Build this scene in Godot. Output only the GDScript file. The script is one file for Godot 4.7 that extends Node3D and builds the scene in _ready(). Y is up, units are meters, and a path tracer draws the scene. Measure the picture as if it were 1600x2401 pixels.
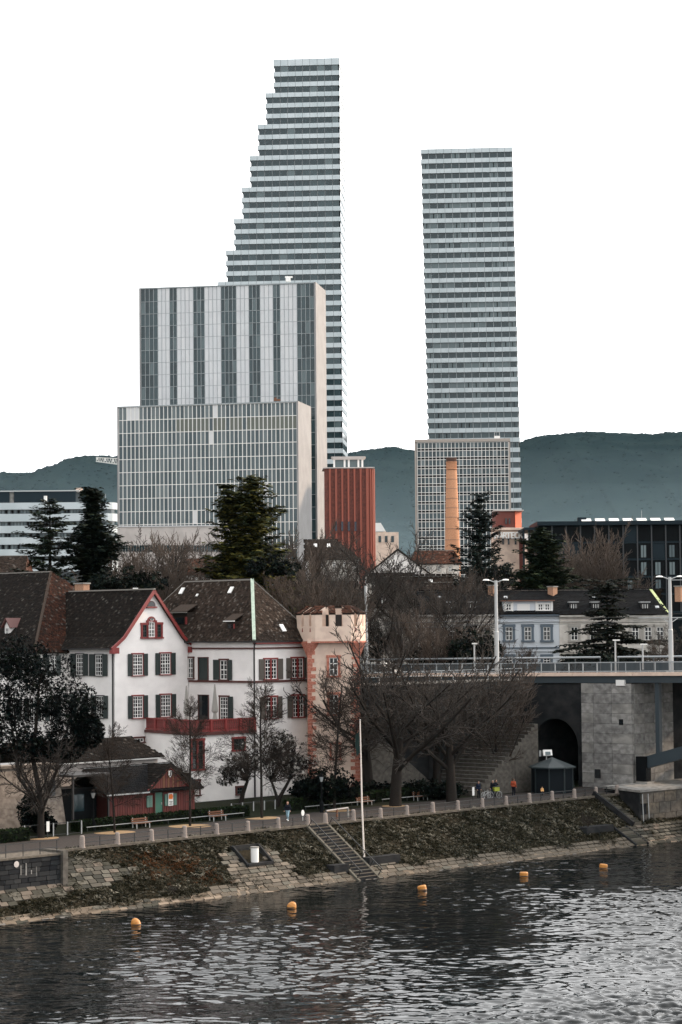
extends Node3D
# A river front: the far bank with its promenade and old house, a bridge head, and towers behind. Metres, y up, river surface at y = 0.
const F := 5200.0                      # focal length in photo pixels
const EYE := 21.5
const DV := Vector3(0.68, 0, -0.7332)  # along the bank, downstream
const NV := Vector3(-0.7332, 0, -0.68) # inland
const B0 := Vector3(-3.4, 0, -197.2)   # promenade edge
var cam: Camera3D
var org := {}
var names := {}
var M := {}
var rng := RandomNumberGenerator.new()
var ubox: ArrayMesh


class MB:
	var v := PackedVector3Array()
	var n := PackedVector3Array()
	var c := PackedColorArray()
	var col := Color.WHITE

	func tri(a: Vector3, b: Vector3, d: Vector3, out := Vector3.ZERO) -> void:
		var m := (d - a).cross(b - a)
		if out != Vector3.ZERO and m.dot(out) < 0.0:
			var k := b
			b = d
			d = k
			m = -m
		m = m.normalized()
		v.append(a); v.append(b); v.append(d)
		for i in 3:
			n.append(m); c.append(col)

	func quad(a: Vector3, b: Vector3, d: Vector3, e: Vector3, out := Vector3.ZERO) -> void:
		var m := (d - a).cross(b - a)
		if m.length_squared() < 1e-12:
			m = (e - a).cross(d - a)
		if out != Vector3.ZERO and m.dot(out) < 0.0:
			var k := b
			b = e
			e = k
			m = -m
		m = m.normalized()
		v.append(a); v.append(b); v.append(d); v.append(a); v.append(d); v.append(e)
		for i in 6:
			n.append(m); c.append(col)

	func squad(p: Array, q: Array) -> void: # quad with its own normals
		var face: Vector3 = (p[2] - p[0]).cross(p[1] - p[0])
		for i in ([0, 1, 2, 0, 2, 3] if face.dot(q[0] + q[2]) >= 0.0 else [0, 2, 1, 0, 3, 2]):
			v.append(p[i]); n.append(q[i]); c.append(col)

	func bx(o: Vector3, s: Vector3, b := Basis.IDENTITY) -> void:
		var x := b.x * s.x * 0.5
		var y := b.y * s.y * 0.5
		var z := b.z * s.z * 0.5
		quad(o + x - y - z, o + x + y - z, o + x + y + z, o + x - y + z, x)
		quad(o - x - y - z, o - x + y - z, o - x + y + z, o - x - y + z, -x)
		quad(o + y - x - z, o + y + x - z, o + y + x + z, o + y - x + z, y)
		quad(o - y - x - z, o - y + x - z, o - y + x + z, o - y - x + z, -y)
		quad(o + z - x - y, o + z + x - y, o + z + x + y, o + z - x + y, z)
		quad(o - z - x - y, o - z + x - y, o - z + x + y, o - z - x + y, -z)

	func bar(a: Vector3, b: Vector3, w: float, h: float, up := Vector3.UP) -> void:
		var z := (b - a).normalized()
		var x := up.cross(z)
		if x.length() < 0.01:
			x = Vector3.RIGHT.cross(z)
		x = x.normalized()
		bx((a + b) * 0.5, Vector3(w, h, a.distance_to(b)), Basis(x, z.cross(x), z))

	func tube(pts: Array, rad: Array, sides: int, cap := false) -> void:
		var prev := []
		var pn := []
		var x := Vector3.ZERO
		for i in pts.size():
			var d: Vector3 = (pts[min(i + 1, pts.size() - 1)] - pts[max(i - 1, 0)]).normalized()
			if x == Vector3.ZERO:
				x = d.cross(Vector3(0.31, 0.17, 0.93)).normalized()
			x = (x - d * x.dot(d)).normalized()
			var y := d.cross(x)
			var ring := []
			var rn := []
			for k in sides:
				var a := TAU * k / sides
				var q := x * cos(a) + y * sin(a)
				ring.append(pts[i] + q * rad[i])
				rn.append(q)
			if i:
				for k in sides:
					var l := (k + 1) % sides
					squad([prev[k], prev[l], ring[l], ring[k]], [pn[k], pn[l], rn[l], rn[k]])
			if cap and (i == 0 or i == pts.size() - 1):
				for k in range(1, sides - 1):
					tri(ring[0], ring[k], ring[k + 1], d if i else -d)
			prev = ring
			pn = rn

	func lathe(o: Vector3, prof: Array, sides: int, turn := 0.0) -> void: # profile of (radius, height), flat facets
		for i in prof.size() - 1:
			for k in sides:
				var a := turn + TAU * k / sides
				var b := turn + TAU * (k + 1) / sides
				var p := Vector3(cos(a), 0, sin(a))
				var q := Vector3(cos(b), 0, sin(b))
				var r0: float = prof[i].x
				var r1: float = prof[i + 1].x
				var y0 := Vector3(0, prof[i].y, 0)
				var y1 := Vector3(0, prof[i + 1].y, 0)
				if r0 < 1e-4:
					tri(o + y0, o + q * r1 + y1, o + p * r1 + y1, (p + q) + Vector3(0, (r0 - r1) / max(0.001, abs(prof[i + 1].y - prof[i].y)) * 2.0 * sign(prof[i + 1].y - prof[i].y), 0))
				elif r1 < 1e-4:
					tri(o + p * r0 + y0, o + q * r0 + y0, o + y1, (p + q) + Vector3.UP * 0.01)
				else:
					quad(o + p * r0 + y0, o + q * r0 + y0, o + q * r1 + y1, o + p * r1 + y1)
	
	func extr(poly: PackedVector2Array, o: Vector3, ux: Vector3, uy: Vector3, w: Vector3) -> void:
		var ix := Geometry2D.triangulate_polygon(poly)
		var mid := Vector2.ZERO
		for p in poly:
			mid += p / poly.size()
		for i in range(0, ix.size(), 3):
			var t := []
			for j in 3:
				t.append(o + ux * poly[ix[i + j]].x + uy * poly[ix[i + j]].y)
			tri(t[0], t[1], t[2], -w)
			tri(t[0] + w, t[1] + w, t[2] + w, w)
		var cw := Geometry2D.is_polygon_clockwise(poly)
		for i in poly.size():
			var a := poly[i]
			var b := poly[(i + 1) % poly.size()]
			var e := (b - a).orthogonal() * (1.0 if cw else -1.0)
			var out := ux * e.x + uy * e.y
			var pa := o + ux * a.x + uy * a.y
			var pb := o + ux * b.x + uy * b.y
			quad(pa, pb, pb + w, pa + w, out if out.length() > 1e-6 else Vector3.ZERO)

	func stamp(sv: PackedVector3Array, sn: PackedVector3Array, xf: Transform3D, tint: Color) -> void:
		v.append_array(xf * sv)
		n.append_array(Transform3D(xf.basis.orthonormalized()) * sn)
		var k := PackedColorArray()
		k.resize(sv.size())
		k.fill(tint)
		c.append_array(k)

	func mesh(o := Vector3.ZERO) -> ArrayMesh:
		var m := ArrayMesh.new()
		if v.is_empty():
			return m
		var a := []
		a.resize(Mesh.ARRAY_MAX)
		a[Mesh.ARRAY_VERTEX] = v if o == Vector3.ZERO else Transform3D(Basis.IDENTITY, -o) * v
		a[Mesh.ARRAY_NORMAL] = n
		a[Mesh.ARRAY_COLOR] = c
		m.add_surface_from_arrays(Mesh.PRIMITIVE_TRIANGLES, a)
		return m


func ray(px: float, py: float) -> Vector3:
	return cam.basis * Vector3((px - 800.0) / F, -(py - 1200.5) / F, -1.0)

func P(px: float, py: float, d: float) -> Vector3:      # the point seen there at depth d
	var r := ray(px, py)
	return Vector3(0, EYE, 0) + r * (d / -r.z)

func G(px: float, py: float, y: float) -> Vector3:      # the point seen there at height y
	var r := ray(px, py)
	return Vector3(0, EYE, 0) + r * ((y - EYE) / r.y)

func hit(px: float, py: float, p0: Vector3, nrm: Vector3) -> Vector3:
	var r := ray(px, py)
	return Vector3(0, EYE, 0) + r * ((p0 - Vector3(0, EYE, 0)).dot(nrm) / r.dot(nrm))

func W(s: float, t: float, y := 0.0) -> Vector3:        # along the bank, inland, up
	return B0 + DV * s + NV * t + Vector3(0, y, 0)

func st(p: Vector3) -> Vector2:
	var q := p - B0
	return Vector2(q.dot(DV), q.dot(NV))

func numbered(called: String) -> String:
	if not names.has(called):
		names[called] = 0
		return called
	names[called] += 1
	return "%s_%03d" % [called, names[called]]

func tag(o: Node, label: String, category: String, group := "") -> void:
	o.set_meta("label", label)
	o.set_meta("category", category)
	if group:
		o.set_meta("group", group)

func thing(called: String, label: String, category: String, at: Vector3, group := "") -> Node3D:
	var o := Node3D.new()
	o.name = numbered(called)
	add_child(o)
	o.position = at
	org[o] = at
	tag(o, label, category, group)
	return o

func part(parent: Node3D, called: String, mb: MB, mat: Material, label := "") -> MeshInstance3D:
	var o := MeshInstance3D.new()
	o.name = called
	o.mesh = mb.mesh(org[parent])
	o.material_override = mat
	parent.add_child(o, true)
	org[o] = org[parent]
	if label:
		o.set_meta("label", label)
	return o

func solo(called: String, mb: MB, mat: Material, label: String, category: String, at: Vector3, group := "") -> MeshInstance3D:
	var o := MeshInstance3D.new()
	o.name = numbered(called)
	o.mesh = mb.mesh(at)
	o.material_override = mat
	o.position = at
	add_child(o)
	org[o] = at
	tag(o, label, category, group)
	return o

func struct(called: String, mb: MB, mat: Material) -> MeshInstance3D:
	var o := MeshInstance3D.new()
	o.name = numbered(called)
	o.mesh = mb.mesh()
	o.material_override = mat
	add_child(o)
	org[o] = Vector3.ZERO
	o.set_meta("kind", "structure")
	return o

func piece(parent: Node3D, called: String, mesh: Mesh, mat: Material, xf: Transform3D) -> MeshInstance3D: # a shared mesh, placed in world axes
	var o := MeshInstance3D.new()
	o.name = called
	o.mesh = mesh
	o.material_override = mat
	xf.origin -= org[parent]
	o.transform = xf
	parent.add_child(o, true)
	return o

func many(parent: Node, called: String, mesh: Mesh, mat: Material, xfs: Array, cols := [], stuff := true) -> MultiMeshInstance3D:
	var mm := MultiMesh.new()
	mm.transform_format = MultiMesh.TRANSFORM_3D
	mm.use_colors = not cols.is_empty()
	mm.mesh = mesh
	mm.instance_count = xfs.size()
	var o3: Vector3 = org.get(parent, Vector3.ZERO)
	for i in xfs.size():
		var x: Transform3D = xfs[i]
		x.origin -= o3
		mm.set_instance_transform(i, x)
		if cols:
			mm.set_instance_color(i, cols[i])
	var o := MultiMeshInstance3D.new()
	o.name = called
	o.multimesh = mm
	o.material_override = mat
	if stuff:
		o.set_meta("kind", "stuff")
	parent.add_child(o, true)
	return o

func copy(src: Node3D, at: Vector3, yaw: float, size: float, label: String, group := "") -> Node3D:
	var o: Node3D = src.duplicate()
	var base := String(src.name)
	if base.length() > 4 and base.substr(base.length() - 3).is_valid_int():
		base = base.substr(0, base.length() - 4)
	o.name = numbered(base)
	add_child(o)
	o.transform = Transform3D(Basis(Vector3.UP, yaw).scaled(Vector3.ONE * size), at)
	o.set_meta("label", label)
	if group:
		o.set_meta("group", group)
	return o

func lin(r: float, g: float, b: float) -> Color:
	return Color(r, g, b).linear_to_srgb()

func mat(r: float, g: float, b: float, rough := 0.8, metal := 0.0) -> StandardMaterial3D:
	var m := StandardMaterial3D.new()
	m.albedo_color = lin(r, g, b)
	m.roughness = rough
	m.metallic = metal
	if rough >= 0.84:
		m.metallic_specular = 0.2
	m.cull_mode = BaseMaterial3D.CULL_DISABLED
	return m

func tinted(rough := 0.8, r := 1.0, g := 1.0, b := 1.0) -> StandardMaterial3D: # takes the colour of each copy or vertex
	var m := mat(r, g, b, rough)
	m.vertex_color_use_as_albedo = true
	m.metallic_specular = 0.15
	return m

func noise_tex(freq: float, octaves: int, seed_: int, lo: Color, hi: Color, a := 0.3, b := 0.7, kind := FastNoiseLite.TYPE_SIMPLEX_SMOOTH, size := 256) -> NoiseTexture2D:
	var f := FastNoiseLite.new()
	f.noise_type = kind
	f.frequency = freq
	f.fractal_octaves = octaves
	f.seed = seed_
	var g := Gradient.new()
	g.offsets = PackedFloat32Array([a, b])
	g.colors = PackedColorArray([lo, hi])
	var t := NoiseTexture2D.new()
	t.width = size
	t.height = size
	t.seamless = true
	t.noise = f
	t.color_ramp = g
	return t

func speckled(lo: Array, hi: Array, metres: float, rough := 0.85, seed_ := 1, freq := 0.02, relief := 0.0) -> StandardMaterial3D:
	var m := mat(1, 1, 1, rough)
	m.albedo_texture = noise_tex(freq, 5, seed_, lin(lo[0], lo[1], lo[2]), lin(hi[0], hi[1], hi[2]))
	m.uv1_triplanar = true
	m.uv1_world_triplanar = true
	m.uv1_scale = Vector3.ONE / metres
	if relief > 0.0:
		m.heightmap_enabled = true
		m.heightmap_scale = relief
		m.heightmap_texture = noise_tex(freq * 2.5, 4, seed_ + 7, Color.BLACK, Color.WHITE, 0.2, 0.8)
	return m


func materials() -> void:
	M.plaster = speckled([0.74, 0.71, 0.69], [0.84, 0.81, 0.785], 9.0, 0.9, 3, 0.015)
	M.plaster_pink = speckled([0.60, 0.46, 0.38], [0.70, 0.55, 0.45], 6.0, 0.9, 4, 0.015)
	M.sandstone_red = speckled([0.36, 0.135, 0.095], [0.52, 0.22, 0.16], 2.0, 0.85, 5, 0.03)
	M.red_paint = mat(0.19, 0.022, 0.02, 0.5)
	M.dark_red = mat(0.075, 0.018, 0.014, 0.6)
	M.shutter = mat(0.018, 0.028, 0.026, 0.55)
	M.shutter_grey = mat(0.085, 0.072, 0.06, 0.7)
	M.white_paint = mat(0.78, 0.77, 0.74, 0.5)
	M.glass_dark = mat(0.012, 0.015, 0.017, 0.08)
	M.copper = speckled([0.30, 0.38, 0.30], [0.45, 0.52, 0.42], 2.0, 0.6, 6)
	M.roof_under = mat(0.03, 0.024, 0.02, 0.9)
	M.tile = tinted(0.85)
	M.gutter = mat(0.02, 0.018, 0.018, 0.5)
	M.asphalt = speckled([0.036, 0.031, 0.029], [0.055, 0.048, 0.044], 3.0, 0.9, 8, 0.05)
	M.granite = speckled([0.20, 0.17, 0.15], [0.34, 0.29, 0.26], 1.0, 0.85, 9, 0.06)
	M.iron = mat(0.022, 0.024, 0.025, 0.5, 0.3)
	M.pale_metal = mat(0.42, 0.43, 0.43, 0.45, 0.2)
	M.concrete = speckled([0.17, 0.165, 0.155], [0.30, 0.29, 0.27], 7.0, 0.9, 10, 0.02, 2.0)
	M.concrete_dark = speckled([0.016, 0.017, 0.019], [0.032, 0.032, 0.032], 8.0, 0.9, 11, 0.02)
	M.earth = speckled([0.012, 0.010, 0.006], [0.03, 0.024, 0.015], 3.0, 0.95, 12, 0.04)
	M.lawn = speckled([0.007, 0.009, 0.005], [0.018, 0.021, 0.010], 4.0, 0.95, 13, 0.05)
	M.bark = speckled([0.014, 0.012, 0.0105], [0.040, 0.034, 0.030], 0.8, 0.9, 14, 0.05)
	M.twig_dark = mat(0.034, 0.027, 0.023, 0.9)
	M.twig = mat(0.046, 0.040, 0.036, 0.9)
	M.twig_pale = mat(0.078, 0.062, 0.052, 0.9)
	M.leaf = tinted(0.7)
	M.steel_blue = mat(0.028, 0.042, 0.052, 0.55, 0.1)
	M.black_metal = mat(0.008, 0.009, 0.010, 0.4)
	M.wood = mat(0.135, 0.05, 0.02, 0.6)
	M.band_white = speckled([0.45, 0.51, 0.53], [0.53, 0.585, 0.605], 40.0, 0.45, 15)
	M.tower_glass = mat(0.016, 0.034, 0.040, 0.1)
	M.tower_glass_b = mat(0.034, 0.060, 0.068, 0.12)
	M.tower_glass_c = mat(0.090, 0.125, 0.132, 0.2)
	M.pane_a = mat(0.045, 0.070, 0.080, 0.12)
	M.pane_b = mat(0.070, 0.100, 0.110, 0.15)
	M.pane_c = mat(0.115, 0.145, 0.152, 0.2)
	M.pane_warm = mat(0.10, 0.112, 0.092, 0.2)
	M.joint = mat(0.10, 0.115, 0.12, 0.6)
	M.mullion = mat(0.30, 0.33, 0.34, 0.5)
	M.panel = [speckled([0.54, 0.55, 0.56], [0.59, 0.60, 0.61], 30.0, 0.4, 16), mat(0.60, 0.605, 0.61, 0.4), mat(0.56, 0.575, 0.585, 0.4)]
	M.end_wall = speckled([0.225, 0.22, 0.22], [0.265, 0.26, 0.26], 30.0, 0.8, 17)
	M.stone_wall = speckled([0.44, 0.40, 0.375], [0.54, 0.49, 0.46], 30.0, 0.7, 17)
	M.sand = speckled([0.26, 0.17, 0.09], [0.36, 0.25, 0.15], 1.5, 0.95, 18, 0.05)
	M.brick = speckled([0.30, 0.17, 0.11], [0.42, 0.26, 0.18], 2.0, 0.9, 19, 0.05)
	M.pole_paint = mat(0.74, 0.66, 0.60, 0.5)
	M.buoy = speckled([0.36, 0.14, 0.02], [0.52, 0.22, 0.035], 0.5, 0.5, 24, 0.05)
	M.rail_pale = mat(0.30, 0.33, 0.35, 0.4, 0.2)
	M.concrete_b = speckled([0.19, 0.185, 0.175], [0.33, 0.32, 0.305], 5.0, 0.9, 51, 0.03)
	M.concrete_c = speckled([0.14, 0.135, 0.13], [0.26, 0.255, 0.245], 6.0, 0.9, 52, 0.03)
	M.concrete_d = speckled([0.075, 0.068, 0.06], [0.125, 0.115, 0.10], 4.0, 0.9, 53, 0.03)
	M.concrete_e = speckled([0.085, 0.075, 0.062], [0.15, 0.13, 0.105], 4.0, 0.9, 54, 0.03)
	M.kiosk_roof = mat(0.014, 0.024, 0.027, 0.55, 0.1)
	M.kiosk_wall = mat(0.012, 0.015, 0.018, 0.7)
	M.house_cream = speckled([0.56, 0.52, 0.47], [0.66, 0.62, 0.57], 7.0, 0.9, 55, 0.02)
	M.house_cream2 = speckled([0.50, 0.48, 0.44], [0.60, 0.575, 0.53], 7.0, 0.9, 56, 0.02)
	M.house_blue = mat(0.58, 0.615, 0.65, 0.85)
	M.house_blue_dark = mat(0.105, 0.135, 0.165, 0.8)
	M.house_trim = mat(0.36, 0.34, 0.31, 0.85)
	M.roof_rust = mat(0.20, 0.095, 0.065, 0.8)
	M.copper_yellow = mat(0.40, 0.46, 0.20, 0.6)
	M.rust_a = speckled([0.115, 0.036, 0.027], [0.175, 0.054, 0.038], 6.0, 0.75, 57, 0.03)
	M.frame_stone = mat(0.36, 0.315, 0.28, 0.8)
	M.slit = mat(0.02, 0.022, 0.035, 0.2)
	M.rust_b = mat(0.30, 0.085, 0.055, 0.7)
	M.rust_dark = mat(0.145, 0.04, 0.03, 0.8)
	M.brick_orange = speckled([0.46, 0.235, 0.135], [0.58, 0.31, 0.185], 3.0, 0.9, 58, 0.04)
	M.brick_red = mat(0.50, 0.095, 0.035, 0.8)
	M.brick_sooty = mat(0.085, 0.05, 0.04, 0.9)
	M.dark_clad = mat(0.018, 0.026, 0.032, 0.4)
	M.black_clad = mat(0.008, 0.011, 0.013, 0.6)
	for q in [M.dark_clad, M.black_metal, M.black_clad, M.kiosk_wall]:
		q.metallic_specular = 0.1
	M.mullion_dark = mat(0.035, 0.038, 0.042, 0.5)
	M.roof_brown = speckled([0.03, 0.022, 0.017], [0.07, 0.052, 0.042], 1.2, 0.9, 20, 0.06)
	M.cloth = mat(0.36, 0.345, 0.32, 0.9)
	M.red_plank = mat(0.125, 0.024, 0.019, 0.75)
	M.red_plank_b = mat(0.095, 0.019, 0.016, 0.75)
	M.wood_dark = mat(0.13, 0.05, 0.025, 0.8)
	M.green_paint = mat(0.035, 0.14, 0.095, 0.5)
	M.green_pale = mat(0.12, 0.22, 0.18, 0.6)
	M.orange = mat(0.75, 0.17, 0.02, 0.6)
	M.rampart = speckled([0.16, 0.135, 0.115], [0.30, 0.26, 0.225], 4.0, 0.95, 22, 0.03)
	M.glass_pale = mat(0.35, 0.37, 0.38, 0.15)


# thin bright overcast: brightest round the veiled sun, dimmer behind the viewer
func sky_picture(sun_dir: Vector3) -> ImageTexture:
	var w := 512
	var h := 256
	var im := Image.create(w, h, false, Image.FORMAT_RGBAF)
	var nz := FastNoiseLite.new()
	nz.frequency = 2.2
	nz.fractal_octaves = 4
	for j in h:
		var v := PI * (0.5 - (j + 0.5) / h)
		for i in w:
			var u := TAU * (i + 0.5) / w
			var d := Vector3(sin(u) * cos(v), sin(v), -cos(u) * cos(v))
			var c := d.dot(sun_dir)
			var k := 0.93 + 0.95 * pow((1.0 + c) * 0.5, 3.0)
			k *= 1.0 + 0.12 * nz.get_noise_3d(d.x, d.y * 2.5, d.z)
			var glow := 1.25 * exp(-pow(acos(clampf(c, -1.0, 1.0)) / 0.5, 2.0))
			var low_cloud := exp(-pow((rad_to_deg(u) - 351.2) / 1.9, 2.0) - pow((rad_to_deg(v) - 5.9) / 0.9, 2.0)) if u > PI else 0.0
			k *= 1.0 - 0.62 * low_cloud * (0.8 + 0.5 * nz.get_noise_3d(d.x * 9.0, d.y * 40.0, d.z * 9.0))
			var cool := Color(0.985, 0.99, 1.0).lerp(Color(1.0, 0.965, 0.90), low_cloud) * k
			im.set_pixel(i, j, Color(cool.r + glow, cool.g + glow * 0.93, cool.b + glow * 0.82))
	return ImageTexture.create_from_image(im)


func _ready() -> void:
	rng.seed = 20240
	cam = Camera3D.new()
	cam.name = "camera"
	var pitch := atan((1480.0 - 1200.5) / F)
	cam.fov = rad_to_deg(2.0 * atan(1200.5 / F))
	cam.near = 1.0
	cam.far = 12000.0
	add_child(cam)
	cam.transform = Transform3D(Basis(Vector3.RIGHT, pitch) * Basis(Vector3.BACK, deg_to_rad(-0.5)), Vector3(0, EYE, 0))
	cam.current = true
	var env := WorldEnvironment.new()
	env.name = "environment"
	var e := Environment.new()
	e.background_mode = Environment.BG_SKY
	e.tonemap_mode = Environment.TONE_MAPPER_LINEAR
	e.tonemap_exposure = EXPOSURE
	e.sdfgi_enabled = true
	e.ssao_enabled = true
	e.ssil_enabled = true
	var sky := Sky.new()
	var az := deg_to_rad(57.0)
	var el := deg_to_rad(22.0)
	var sun_dir := Vector3(sin(az) * cos(el), sin(el), -cos(az) * cos(el))
	var pano := PanoramaSkyMaterial.new()
	pano.panorama = sky_picture(sun_dir)
	sky.sky_material = pano
	e.sky = sky
	e.volumetric_fog_enabled = true
	e.volumetric_fog_density = 0.0
	e.fog_enabled = FOG > 0.0
	e.fog_density = FOG
	e.fog_light_color = Color(0.70, 0.93, 1.0)
	env.environment = e
	add_child(env)
	var sun := DirectionalLight3D.new()
	sun.name = "sun"
	sun.light_energy = 0.85
	sun.light_color = Color(1.0, 0.88, 0.76)
	sun.light_angular_distance = 3.0
	sun.shadow_enabled = true
	add_child(sun)
	sun.look_at_from_position(Vector3.ZERO, -sun_dir)
	materials()
	var ub := MB.new()
	ub.bx(Vector3.ZERO, Vector3.ONE)
	ubox = ub.mesh()
	water()
	ground()
	hills()
	towers()
	background_town()
	bank()
	promenade()
	old_house()
	bridge()
	row_houses()
	trees()
	small_things()

const EXPOSURE := 1.6
const FOG := 0.000005


func edge_t(s: float) -> float:                         # where the river meets the bank
	return -5.1 - (s + 38.0) * 0.0294


func hgt(s: float, t: float) -> float:                  # the land behind the promenade
	var low := 4.4 + 0.6 * smoothstep(9.0, 16.0, t) + 5.5 * smoothstep(32.0, 60.0, t) + 3.0 * smoothstep(60.0, 200.0, t)
	var high := 4.4 + 10.6 * smoothstep(17.5, 18.0, t)
	return lerpf(low, high, smoothstep(23.0, 26.0, s) * (1.0 - smoothstep(120.0, 200.0, t)))


func sheet(xs: Array, zs: Array, at: Callable) -> MB:    # a smooth grid
	var mb := MB.new()
	var p := []
	for i in xs.size():
		var row := []
		for j in zs.size():
			row.append(at.call(xs[i], zs[j]))
		p.append(row)
	var q := []
	for i in xs.size():
		var row := []
		for j in zs.size():
			var a: Vector3 = p[min(i + 1, xs.size() - 1)][j] - p[max(i - 1, 0)][j]
			var b: Vector3 = p[i][min(j + 1, zs.size() - 1)] - p[i][max(j - 1, 0)]
			var m := a.cross(b).normalized()
			row.append(m if m.y > 0.0 else -m)
		q.append(row)
	for i in xs.size() - 1:
		for j in zs.size() - 1:
			mb.squad([p[i][j], p[i + 1][j], p[i + 1][j + 1], p[i][j + 1]], [q[i][j], q[i + 1][j], q[i + 1][j + 1], q[i][j + 1]])
	return mb


func water() -> void:
	var m := mat(0.004, 0.0055, 0.006, 0.015)
	m.metallic_specular = 0.27
	m.heightmap_enabled = true
	m.heightmap_scale = 0.7
	m.heightmap_texture = noise_tex(0.02, 4, 31, Color.BLACK, Color.WHITE, 0.1, 0.9, FastNoiseLite.TYPE_SIMPLEX_SMOOTH, 512)
	m.uv1_triplanar = true
	m.uv1_world_triplanar = true
	m.uv1_scale = Vector3(1.0 / 11.0, 1.0 / 11.0, 1.0 / 8.0)
	var w := FastNoiseLite.new()
	w.noise_type = FastNoiseLite.TYPE_SIMPLEX_SMOOTH
	w.fractal_type = FastNoiseLite.FRACTAL_NONE
	w.frequency = 1.0
	var nz := 820
	var nx := 400
	var h := PackedFloat32Array()
	h.resize(nz * nx)
	var v := PackedVector3Array()
	v.resize(nz * nx)
	for j in nz:
		var z := -96.0 - 150.0 * j / (nz - 1)
		var half := -z * 0.16 + 14.0
		for i in nx:
			var x := lerpf(-half, half, i / float(nx - 1))
			var q := (Vector3(x, 0, z) - B0)
			var off := edge_t(q.dot(DV)) - q.dot(NV)     # metres out from the bank
			var calm := lerpf(0.40, 1.75, smoothstep(3.0, 80.0, off + 14.0 * w.get_noise_2d(x * 0.03, z * 0.03)))
			var a := w.get_noise_3d(x * 0.06 + z * 0.02, z * 0.10, 0.0)
			var y := a * 0.05
			var gust := clampf(0.75 + 0.9 * w.get_noise_3d(x * 0.035, z * 0.05, 40.0), 0.25, 1.5) * calm
			y += gust * 0.085 * w.get_noise_3d(x * 0.20 + z * 0.05, z * 0.40, 5.0)
			y += gust * 0.070 * (1.0 - 2.0 * absf(w.get_noise_3d(x * 0.46 - z * 0.08, z * 0.80, 7.0)))
			y += gust * 0.048 * w.get_noise_3d(x * 1.0 + 0.2 * z, z * 1.35, 13.0)
			v[j * nx + i] = Vector3(x, y - 0.03, z)
	var nn := PackedVector3Array()
	nn.resize(nz * nx)
	var ix := PackedInt32Array()
	for j in nz:
		for i in nx:
			var a := v[j * nx + mini(i + 1, nx - 1)] - v[j * nx + maxi(i - 1, 0)]
			var b := v[mini(j + 1, nz - 1) * nx + i] - v[maxi(j - 1, 0) * nx + i]
			nn[j * nx + i] = a.cross(b).normalized() * (1.0 if a.cross(b).y > 0.0 else -1.0)
			if i < nx - 1 and j < nz - 1:
				var k := j * nx + i
				ix.append_array([k, k + nx, k + 1, k + 1, k + nx, k + nx + 1])
	var arr := []
	arr.resize(Mesh.ARRAY_MAX)
	arr[Mesh.ARRAY_VERTEX] = v
	arr[Mesh.ARRAY_NORMAL] = nn
	arr[Mesh.ARRAY_INDEX] = ix
	var me := ArrayMesh.new()
	me.add_surface_from_arrays(Mesh.PRIMITIVE_TRIANGLES, arr)
	var o := MeshInstance3D.new()
	o.name = numbered("river_water")
	o.mesh = me
	o.material_override = m
	o.set_meta("kind", "structure")
	add_child(o)
	var mb := MB.new()
	mb.quad(W(-500, 0, -0.35), W(900, 0, -0.35), W(900, -420, -0.35), W(-500, -420, -0.35), Vector3.UP)
	struct("river_water", mb, m)


func ground() -> void:
	var ss := [-400.0, -150.0, -80.0, -50.0, -30.0, -10.0, 5.0, 15.0, 22.0, 23.5, 25.0, 26.5, 40.0, 60.0, 100.0, 250.0, 700.0]
	var ts := [0.0, 4.0, 9.0, 12.0, 16.0, 17.4, 17.9, 18.2, 25.0, 33.0, 40.0, 50.0, 60.0, 90.0, 130.0, 200.0, 400.0, 900.0]
	struct("ground", sheet(ss, ts, func(s, t): return W(s, t, hgt(s, t))), M.lawn)
	var far := MB.new()
	for r in [[-9000.0, 9000.0, -420.0, -12000.0]]:
		far.quad(Vector3(r[0], 12.0, r[2]), Vector3(r[1], 12.0, r[2]), Vector3(r[1], 12.0, r[3]), Vector3(r[0], 12.0, r[3]), Vector3.UP)
	struct("ground", far, M.lawn)
	var near := MB.new()                                # the bank the photograph was taken from
	near.quad(Vector3(-300, 0.3, 90), Vector3(300, 0.3, 90), Vector3(300, 16, 3), Vector3(-300, 16, 3), Vector3.UP)


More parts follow.
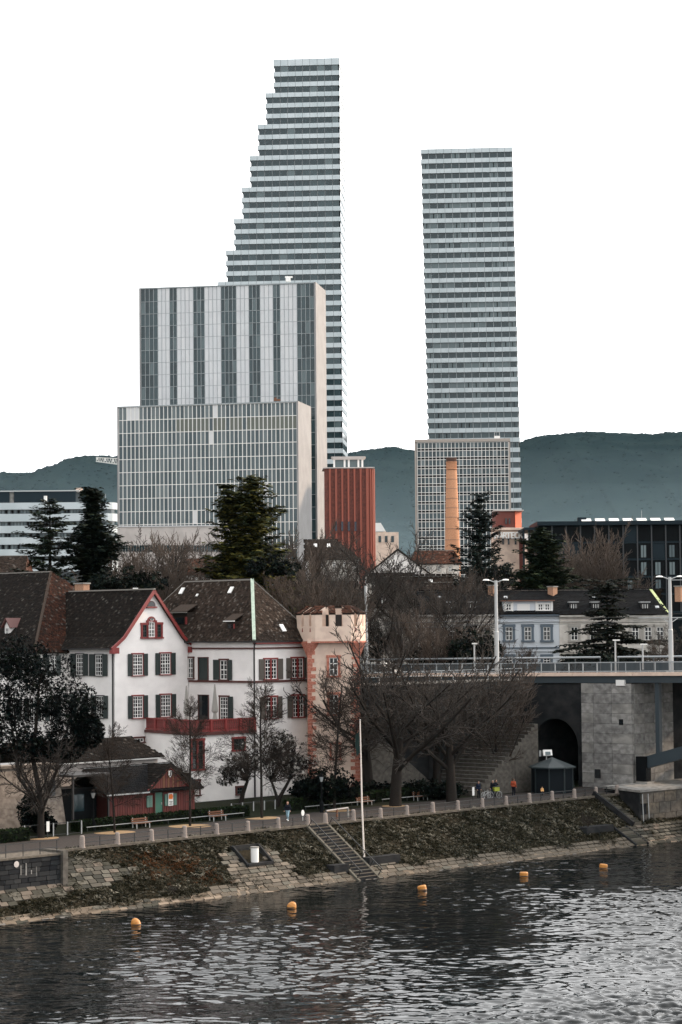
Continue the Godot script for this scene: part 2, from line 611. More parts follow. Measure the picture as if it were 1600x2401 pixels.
func hills() -> void:
	var m := speckled([0.003, 0.009, 0.011], [0.010, 0.018, 0.019], 700.0, 1.0, 21, 0.02)
	m.metallic_specular = 0.0
	var nz := FastNoiseLite.new()
	nz.frequency = 0.02
	nz.fractal_octaves = 3
	var rough := FastNoiseLite.new()
	rough.frequency = 0.05
	# ridge heights read along the skyline: photo x, photo y
	var defs := [
		["wooded_hill", 3600.0, [[-700, 1170], [-300, 1150], [0, 1116], [60, 1108], [120, 1106], [200, 1088], [245, 1075], [300, 1072], [380, 1080], [520, 1130], [700, 1230]], 1500.0],
		["wooded_hill", 4600.0, [[300, 1120], [560, 1095], [780, 1068], [830, 1062], [880, 1058], [920, 1053], [960, 1060], [1010, 1075], [1100, 1110], [1250, 1180]], 1700.0],
		["wooded_hill", 4000.0, [[640, 1320], [820, 1268], [940, 1222], [1020, 1170], [1100, 1105], [1180, 1050], [1230, 1032], [1290, 1028], [1350, 1023], [1440, 1027], [1480, 1031], [1530, 1026], [1570, 1019], [1620, 1017], [1800, 1012], [2100, 1030], [2600, 1090]], 1900.0]]
	for d in defs:
		var dist: float = d[1]
		var line: Array = d[2]
		var depth: float = d[3]
		var xs := []
		for i in range(int(line[0][0]), int(line[-1][0]) + 1, 9):
			xs.append(float(i))
		var zs := []
		for j in 46:
			zs.append(j / 36.0)
		var top := func(px: float) -> float:
			for k in line.size() - 1:
				if px <= line[k + 1][0]:
					var f: float = (px - line[k][0]) / float(line[k + 1][0] - line[k][0])
					return lerpf(line[k][1], line[k + 1][1], f)
			return line[-1][1]
		var at := func(px: float, f: float) -> Vector3:
			var ridge := P(px, top.call(px), dist)
			var z := -dist + depth * (1.0 - f)
			var x := ridge.x + (1.0 - f) * 30.0 * nz.get_noise_2d(px, 3.0)
			var up := pow(sin(minf(f, 1.0) * PI / 2.0), 1.25) if f <= 1.0 else 1.0 - (f - 1.0) * 1.6
			var y := 10.0 + (ridge.y - 16.0) * up
			y += 16.0 * nz.get_noise_2d(px * 0.35, f * 60.0) * sin(minf(f, 1.0) * PI) * 0.9
			y += 2.0 * rough.get_noise_2d(x * 0.9, z * 0.9)
			return Vector3(x, y, z)
		var o := struct(d[0], sheet(xs, zs, at), m)
		# the trees along the crest stand out against the sky
		var blob := MB.new()
		blob.lathe(Vector3.ZERO, [Vector2(0.0, 0.0), Vector2(0.42, 0.25), Vector2(0.5, 0.5), Vector2(0.3, 0.82), Vector2(0.0, 1.0)], 6)
		var xf := []
		for k in 7000:
			var px := rng.randf_range(line[0][0], line[-1][0])
			var f := 1.0 + rng.randf_range(-0.16, 0.03)
			if rng.randf() < 0.72:
				f = rng.randf_range(0.30, 0.98)
			var p: Vector3 = at.call(px, f)
			var s := rng.randf_range(3.0, 6.5)
			xf.append(Transform3D(Basis(Vector3.UP, rng.randf() * TAU).scaled(Vector3(s * 1.1, s * (rng.randf_range(0.9, 1.5) if f > 0.98 else 0.6), s * 1.1)), p - Vector3(0, s * 0.35, 0)))
		many(o, "forest", blob.mesh(), m, xf)
	for k in 5:                                          # thin haze lying in the valley before the hills, thicker lower down
		var mist := FogVolume.new()
		mist.name = numbered("valley_haze")
		mist.shape = RenderingServer.FOG_VOLUME_SHAPE_ELLIPSOID
		mist.size = Vector3(6500.0, 350.0 - 50.0 * k, 1700.0 - 60.0 * k)
		mist.position = Vector3(150.0, 8.0, -1850.0)
		var fm := FogMaterial.new()
		fm.density = 0.000042
		fm.albedo = Color(0.80, 0.92, 0.97)
		mist.material = fm
		mist.set_meta("kind", "stuff")
		add_child(mist)

func yawed(deg: float) -> Basis:
	return Basis(Vector3.UP, deg_to_rad(deg))


func towers() -> void:
	stepped_tower()
	slim_tower()
	slab_blocks()


func stepped_tower() -> void:
	# front right edge seen at (800, 670); floors 3.6 m, three to a step
	var d := 753.0
	var base := P(800, 670, d)
	var b := yawed(-4.3)
	var top := P(796, 135.5, d).y
	var o := thing("office_tower", "taller white banded tower with stepped left edge behind the pale slab blocks", "tower", Vector3(base.x, 11.0, -d), "banded office towers")
	var fl := 25.0 * d / F
	var bandh := fl * 0.45
	var pw := 18.4 * d / F
	var depth := 24.0
	var r0 := Vector3(base.x, 0, -d)                       # front right corner on the ground plan
	var band := MB.new()
	var core := MB.new()
	var side_band := MB.new()
	var side_glass := MB.new()
	var rail := MB.new()
	var extra_p := MB.new()
	var extra_g := MB.new()
	var slab := MB.new()
	var count := 0
	var y := top
	var floor_n := 0
	while y > 14.0:
		var first := floor_n == 0
		var bh := bandh * (1.45 if first else 1.0)
		var step := int(floor_n / 3.0)
		var wide := (638.0 - 795.0) * -1.0 * d / F + step * 19.4 * d / F
		wide = minf(wide, 62.0)
		var yc := y - bh * 0.5
		var out := 0.32
		# one closed belt round the floor, then the panels on its front
		slab.bx(r0 - b.x * (wide * 0.5) - b.z * (depth * 0.5) + Vector3(0, yc, 0), Vector3(wide, bh, depth), b)
		var gh := fl - bandh
		core.bx(r0 - b.x * (wide * 0.5) - b.z * (depth * 0.5) + Vector3(0, y - bh - gh * 0.5, 0), Vector3(wide - 2.0 * out - 0.3, gh, depth - 2.0 * out - 0.1), b)
		var n := int(round(wide / pw))
		for k in n:
			var w := wide / n
			var c := r0 - b.x * (w * (k + 0.5))
			var visible := y > 138.0 or k < 2
			var pxf := Transform3D(Basis(b.x * (w - 0.10), Vector3.UP * (bh - 0.08), b.z * 0.10), c + Vector3(0, yc, 0) + b.z * 0.05)
			var gw := w - 0.24
			var gc := c + Vector3(0, y - bh - gh * 0.5, 0) - b.z * (out - 0.12)
			if k == n - 1:
				gw = w - 0.62
				gc += b.x * 0.22
			if k == 0:
				gw = w - 0.5
				gc -= b.x * 0.18
			var g: Material = M.tower_glass
			if y < 185.0 and rng.randf() < 0.35:
				g = M.tower_glass_b
			if rng.randf() < 0.05:
				g = M.tower_glass_c
			var gxf := Transform3D(Basis(b.x * gw, Vector3.UP * gh, b.z * 0.06), gc)
			if visible and count < 298:
				piece(o, "spandrel_panel", ubox, M.band_white, pxf)
				piece(o, "window_pane", ubox, g, gxf)
				count += 1
			else:
				extra_p.bx(pxf.origin, Vector3(w - 0.10, bh - 0.08, 0.1), b)
				extra_g.bx(gxf.origin, Vector3(gw, gh, 0.06), b)
		# right end wall: bands with glass between
		side_band.bx(r0 + b.x * 0.04 - b.z * (depth * 0.5) + Vector3(0, yc, 0), Vector3(0.08, bh - 0.08, depth - 0.1), b)
		side_glass.bx(r0 - b.x * 0.06 - b.z * (depth * 0.5) + Vector3(0, y - bh - gh * 0.5, 0), Vector3(0.1, gh, depth - 1.2), b)
		if floor_n % 3 == 0 and floor_n > 0:
			var e := r0 - b.x * (wide - 0.4) + Vector3(0, y, 0)
			rail.bar(e + Vector3(0, 0.9, 0) - b.z, e + Vector3(0, 0.9, 0) + b.x * 2.0 - b.z, 0.06, 0.06)
			for q in 3:
				rail.bar(e + b.x * q - b.z, e + b.x * q + Vector3(0, 0.9, 0) - b.z, 0.05, 0.05, Vector3.RIGHT)
		y -= fl + (bh - bandh)
		floor_n += 1
	part(o, "floor_belt", slab, M.joint)
	part(o, "glass_core", core, M.mullion)
	part(o, "side_belt", side_band, M.band_white)
	part(o, "side_glass", side_glass, M.tower_glass).set_meta("kind", "stuff")
	part(o, "terrace_rail", rail, M.pale_metal)
	part(o, "lower_panels", extra_p, M.band_white).set_meta("kind", "stuff")
	part(o, "lower_panes", extra_g, M.tower_glass).set_meta("kind", "stuff")


func slim_tower() -> void:
	var d := 790.0
	var bl := P(1003, 1025, d)
	var br := P(1219, 1025, d)
	var top := P(1100, 347.5, d).y
	var o := thing("office_tower", "lower straight sided white banded tower behind the brick chimney", "tower", Vector3((bl.x + br.x) * 0.5, 11.0, -d), "banded office towers")
	var b := yawed(-4.2)
	var fl := 23.75 * d / F
	var bandh := fl * 0.46
	var wide := br.x - bl.x
	var depth := 22.0
	var slab := MB.new()
	var core := MB.new()
	var xp := MB.new()
	var xg := MB.new()
	var bl_in := MB.new()
	var count := 0
	var y := top
	var i := 0
	while y > 14.0:
		var shift := -1.35 * clampf((y - bl.y) / (top - bl.y), -0.6, 1.0)
		var c0 := Vector3((bl.x + br.x) * 0.5 + snappedf(shift, 0.12), 0, -d)
		var yc := y - bandh * 0.5
		var gh := fl - bandh
		slab.bx(c0 - b.z * (depth * 0.5) + Vector3(0, yc, 0), Vector3(wide, bandh, depth), b)
		core.bx(c0 - b.z * (depth * 0.5) + Vector3(0, y - bandh - gh * 0.5, 0), Vector3(wide - 0.9, gh, depth - 0.85), b)
		var n := 12
		var w := wide / n
		for k in n:
			var c := c0 + b.x * (w * (k + 0.5) - wide * 0.5)
			var pxf := Transform3D(Basis(b.x * (w - 0.09), Vector3.UP * (bandh - 0.08), b.z * 0.1), c + Vector3(0, yc, 0) + b.z * 0.05)
			var gw := w - 0.22 - (0.4 if k == 0 or k == n - 1 else 0.0)
			var gc := c + Vector3(0, y - bandh - gh * 0.5, 0) - b.z * 0.4 + b.x * (0.25 if k == 0 else (-0.25 if k == n - 1 else 0.0))
			var g: Material = [M.tower_glass, M.tower_glass_b][i % 2] if i > 3 else M.tower_glass
			var q := rng.randf()
			if i % 2 == 1 and i > 3:
				g = M.tower_glass_c if q < 0.78 else M.tower_glass
			elif q < 0.14:
				g = M.tower_glass_c
			var gxf := Transform3D(Basis(b.x * gw, Vector3.UP * gh, b.z * 0.06), gc)
			var seen := y > bl.y - 3.0 or k >= n - 2
			if seen and count < 299:
				piece(o, "spandrel_panel", ubox, M.band_white, pxf)
				piece(o, "window_pane", ubox, g, gxf)
				count += 1
			else:
				xp.bx(pxf.origin, Vector3(w - 0.09, bandh - 0.08, 0.1), b)
				xg.bx(gxf.origin, Vector3(gw, gh, 0.06), b)
			if g == M.tower_glass_c and q < 0.3:
				bl_in.bx(gc + b.z * 0.05, Vector3(gw * 0.12, gh * 0.9, 0.05), b)
		y -= fl
		i += 1
	part(o, "floor_belt", slab, M.joint)
	part(o, "glass_core", core, M.mullion)
	part(o, "lower_panels", xp, M.band_white).set_meta("kind", "stuff")
	part(o, "lower_panes", xg, M.tower_glass_b).set_meta("kind", "stuff")
	part(o, "window_blinds", bl_in, M.black_metal).set_meta("kind", "stuff")
	# roof car of the window cleaners
	var gb := thing("roof_machine", "small pale machine on the parapet of the small gridded block", "machine", P(1166, 1029, 640))
	var mb := MB.new()
	var g0 := P(1166, 1026, 640)
	mb.bx(g0, Vector3(1.6, 0.9, 1.2))
	part(gb, "car", mb, M.white_paint)
	mb = MB.new()
	for k in [-0.7, 0.7]:
		mb.bar(g0 + Vector3(k, 0.4, 0), g0 + Vector3(k, 1.6, 0), 0.12, 0.12, Vector3.RIGHT)
	mb.bar(g0 + Vector3(-0.7, 1.6, 0), g0 + Vector3(0.7, 1.6, 0), 0.12, 0.12)
	part(gb, "frame", mb, M.pale_metal)


# a curtain wall: columns given by their widths, rows by their heights; kind(column, row) picks the pane
func curtain(o: Node3D, corner: Vector3, b: Basis, cols: Array, rows: Array, bar_w: float, kind: Callable, bar_mat: Material, limit := 299) -> void:
	var wide := 0.0
	var tall := 0.0
	for c in cols: wide += c
	for r in rows: tall += r
	var bars := MB.new()
	var rest := {}
	var n := 0
	var y := 0.0
	var x := 0.0
	for i in cols.size() + 1:
		bars.bx(corner + b.x * x - Vector3(0, tall * 0.5, 0) + b.z * 0.12, Vector3(bar_w, tall, 0.24), b)
		if i < cols.size(): x += cols[i]
	for j in rows.size() + 1:
		bars.bx(corner + b.x * wide * 0.5 - Vector3(0, y, 0) + b.z * 0.10, Vector3(wide, bar_w * 0.9, 0.18), b)
		if j < rows.size(): y += rows[j]
	y = 0.0
	for j in rows.size():
		x = 0.0
		for i in cols.size():
			var k: Array = kind.call(i, j)
			var c: Vector3 = corner + b.x * (x + cols[i] * 0.5) - Vector3(0, y + rows[j] * 0.5, 0) + b.z * k[2]
			var s := Vector3(cols[i] - bar_w * 0.5, rows[j] - bar_w * 0.5, 0.08)
			if n < limit:
				piece(o, k[0], ubox, k[1], Transform3D(Basis(b.x * s.x, b.y * s.y, b.z * s.z), c))
				n += 1
			else:
				if not rest.has(k[1]):
					rest[k[1]] = MB.new()
				rest[k[1]].bx(c, s, b)
			x += cols[i]
		y += rows[j]
	part(o, "mullion_grid", bars, bar_mat)
	for m in rest:
		part(o, "lower_panes", rest[m], m).set_meta("kind", "stuff")


func block_body(o: Node3D, corner: Vector3, b: Basis, wide: float, tall: float, depth: float, side: Material, lip := 0.5) -> void:
	var mb := MB.new()
	mb.bx(corner + b.x * wide * 0.5 - Vector3(0, tall * 0.5, 0) - b.z * (depth * 0.5 + 0.05), Vector3(wide - 0.1, tall - 0.1, depth), b)
	part(o, "core", mb, M.joint)
	for e in [wide + lip * 0.5, -lip * 0.5]:             # end walls
		mb = MB.new()
		mb.bx(corner + b.x * e - Vector3(0, tall * 0.5, 0) - b.z * (depth * 0.5 - 0.15), Vector3(lip, tall + 0.6, depth + 0.5), b)
		part(o, "end_wall", mb, side)
	mb = MB.new()
	mb.bx(corner + b.x * wide * 0.5 + Vector3(0, 0.15, 0) - b.z * (depth * 0.5 - 0.2), Vector3(wide, 0.32, depth + 0.45), b)
	part(o, "roof_edge", mb, M.mullion)


func slab_blocks() -> void:
	# upper slab: glass and panel bays
	var d := 640.0
	var k := d / F
	var b := yawed(-9.5)
	var right := P(737, 664, d)
	var wide := (right - hit(331, 668, right, b.z)).dot(b.x)
	var corner := right - b.x * wide
	var o := thing("slab_block", "taller slab block of grey panels and dark window strips before the stepped tower", "office block", Vector3(right.x - wide * 0.5, 11, -d), "slab blocks with gridded fronts")
	var bays := [[4, 0, 9.9], [3, 1, 9.3], [2, 0, 8.5], [4, 1, 9.6], [3, 0, 8.7], [4, 1, 9.6], [4, 0, 8.9], [3, 1, 9.7], [3, 0, 8.7], [3, 1, 9.9], [2, 0, 8.3], [4, 1, 9.7], [4, 0, 9.9]]
	var cols := []
	var is_panel := []
	for bay in bays:
		for q in bay[0]:
			cols.append(bay[2] * k)
			is_panel.append(bay[1] == 1)
	var sum := 0.0
	for c in cols: sum += c
	for i in cols.size(): cols[i] *= wide / sum
	var rows := []
	for j in 28: rows.append((29.3 if j else 31.0) * k * 1.0)
	var tall := 0.0
	for r in rows: tall += r
	var kind := func(i: int, j: int) -> Array:
		if is_panel[i]:
			return ["facade_panel", M.panel[[0, 0, 1, 2, 0][(i * 7 + j * 3) % 5]], 0.10]
		return ["window_pane", [M.tower_glass, M.tower_glass_b, M.tower_glass_b, M.tower_glass, M.tower_glass_c][(i * 5 + j * 11 + i * j) % 7 % 5], 0.0]
	curtain(o, corner, b, cols, rows, 0.13, kind, M.mullion)
	block_body(o, corner, b, wide, tall, 16.5, M.end_wall, 0.5)
	var rb := thing("roof_machine", "pale window cleaning machine on the roof edge of the taller slab", "machine", P(676, 660, d + 4))
	var mb := MB.new()
	var q0 := P(676, 656, d + 4)
	mb.bx(q0, Vector3(1.4, 1.2, 1.4))
	mb.bx(q0 + Vector3(0.2, 0.8, 0), Vector3(2.2, 0.4, 0.6))
	part(rb, "car", mb, M.white_paint)
	# lower slab
	d = 610.0
	k = d / F
	b = yawed(-12.0)
	right = P(696.5, 943, d)
	wide = (right - hit(279, 947, right, b.z)).dot(b.x)
	corner = right - b.x * wide
	o = thing("slab_block", "lower slab block with a fine white grid of windows above the trees", "office block", Vector3(right.x - wide * 0.5, 11, -d), "slab blocks with gridded fronts")
	cols = []
	for i in 43: cols.append(wide / 43.0)
	rows = []
	for j in 17: rows.append(31.3 * k)
	tall = 31.3 * k * 17
	kind = func(i: int, j: int) -> Array:
		if [[2, 0], [3, 0], [4, 0], [23, 0], [22, 2], [35, 6], [18, 8]].has([i, j]):
			return ["facade_panel", M.panel[1], 0.05]
		var h := (i * 13 + j * 29 + (i * j) % 11) % 8
		if j == 0 and h < 5:
			return ["window_pane", M.pane_c if h < 2 else M.pane_a, 0.0]
		if j == 1 and i > 13:
			return ["window_pane", M.pane_warm if h != 3 else M.pane_a, 0.0]
		return ["window_pane", [M.pane_a, M.pane_b, M.tower_glass_b, M.pane_b, M.pane_a, M.pane_c, M.pane_b, M.pane_a][h], 0.0]
	curtain(o, corner, b, cols, rows, 0.18, kind, M.white_paint)
	block_body(o, corner, b, wide, tall, 15.8, M.end_wall, 0.4)
	var rc := thing("roof_machine", "small pale machine on the roof of the lower slab", "machine", P(650, 940, d + 3))
	mb = MB.new()
	var q1 := P(650, 938, d + 3)
	mb.bx(q1, Vector3(1.8, 0.5, 1.0))
	mb.bx(q1 + Vector3(-0.4, 0.4, 0), Vector3(0.7, 0.5, 0.8))
	part(rc, "car", mb, M.wood)
	# white podium under them
	d = 560.0
	o = thing("podium_building", "long low white building under the lower slab behind bare trees", "building", P(400, 1400, d))
	mb = MB.new()
	var pl := P(262, 1236, d)
	var pr := P(560, 1234, d)
	mb.bx(Vector3((pl.x + pr.x) * 0.5, pl.y - 15.0, -d - 12.0), Vector3(pr.x - pl.x, 30.0, 24.0))
	part(o, "wall", mb, M.stone_wall)
	mb = MB.new()
	mb.bx(Vector3((pl.x + pr.x) * 0.5, pl.y + 0.12, -d - 12.0), Vector3(pr.x - pl.x + 0.3, 0.25, 24.4))
	part(o, "roof_edge", mb, M.panel[1])
	mb = MB.new()
	for i in 46:
		var c := P(266 + i * 6.4, 1286, d)
		mb.bx(c + Vector3(0, 0, 0.1), Vector3(0.5, 1.6, 0.3))
	part(o, "window_strip", mb, M.tower_glass).set_meta("kind", "stuff")
	# gridded block before the slim tower
	d = 640.0
	k = d / F
	b = yawed(-3.0)
	var left := P(976, 1031, d)
	wide = 217.0 * k
	o = thing("slab_block", "small block with a white window grid behind the brick chimney", "office block", Vector3(left.x + wide * 0.5, 11, -d), "slab blocks with gridded fronts")
	cols = []
	for i in 24: cols.append(wide * 0.985 / 24.0)
	rows = []
	for j in 22:
		rows.append((14.6 if j else 13.5) * k)
		rows.append(6.2 * k)
	tall = 0.0
	for r in rows: tall += r
	kind = func(i: int, j: int) -> Array:
		if j % 2 == 1:
			return ["spandrel_pane", M.black_metal, 0.0]
		var h := (i * 17 + j * 7 + (i * j) % 13) % 9
		return ["window_pane", [M.tower_glass, M.tower_glass_b, M.pane_a, M.tower_glass_b, M.pane_c, M.tower_glass, M.pane_a, M.tower_glass, M.tower_glass_b][h if j < 14 or h != 4 else 0], 0.0]
	curtain(o, left - Vector3(0, 7.5 * k, 0) + b.x * 0.3, b, cols, rows, 0.15, kind, M.white_paint)
	mb = MB.new()
	mb.bx(left + b.x * wide * 0.5 - Vector3(0, tall * 0.5 + 4, 0) - b.z * 6.2, Vector3(wide, tall + 8, 12.0), b)
	part(o, "core", mb, M.joint)
	mb = MB.new()
	mb.bx(left + b.x * wide * 0.5 - Vector3(0, 3.2 * k, 0) - b.z * 5.8, Vector3(wide + 0.9, 6.6 * k, 12.6), b)
	for sx in [-0.2, wide + 0.2]:
		mb.bx(left + b.x * sx - Vector3(0, tall * 0.5 + 5.0, 0) - b.z * 5.9, Vector3(0.5, tall + 8, 12.5), b)
	part(o, "stone_frame", mb, M.frame_stone)

const ORD := ["first", "second", "third", "fourth", "fifth", "sixth", "seventh", "eighth", "ninth", "tenth", "eleventh", "twelfth", "thirteenth", "fourteenth", "fifteenth", "sixteenth"]


func bank_at(s: float, f: float, up := 0.0) -> Vector3:
	var e := edge_t(s)
	var nrm := (NV * (-4.4) + Vector3.UP * (-e)).normalized()
	return W(s, lerpf(e, 0.0, f), 4.4 * f) + nrm * up


func bank_basis(s: float) -> Basis:
	var up := (bank_at(s, 1.0) - bank_at(s, 0.0)).normalized()
	return Basis(DV, DV.cross(up).normalized() * -1.0, up) if DV.cross(up).y < 0.0 else Basis(DV, DV.cross(up).normalized(), up)


func inside(poly: Array, s: float, f: float) -> bool:
	return Geometry2D.is_point_in_polygon(Vector2(s, f), PackedVector2Array(poly))


var ramp := [Vector2(-12.3, 0.66), Vector2(-6.4, 0.66), Vector2(-5.2, 0.02), Vector2(-13.6, 0.02)]
var left_paving := [Vector2(-42, 0.52), Vector2(-31.6, 0.50), Vector2(-29.5, 0.93), Vector2(-25.0, 0.80), Vector2(-21.5, 0.55), Vector2(-25.5, 0.40), Vector2(-42, 0.20)]


func paved(s: float, f: float) -> int:
	if s > -0.1 and s < 2.75 and f > -0.03:
		return 0                                        # the stairs
	if s > -10.6 and s < -7.7 and f > 0.46 and f < 0.72:
		return 0                                        # the niche
	if inside(ramp, s, f): return 1
	if inside(left_paving, s, f): return 2
	if s > 2.8 and s < 6.3 and f < 0.26 and f > 0.02: return 3
	if s > 40.5 and f < 0.36 and f > 0.02: return 4
	if f < 0.16 and f > 0.02 and s > -16.0 and s < 45.0: return 5
	return 0


func bank() -> void:
	var mb := MB.new()
	var ss := []
	for i in 46: ss.append(-70.0 + i * 4.0)
	var fs := [-0.6, -0.1, 0.0, 0.2, 0.4, 0.6, 0.8, 0.97, 1.03]
	var o := struct("embankment", sheet(ss, fs, func(s, f): return bank_at(s, f, -0.14)), M.earth)
	var tones := [speckled([0.06, 0.052, 0.042], [0.15, 0.128, 0.102], 0.9, 0.9, 41, 0.05), speckled([0.07, 0.06, 0.05], [0.14, 0.12, 0.097], 0.7, 0.9, 44, 0.06), speckled([0.045, 0.042, 0.033], [0.10, 0.086, 0.07], 0.8, 0.9, 45, 0.05), speckled([0.10, 0.085, 0.068], [0.20, 0.168, 0.135], 0.8, 0.9, 46, 0.05), speckled([0.07, 0.066, 0.054], [0.14, 0.13, 0.108], 1.0, 0.9, 42, 0.05)]
	var left_tones := [mat(0.052, 0.050, 0.040, 0.9), mat(0.075, 0.068, 0.056, 0.9), tones[4], mat(0.040, 0.039, 0.033, 0.9), mat(0.13, 0.108, 0.088, 0.9)]
	# stones laid in courses on the slope
	var cand := []
	for r in 17:
		var f0 := r / 16.0
		var s := -42.0 + (0.5 if r % 2 else 0.0)
		while s < 56.0:
			var l := rng.randf_range(0.8, 1.2)
			var k := paved(s + l * 0.5, f0 + 0.03)
			if k > 0:
				cand.append([k, s, l, f0])
			s += l
	cand.sort_custom(func(a, b): return (a[0] if a[0] != 5 else 6) < (b[0] if b[0] != 5 else 6))
	var rest := MB.new()
	var n := 0
	var chipped := MB.new()
	chipped.extr(PackedVector2Array([Vector2(-0.5, -0.42), Vector2(-0.42, -0.5), Vector2(0.44, -0.5), Vector2(0.5, -0.4), Vector2(0.5, 0.43), Vector2(0.43, 0.5), Vector2(-0.45, 0.5), Vector2(-0.5, 0.4)]), Vector3(0, -0.5, 0), Vector3.RIGHT, Vector3.BACK, Vector3.UP)
	var stone := chipped.mesh()
	for c in cand:
		var b := bank_basis(c[1])
		var w: float = 7.6 / 16.5
		var tilt := Basis(b.x, rng.randf_range(-0.05, 0.05)) * Basis(b.z, rng.randf_range(-0.03, 0.03))
		var at := bank_at(c[1] + c[2] * 0.5, c[3] + 0.03, -0.06 + rng.randf_range(-0.02, 0.025))
		var xf := Transform3D(tilt * Basis(b.x * (c[2] - 0.09), b.y * 0.16, b.z * (w - 0.075)), at)
		if n < 299:
			piece(o, "paving_stone", stone, (left_tones if c[0] == 2 or c[0] == 4 else tones)[rng.randi() % 5], xf)
			n += 1
		else:
			var tb := Basis(xf.basis.x.normalized(), xf.basis.y.normalized(), xf.basis.z.normalized())
			rest.bx(at, Vector3(c[2] - 0.09, 0.16, w - 0.075), tb)
	part(o, "small_paving", rest, tones[0]).set_meta("kind", "stuff")
	# pale stone toe along the water
	var sandy := [speckled([0.11, 0.087, 0.065], [0.21, 0.168, 0.125], 0.8, 0.9, 47, 0.05), mat(0.215, 0.172, 0.132, 0.9), mat(0.115, 0.092, 0.07, 0.9), mat(0.145, 0.116, 0.088, 0.9)]
	mb = MB.new()
	for i in 50:
		var sa := -40.0 + i * 2.0
		mb.quad(bank_at(sa, -0.05, -0.05), bank_at(sa + 2.0, -0.05, -0.05), bank_at(sa + 2.0, 0.11, -0.05), bank_at(sa, 0.11, -0.05), Vector3.UP)
	struct("gravel_edge", mb, speckled([0.10, 0.08, 0.06], [0.20, 0.165, 0.125], 1.6, 0.95, 43, 0.05))
	var wet := [mat(0.055, 0.045, 0.035, 0.35), mat(0.075, 0.062, 0.048, 0.4)]
	var toe_n := 0
	var toe_rest := MB.new()
	for q in 4:
		var s2 := -50.0
		while s2 < 62.0:
			var l := rng.randf_range(0.6, 1.15)
			var b := bank_basis(s2)
			var f := -0.035 + q * 0.038 + rng.randf_range(-0.008, 0.008) + 0.012 * sin(s2 * 0.7)
			var keep: bool = rng.randf() < [1.0, 1.0, 0.9, 0.6][q] * (1.0 if s2 > -18.0 else 0.75)
			if keep and not (s2 > -0.6 and s2 < 2.7 and q > 0):
				var at := bank_at(s2 + l * 0.5, f, -0.085 + rng.randf_range(-0.02, 0.015))
				var tilt := Basis(b.z, rng.randf_range(-0.05, 0.05)) * Basis(b.y, rng.randf_range(-0.08, 0.08))
				var m: Material = wet[rng.randi() % 2] if q == 0 else sandy[rng.randi() % 4]
				if q > 0 and s2 < -22.0 and rng.randf() < 0.5: m = left_tones[rng.randi() % 4]
				if q > 0 and s2 > 33.0 and rng.randf() < 0.6: m = left_tones[rng.randi() % 4]
				if toe_n < 299 and q > 0 and s2 > -38.0 and s2 < 50.0:
					piece(o, "toe_stone", stone, m, Transform3D(tilt * Basis(b.x * (l - 0.03), b.y * 0.16, b.z * 0.33), at))
					toe_n += 1
				else:
					toe_rest.bx(at, Vector3(l - 0.03, 0.18, 0.36), tilt * b)
			s2 += l
	part(o, "wet_toe_stones", toe_rest, wet[1]).set_meta("kind", "stuff")
	# herbs and grass between
	var tuft := MB.new()
	var r2 := RandomNumberGenerator.new()
	r2.seed = 5
	for i in 9:
		var a := r2.randf() * TAU
		var d := Vector3(cos(a), 0, sin(a))
		var side := d.cross(Vector3.UP) * r2.randf_range(0.03, 0.06)
		var h := r2.randf_range(0.14, 0.34)
		var p0 := d * r2.randf_range(0.0, 0.12)
		var p1 := p0 + d * 0.10 + Vector3.UP * h * 0.7
		var p2 := p0 + d * r2.randf_range(0.22, 0.36) + Vector3.UP * h * r2.randf_range(0.6, 1.0)
		tuft.quad(p0 - side, p0 + side, p1 + side, p1 - side, Vector3.UP)
		tuft.tri(p1 - side, p1 + side, p2, Vector3.UP)
	var xf := []
	var cols := []
	for i in 26000:
		var s := rng.randf_range(-44.0, 56.0)
		var f := rng.randf_range(0.05, 1.02)
		var k := paved(s, f)
		if k > 0 and rng.randf() > (0.17 if k != 2 else 0.30) + (0.25 if k == 5 and f > 0.1 else 0.0):
			continue
		if s > -0.2 and s < 2.8:
			continue
		if s < -29.4 and f > 0.47:
			continue
		if s > -10.7 and s < -7.6 and f > 0.46 and f < 0.72:
			continue
		var size := rng.randf_range(0.5, 1.15) * (0.75 + 0.4 * sin(s * 0.9) * sin(f * 9.0))
		xf.append(Transform3D((Basis(bank_basis(s).x, 0.35) * Basis(Vector3.UP, rng.randf() * TAU)).scaled(Vector3(size, size * 0.9, size)), bank_at(s, f, -0.13)))
		var q := rng.randf()
		var col := Color(0.020, 0.0195, 0.010)
		if q < 0.50: col = Color(0.048, 0.043, 0.026)
		if q < 0.26: col = Color(0.115, 0.102, 0.072)
		if q < 0.09: col = Color(0.26, 0.24, 0.19)
		var rust := exp(-pow((s + 18.5) / 3.0, 2.0) - pow((f - 0.62) / 0.2, 2.0)) + 0.5 * exp(-pow((s + 15.0) / 1.4, 2.0) - pow((f - 0.3) / 0.1, 2.0))
		if rng.randf() < rust * 0.8:
			col = Color(0.115, 0.050, 0.020) * rng.randf_range(0.6, 1.2)
		cols.append(col * rng.randf_range(0.35, 0.95))
	many(o, "undergrowth", tuft.mesh(), M.leaf, xf, cols)
	# stairs down to the water
	var st_ := thing("bank_stairs", "stone stairs with iron handrails leading down the bank to the river", "stairs", W(1.3, 0, 0))
	var nst := 18
	for i in nst:
		var f := (i + 0.5) / nst
		var t := lerpf(edge_t(1.3), 0.0, f)
		var y := 4.4 * (i + 1) / nst
		piece(st_, "step", ubox, M.concrete_dark, Transform3D(Basis(DV * 2.3, Vector3.UP * 0.34, NV * 0.36), W(1.3, t, y - 0.21)))
		piece(st_, "tread", ubox, tones[[0, 1, 4, 2][i % 4]], Transform3D(Basis(DV * 2.34, Vector3.UP * 0.05, NV * 0.22), W(1.3, t - 0.05, y - 0.015)))
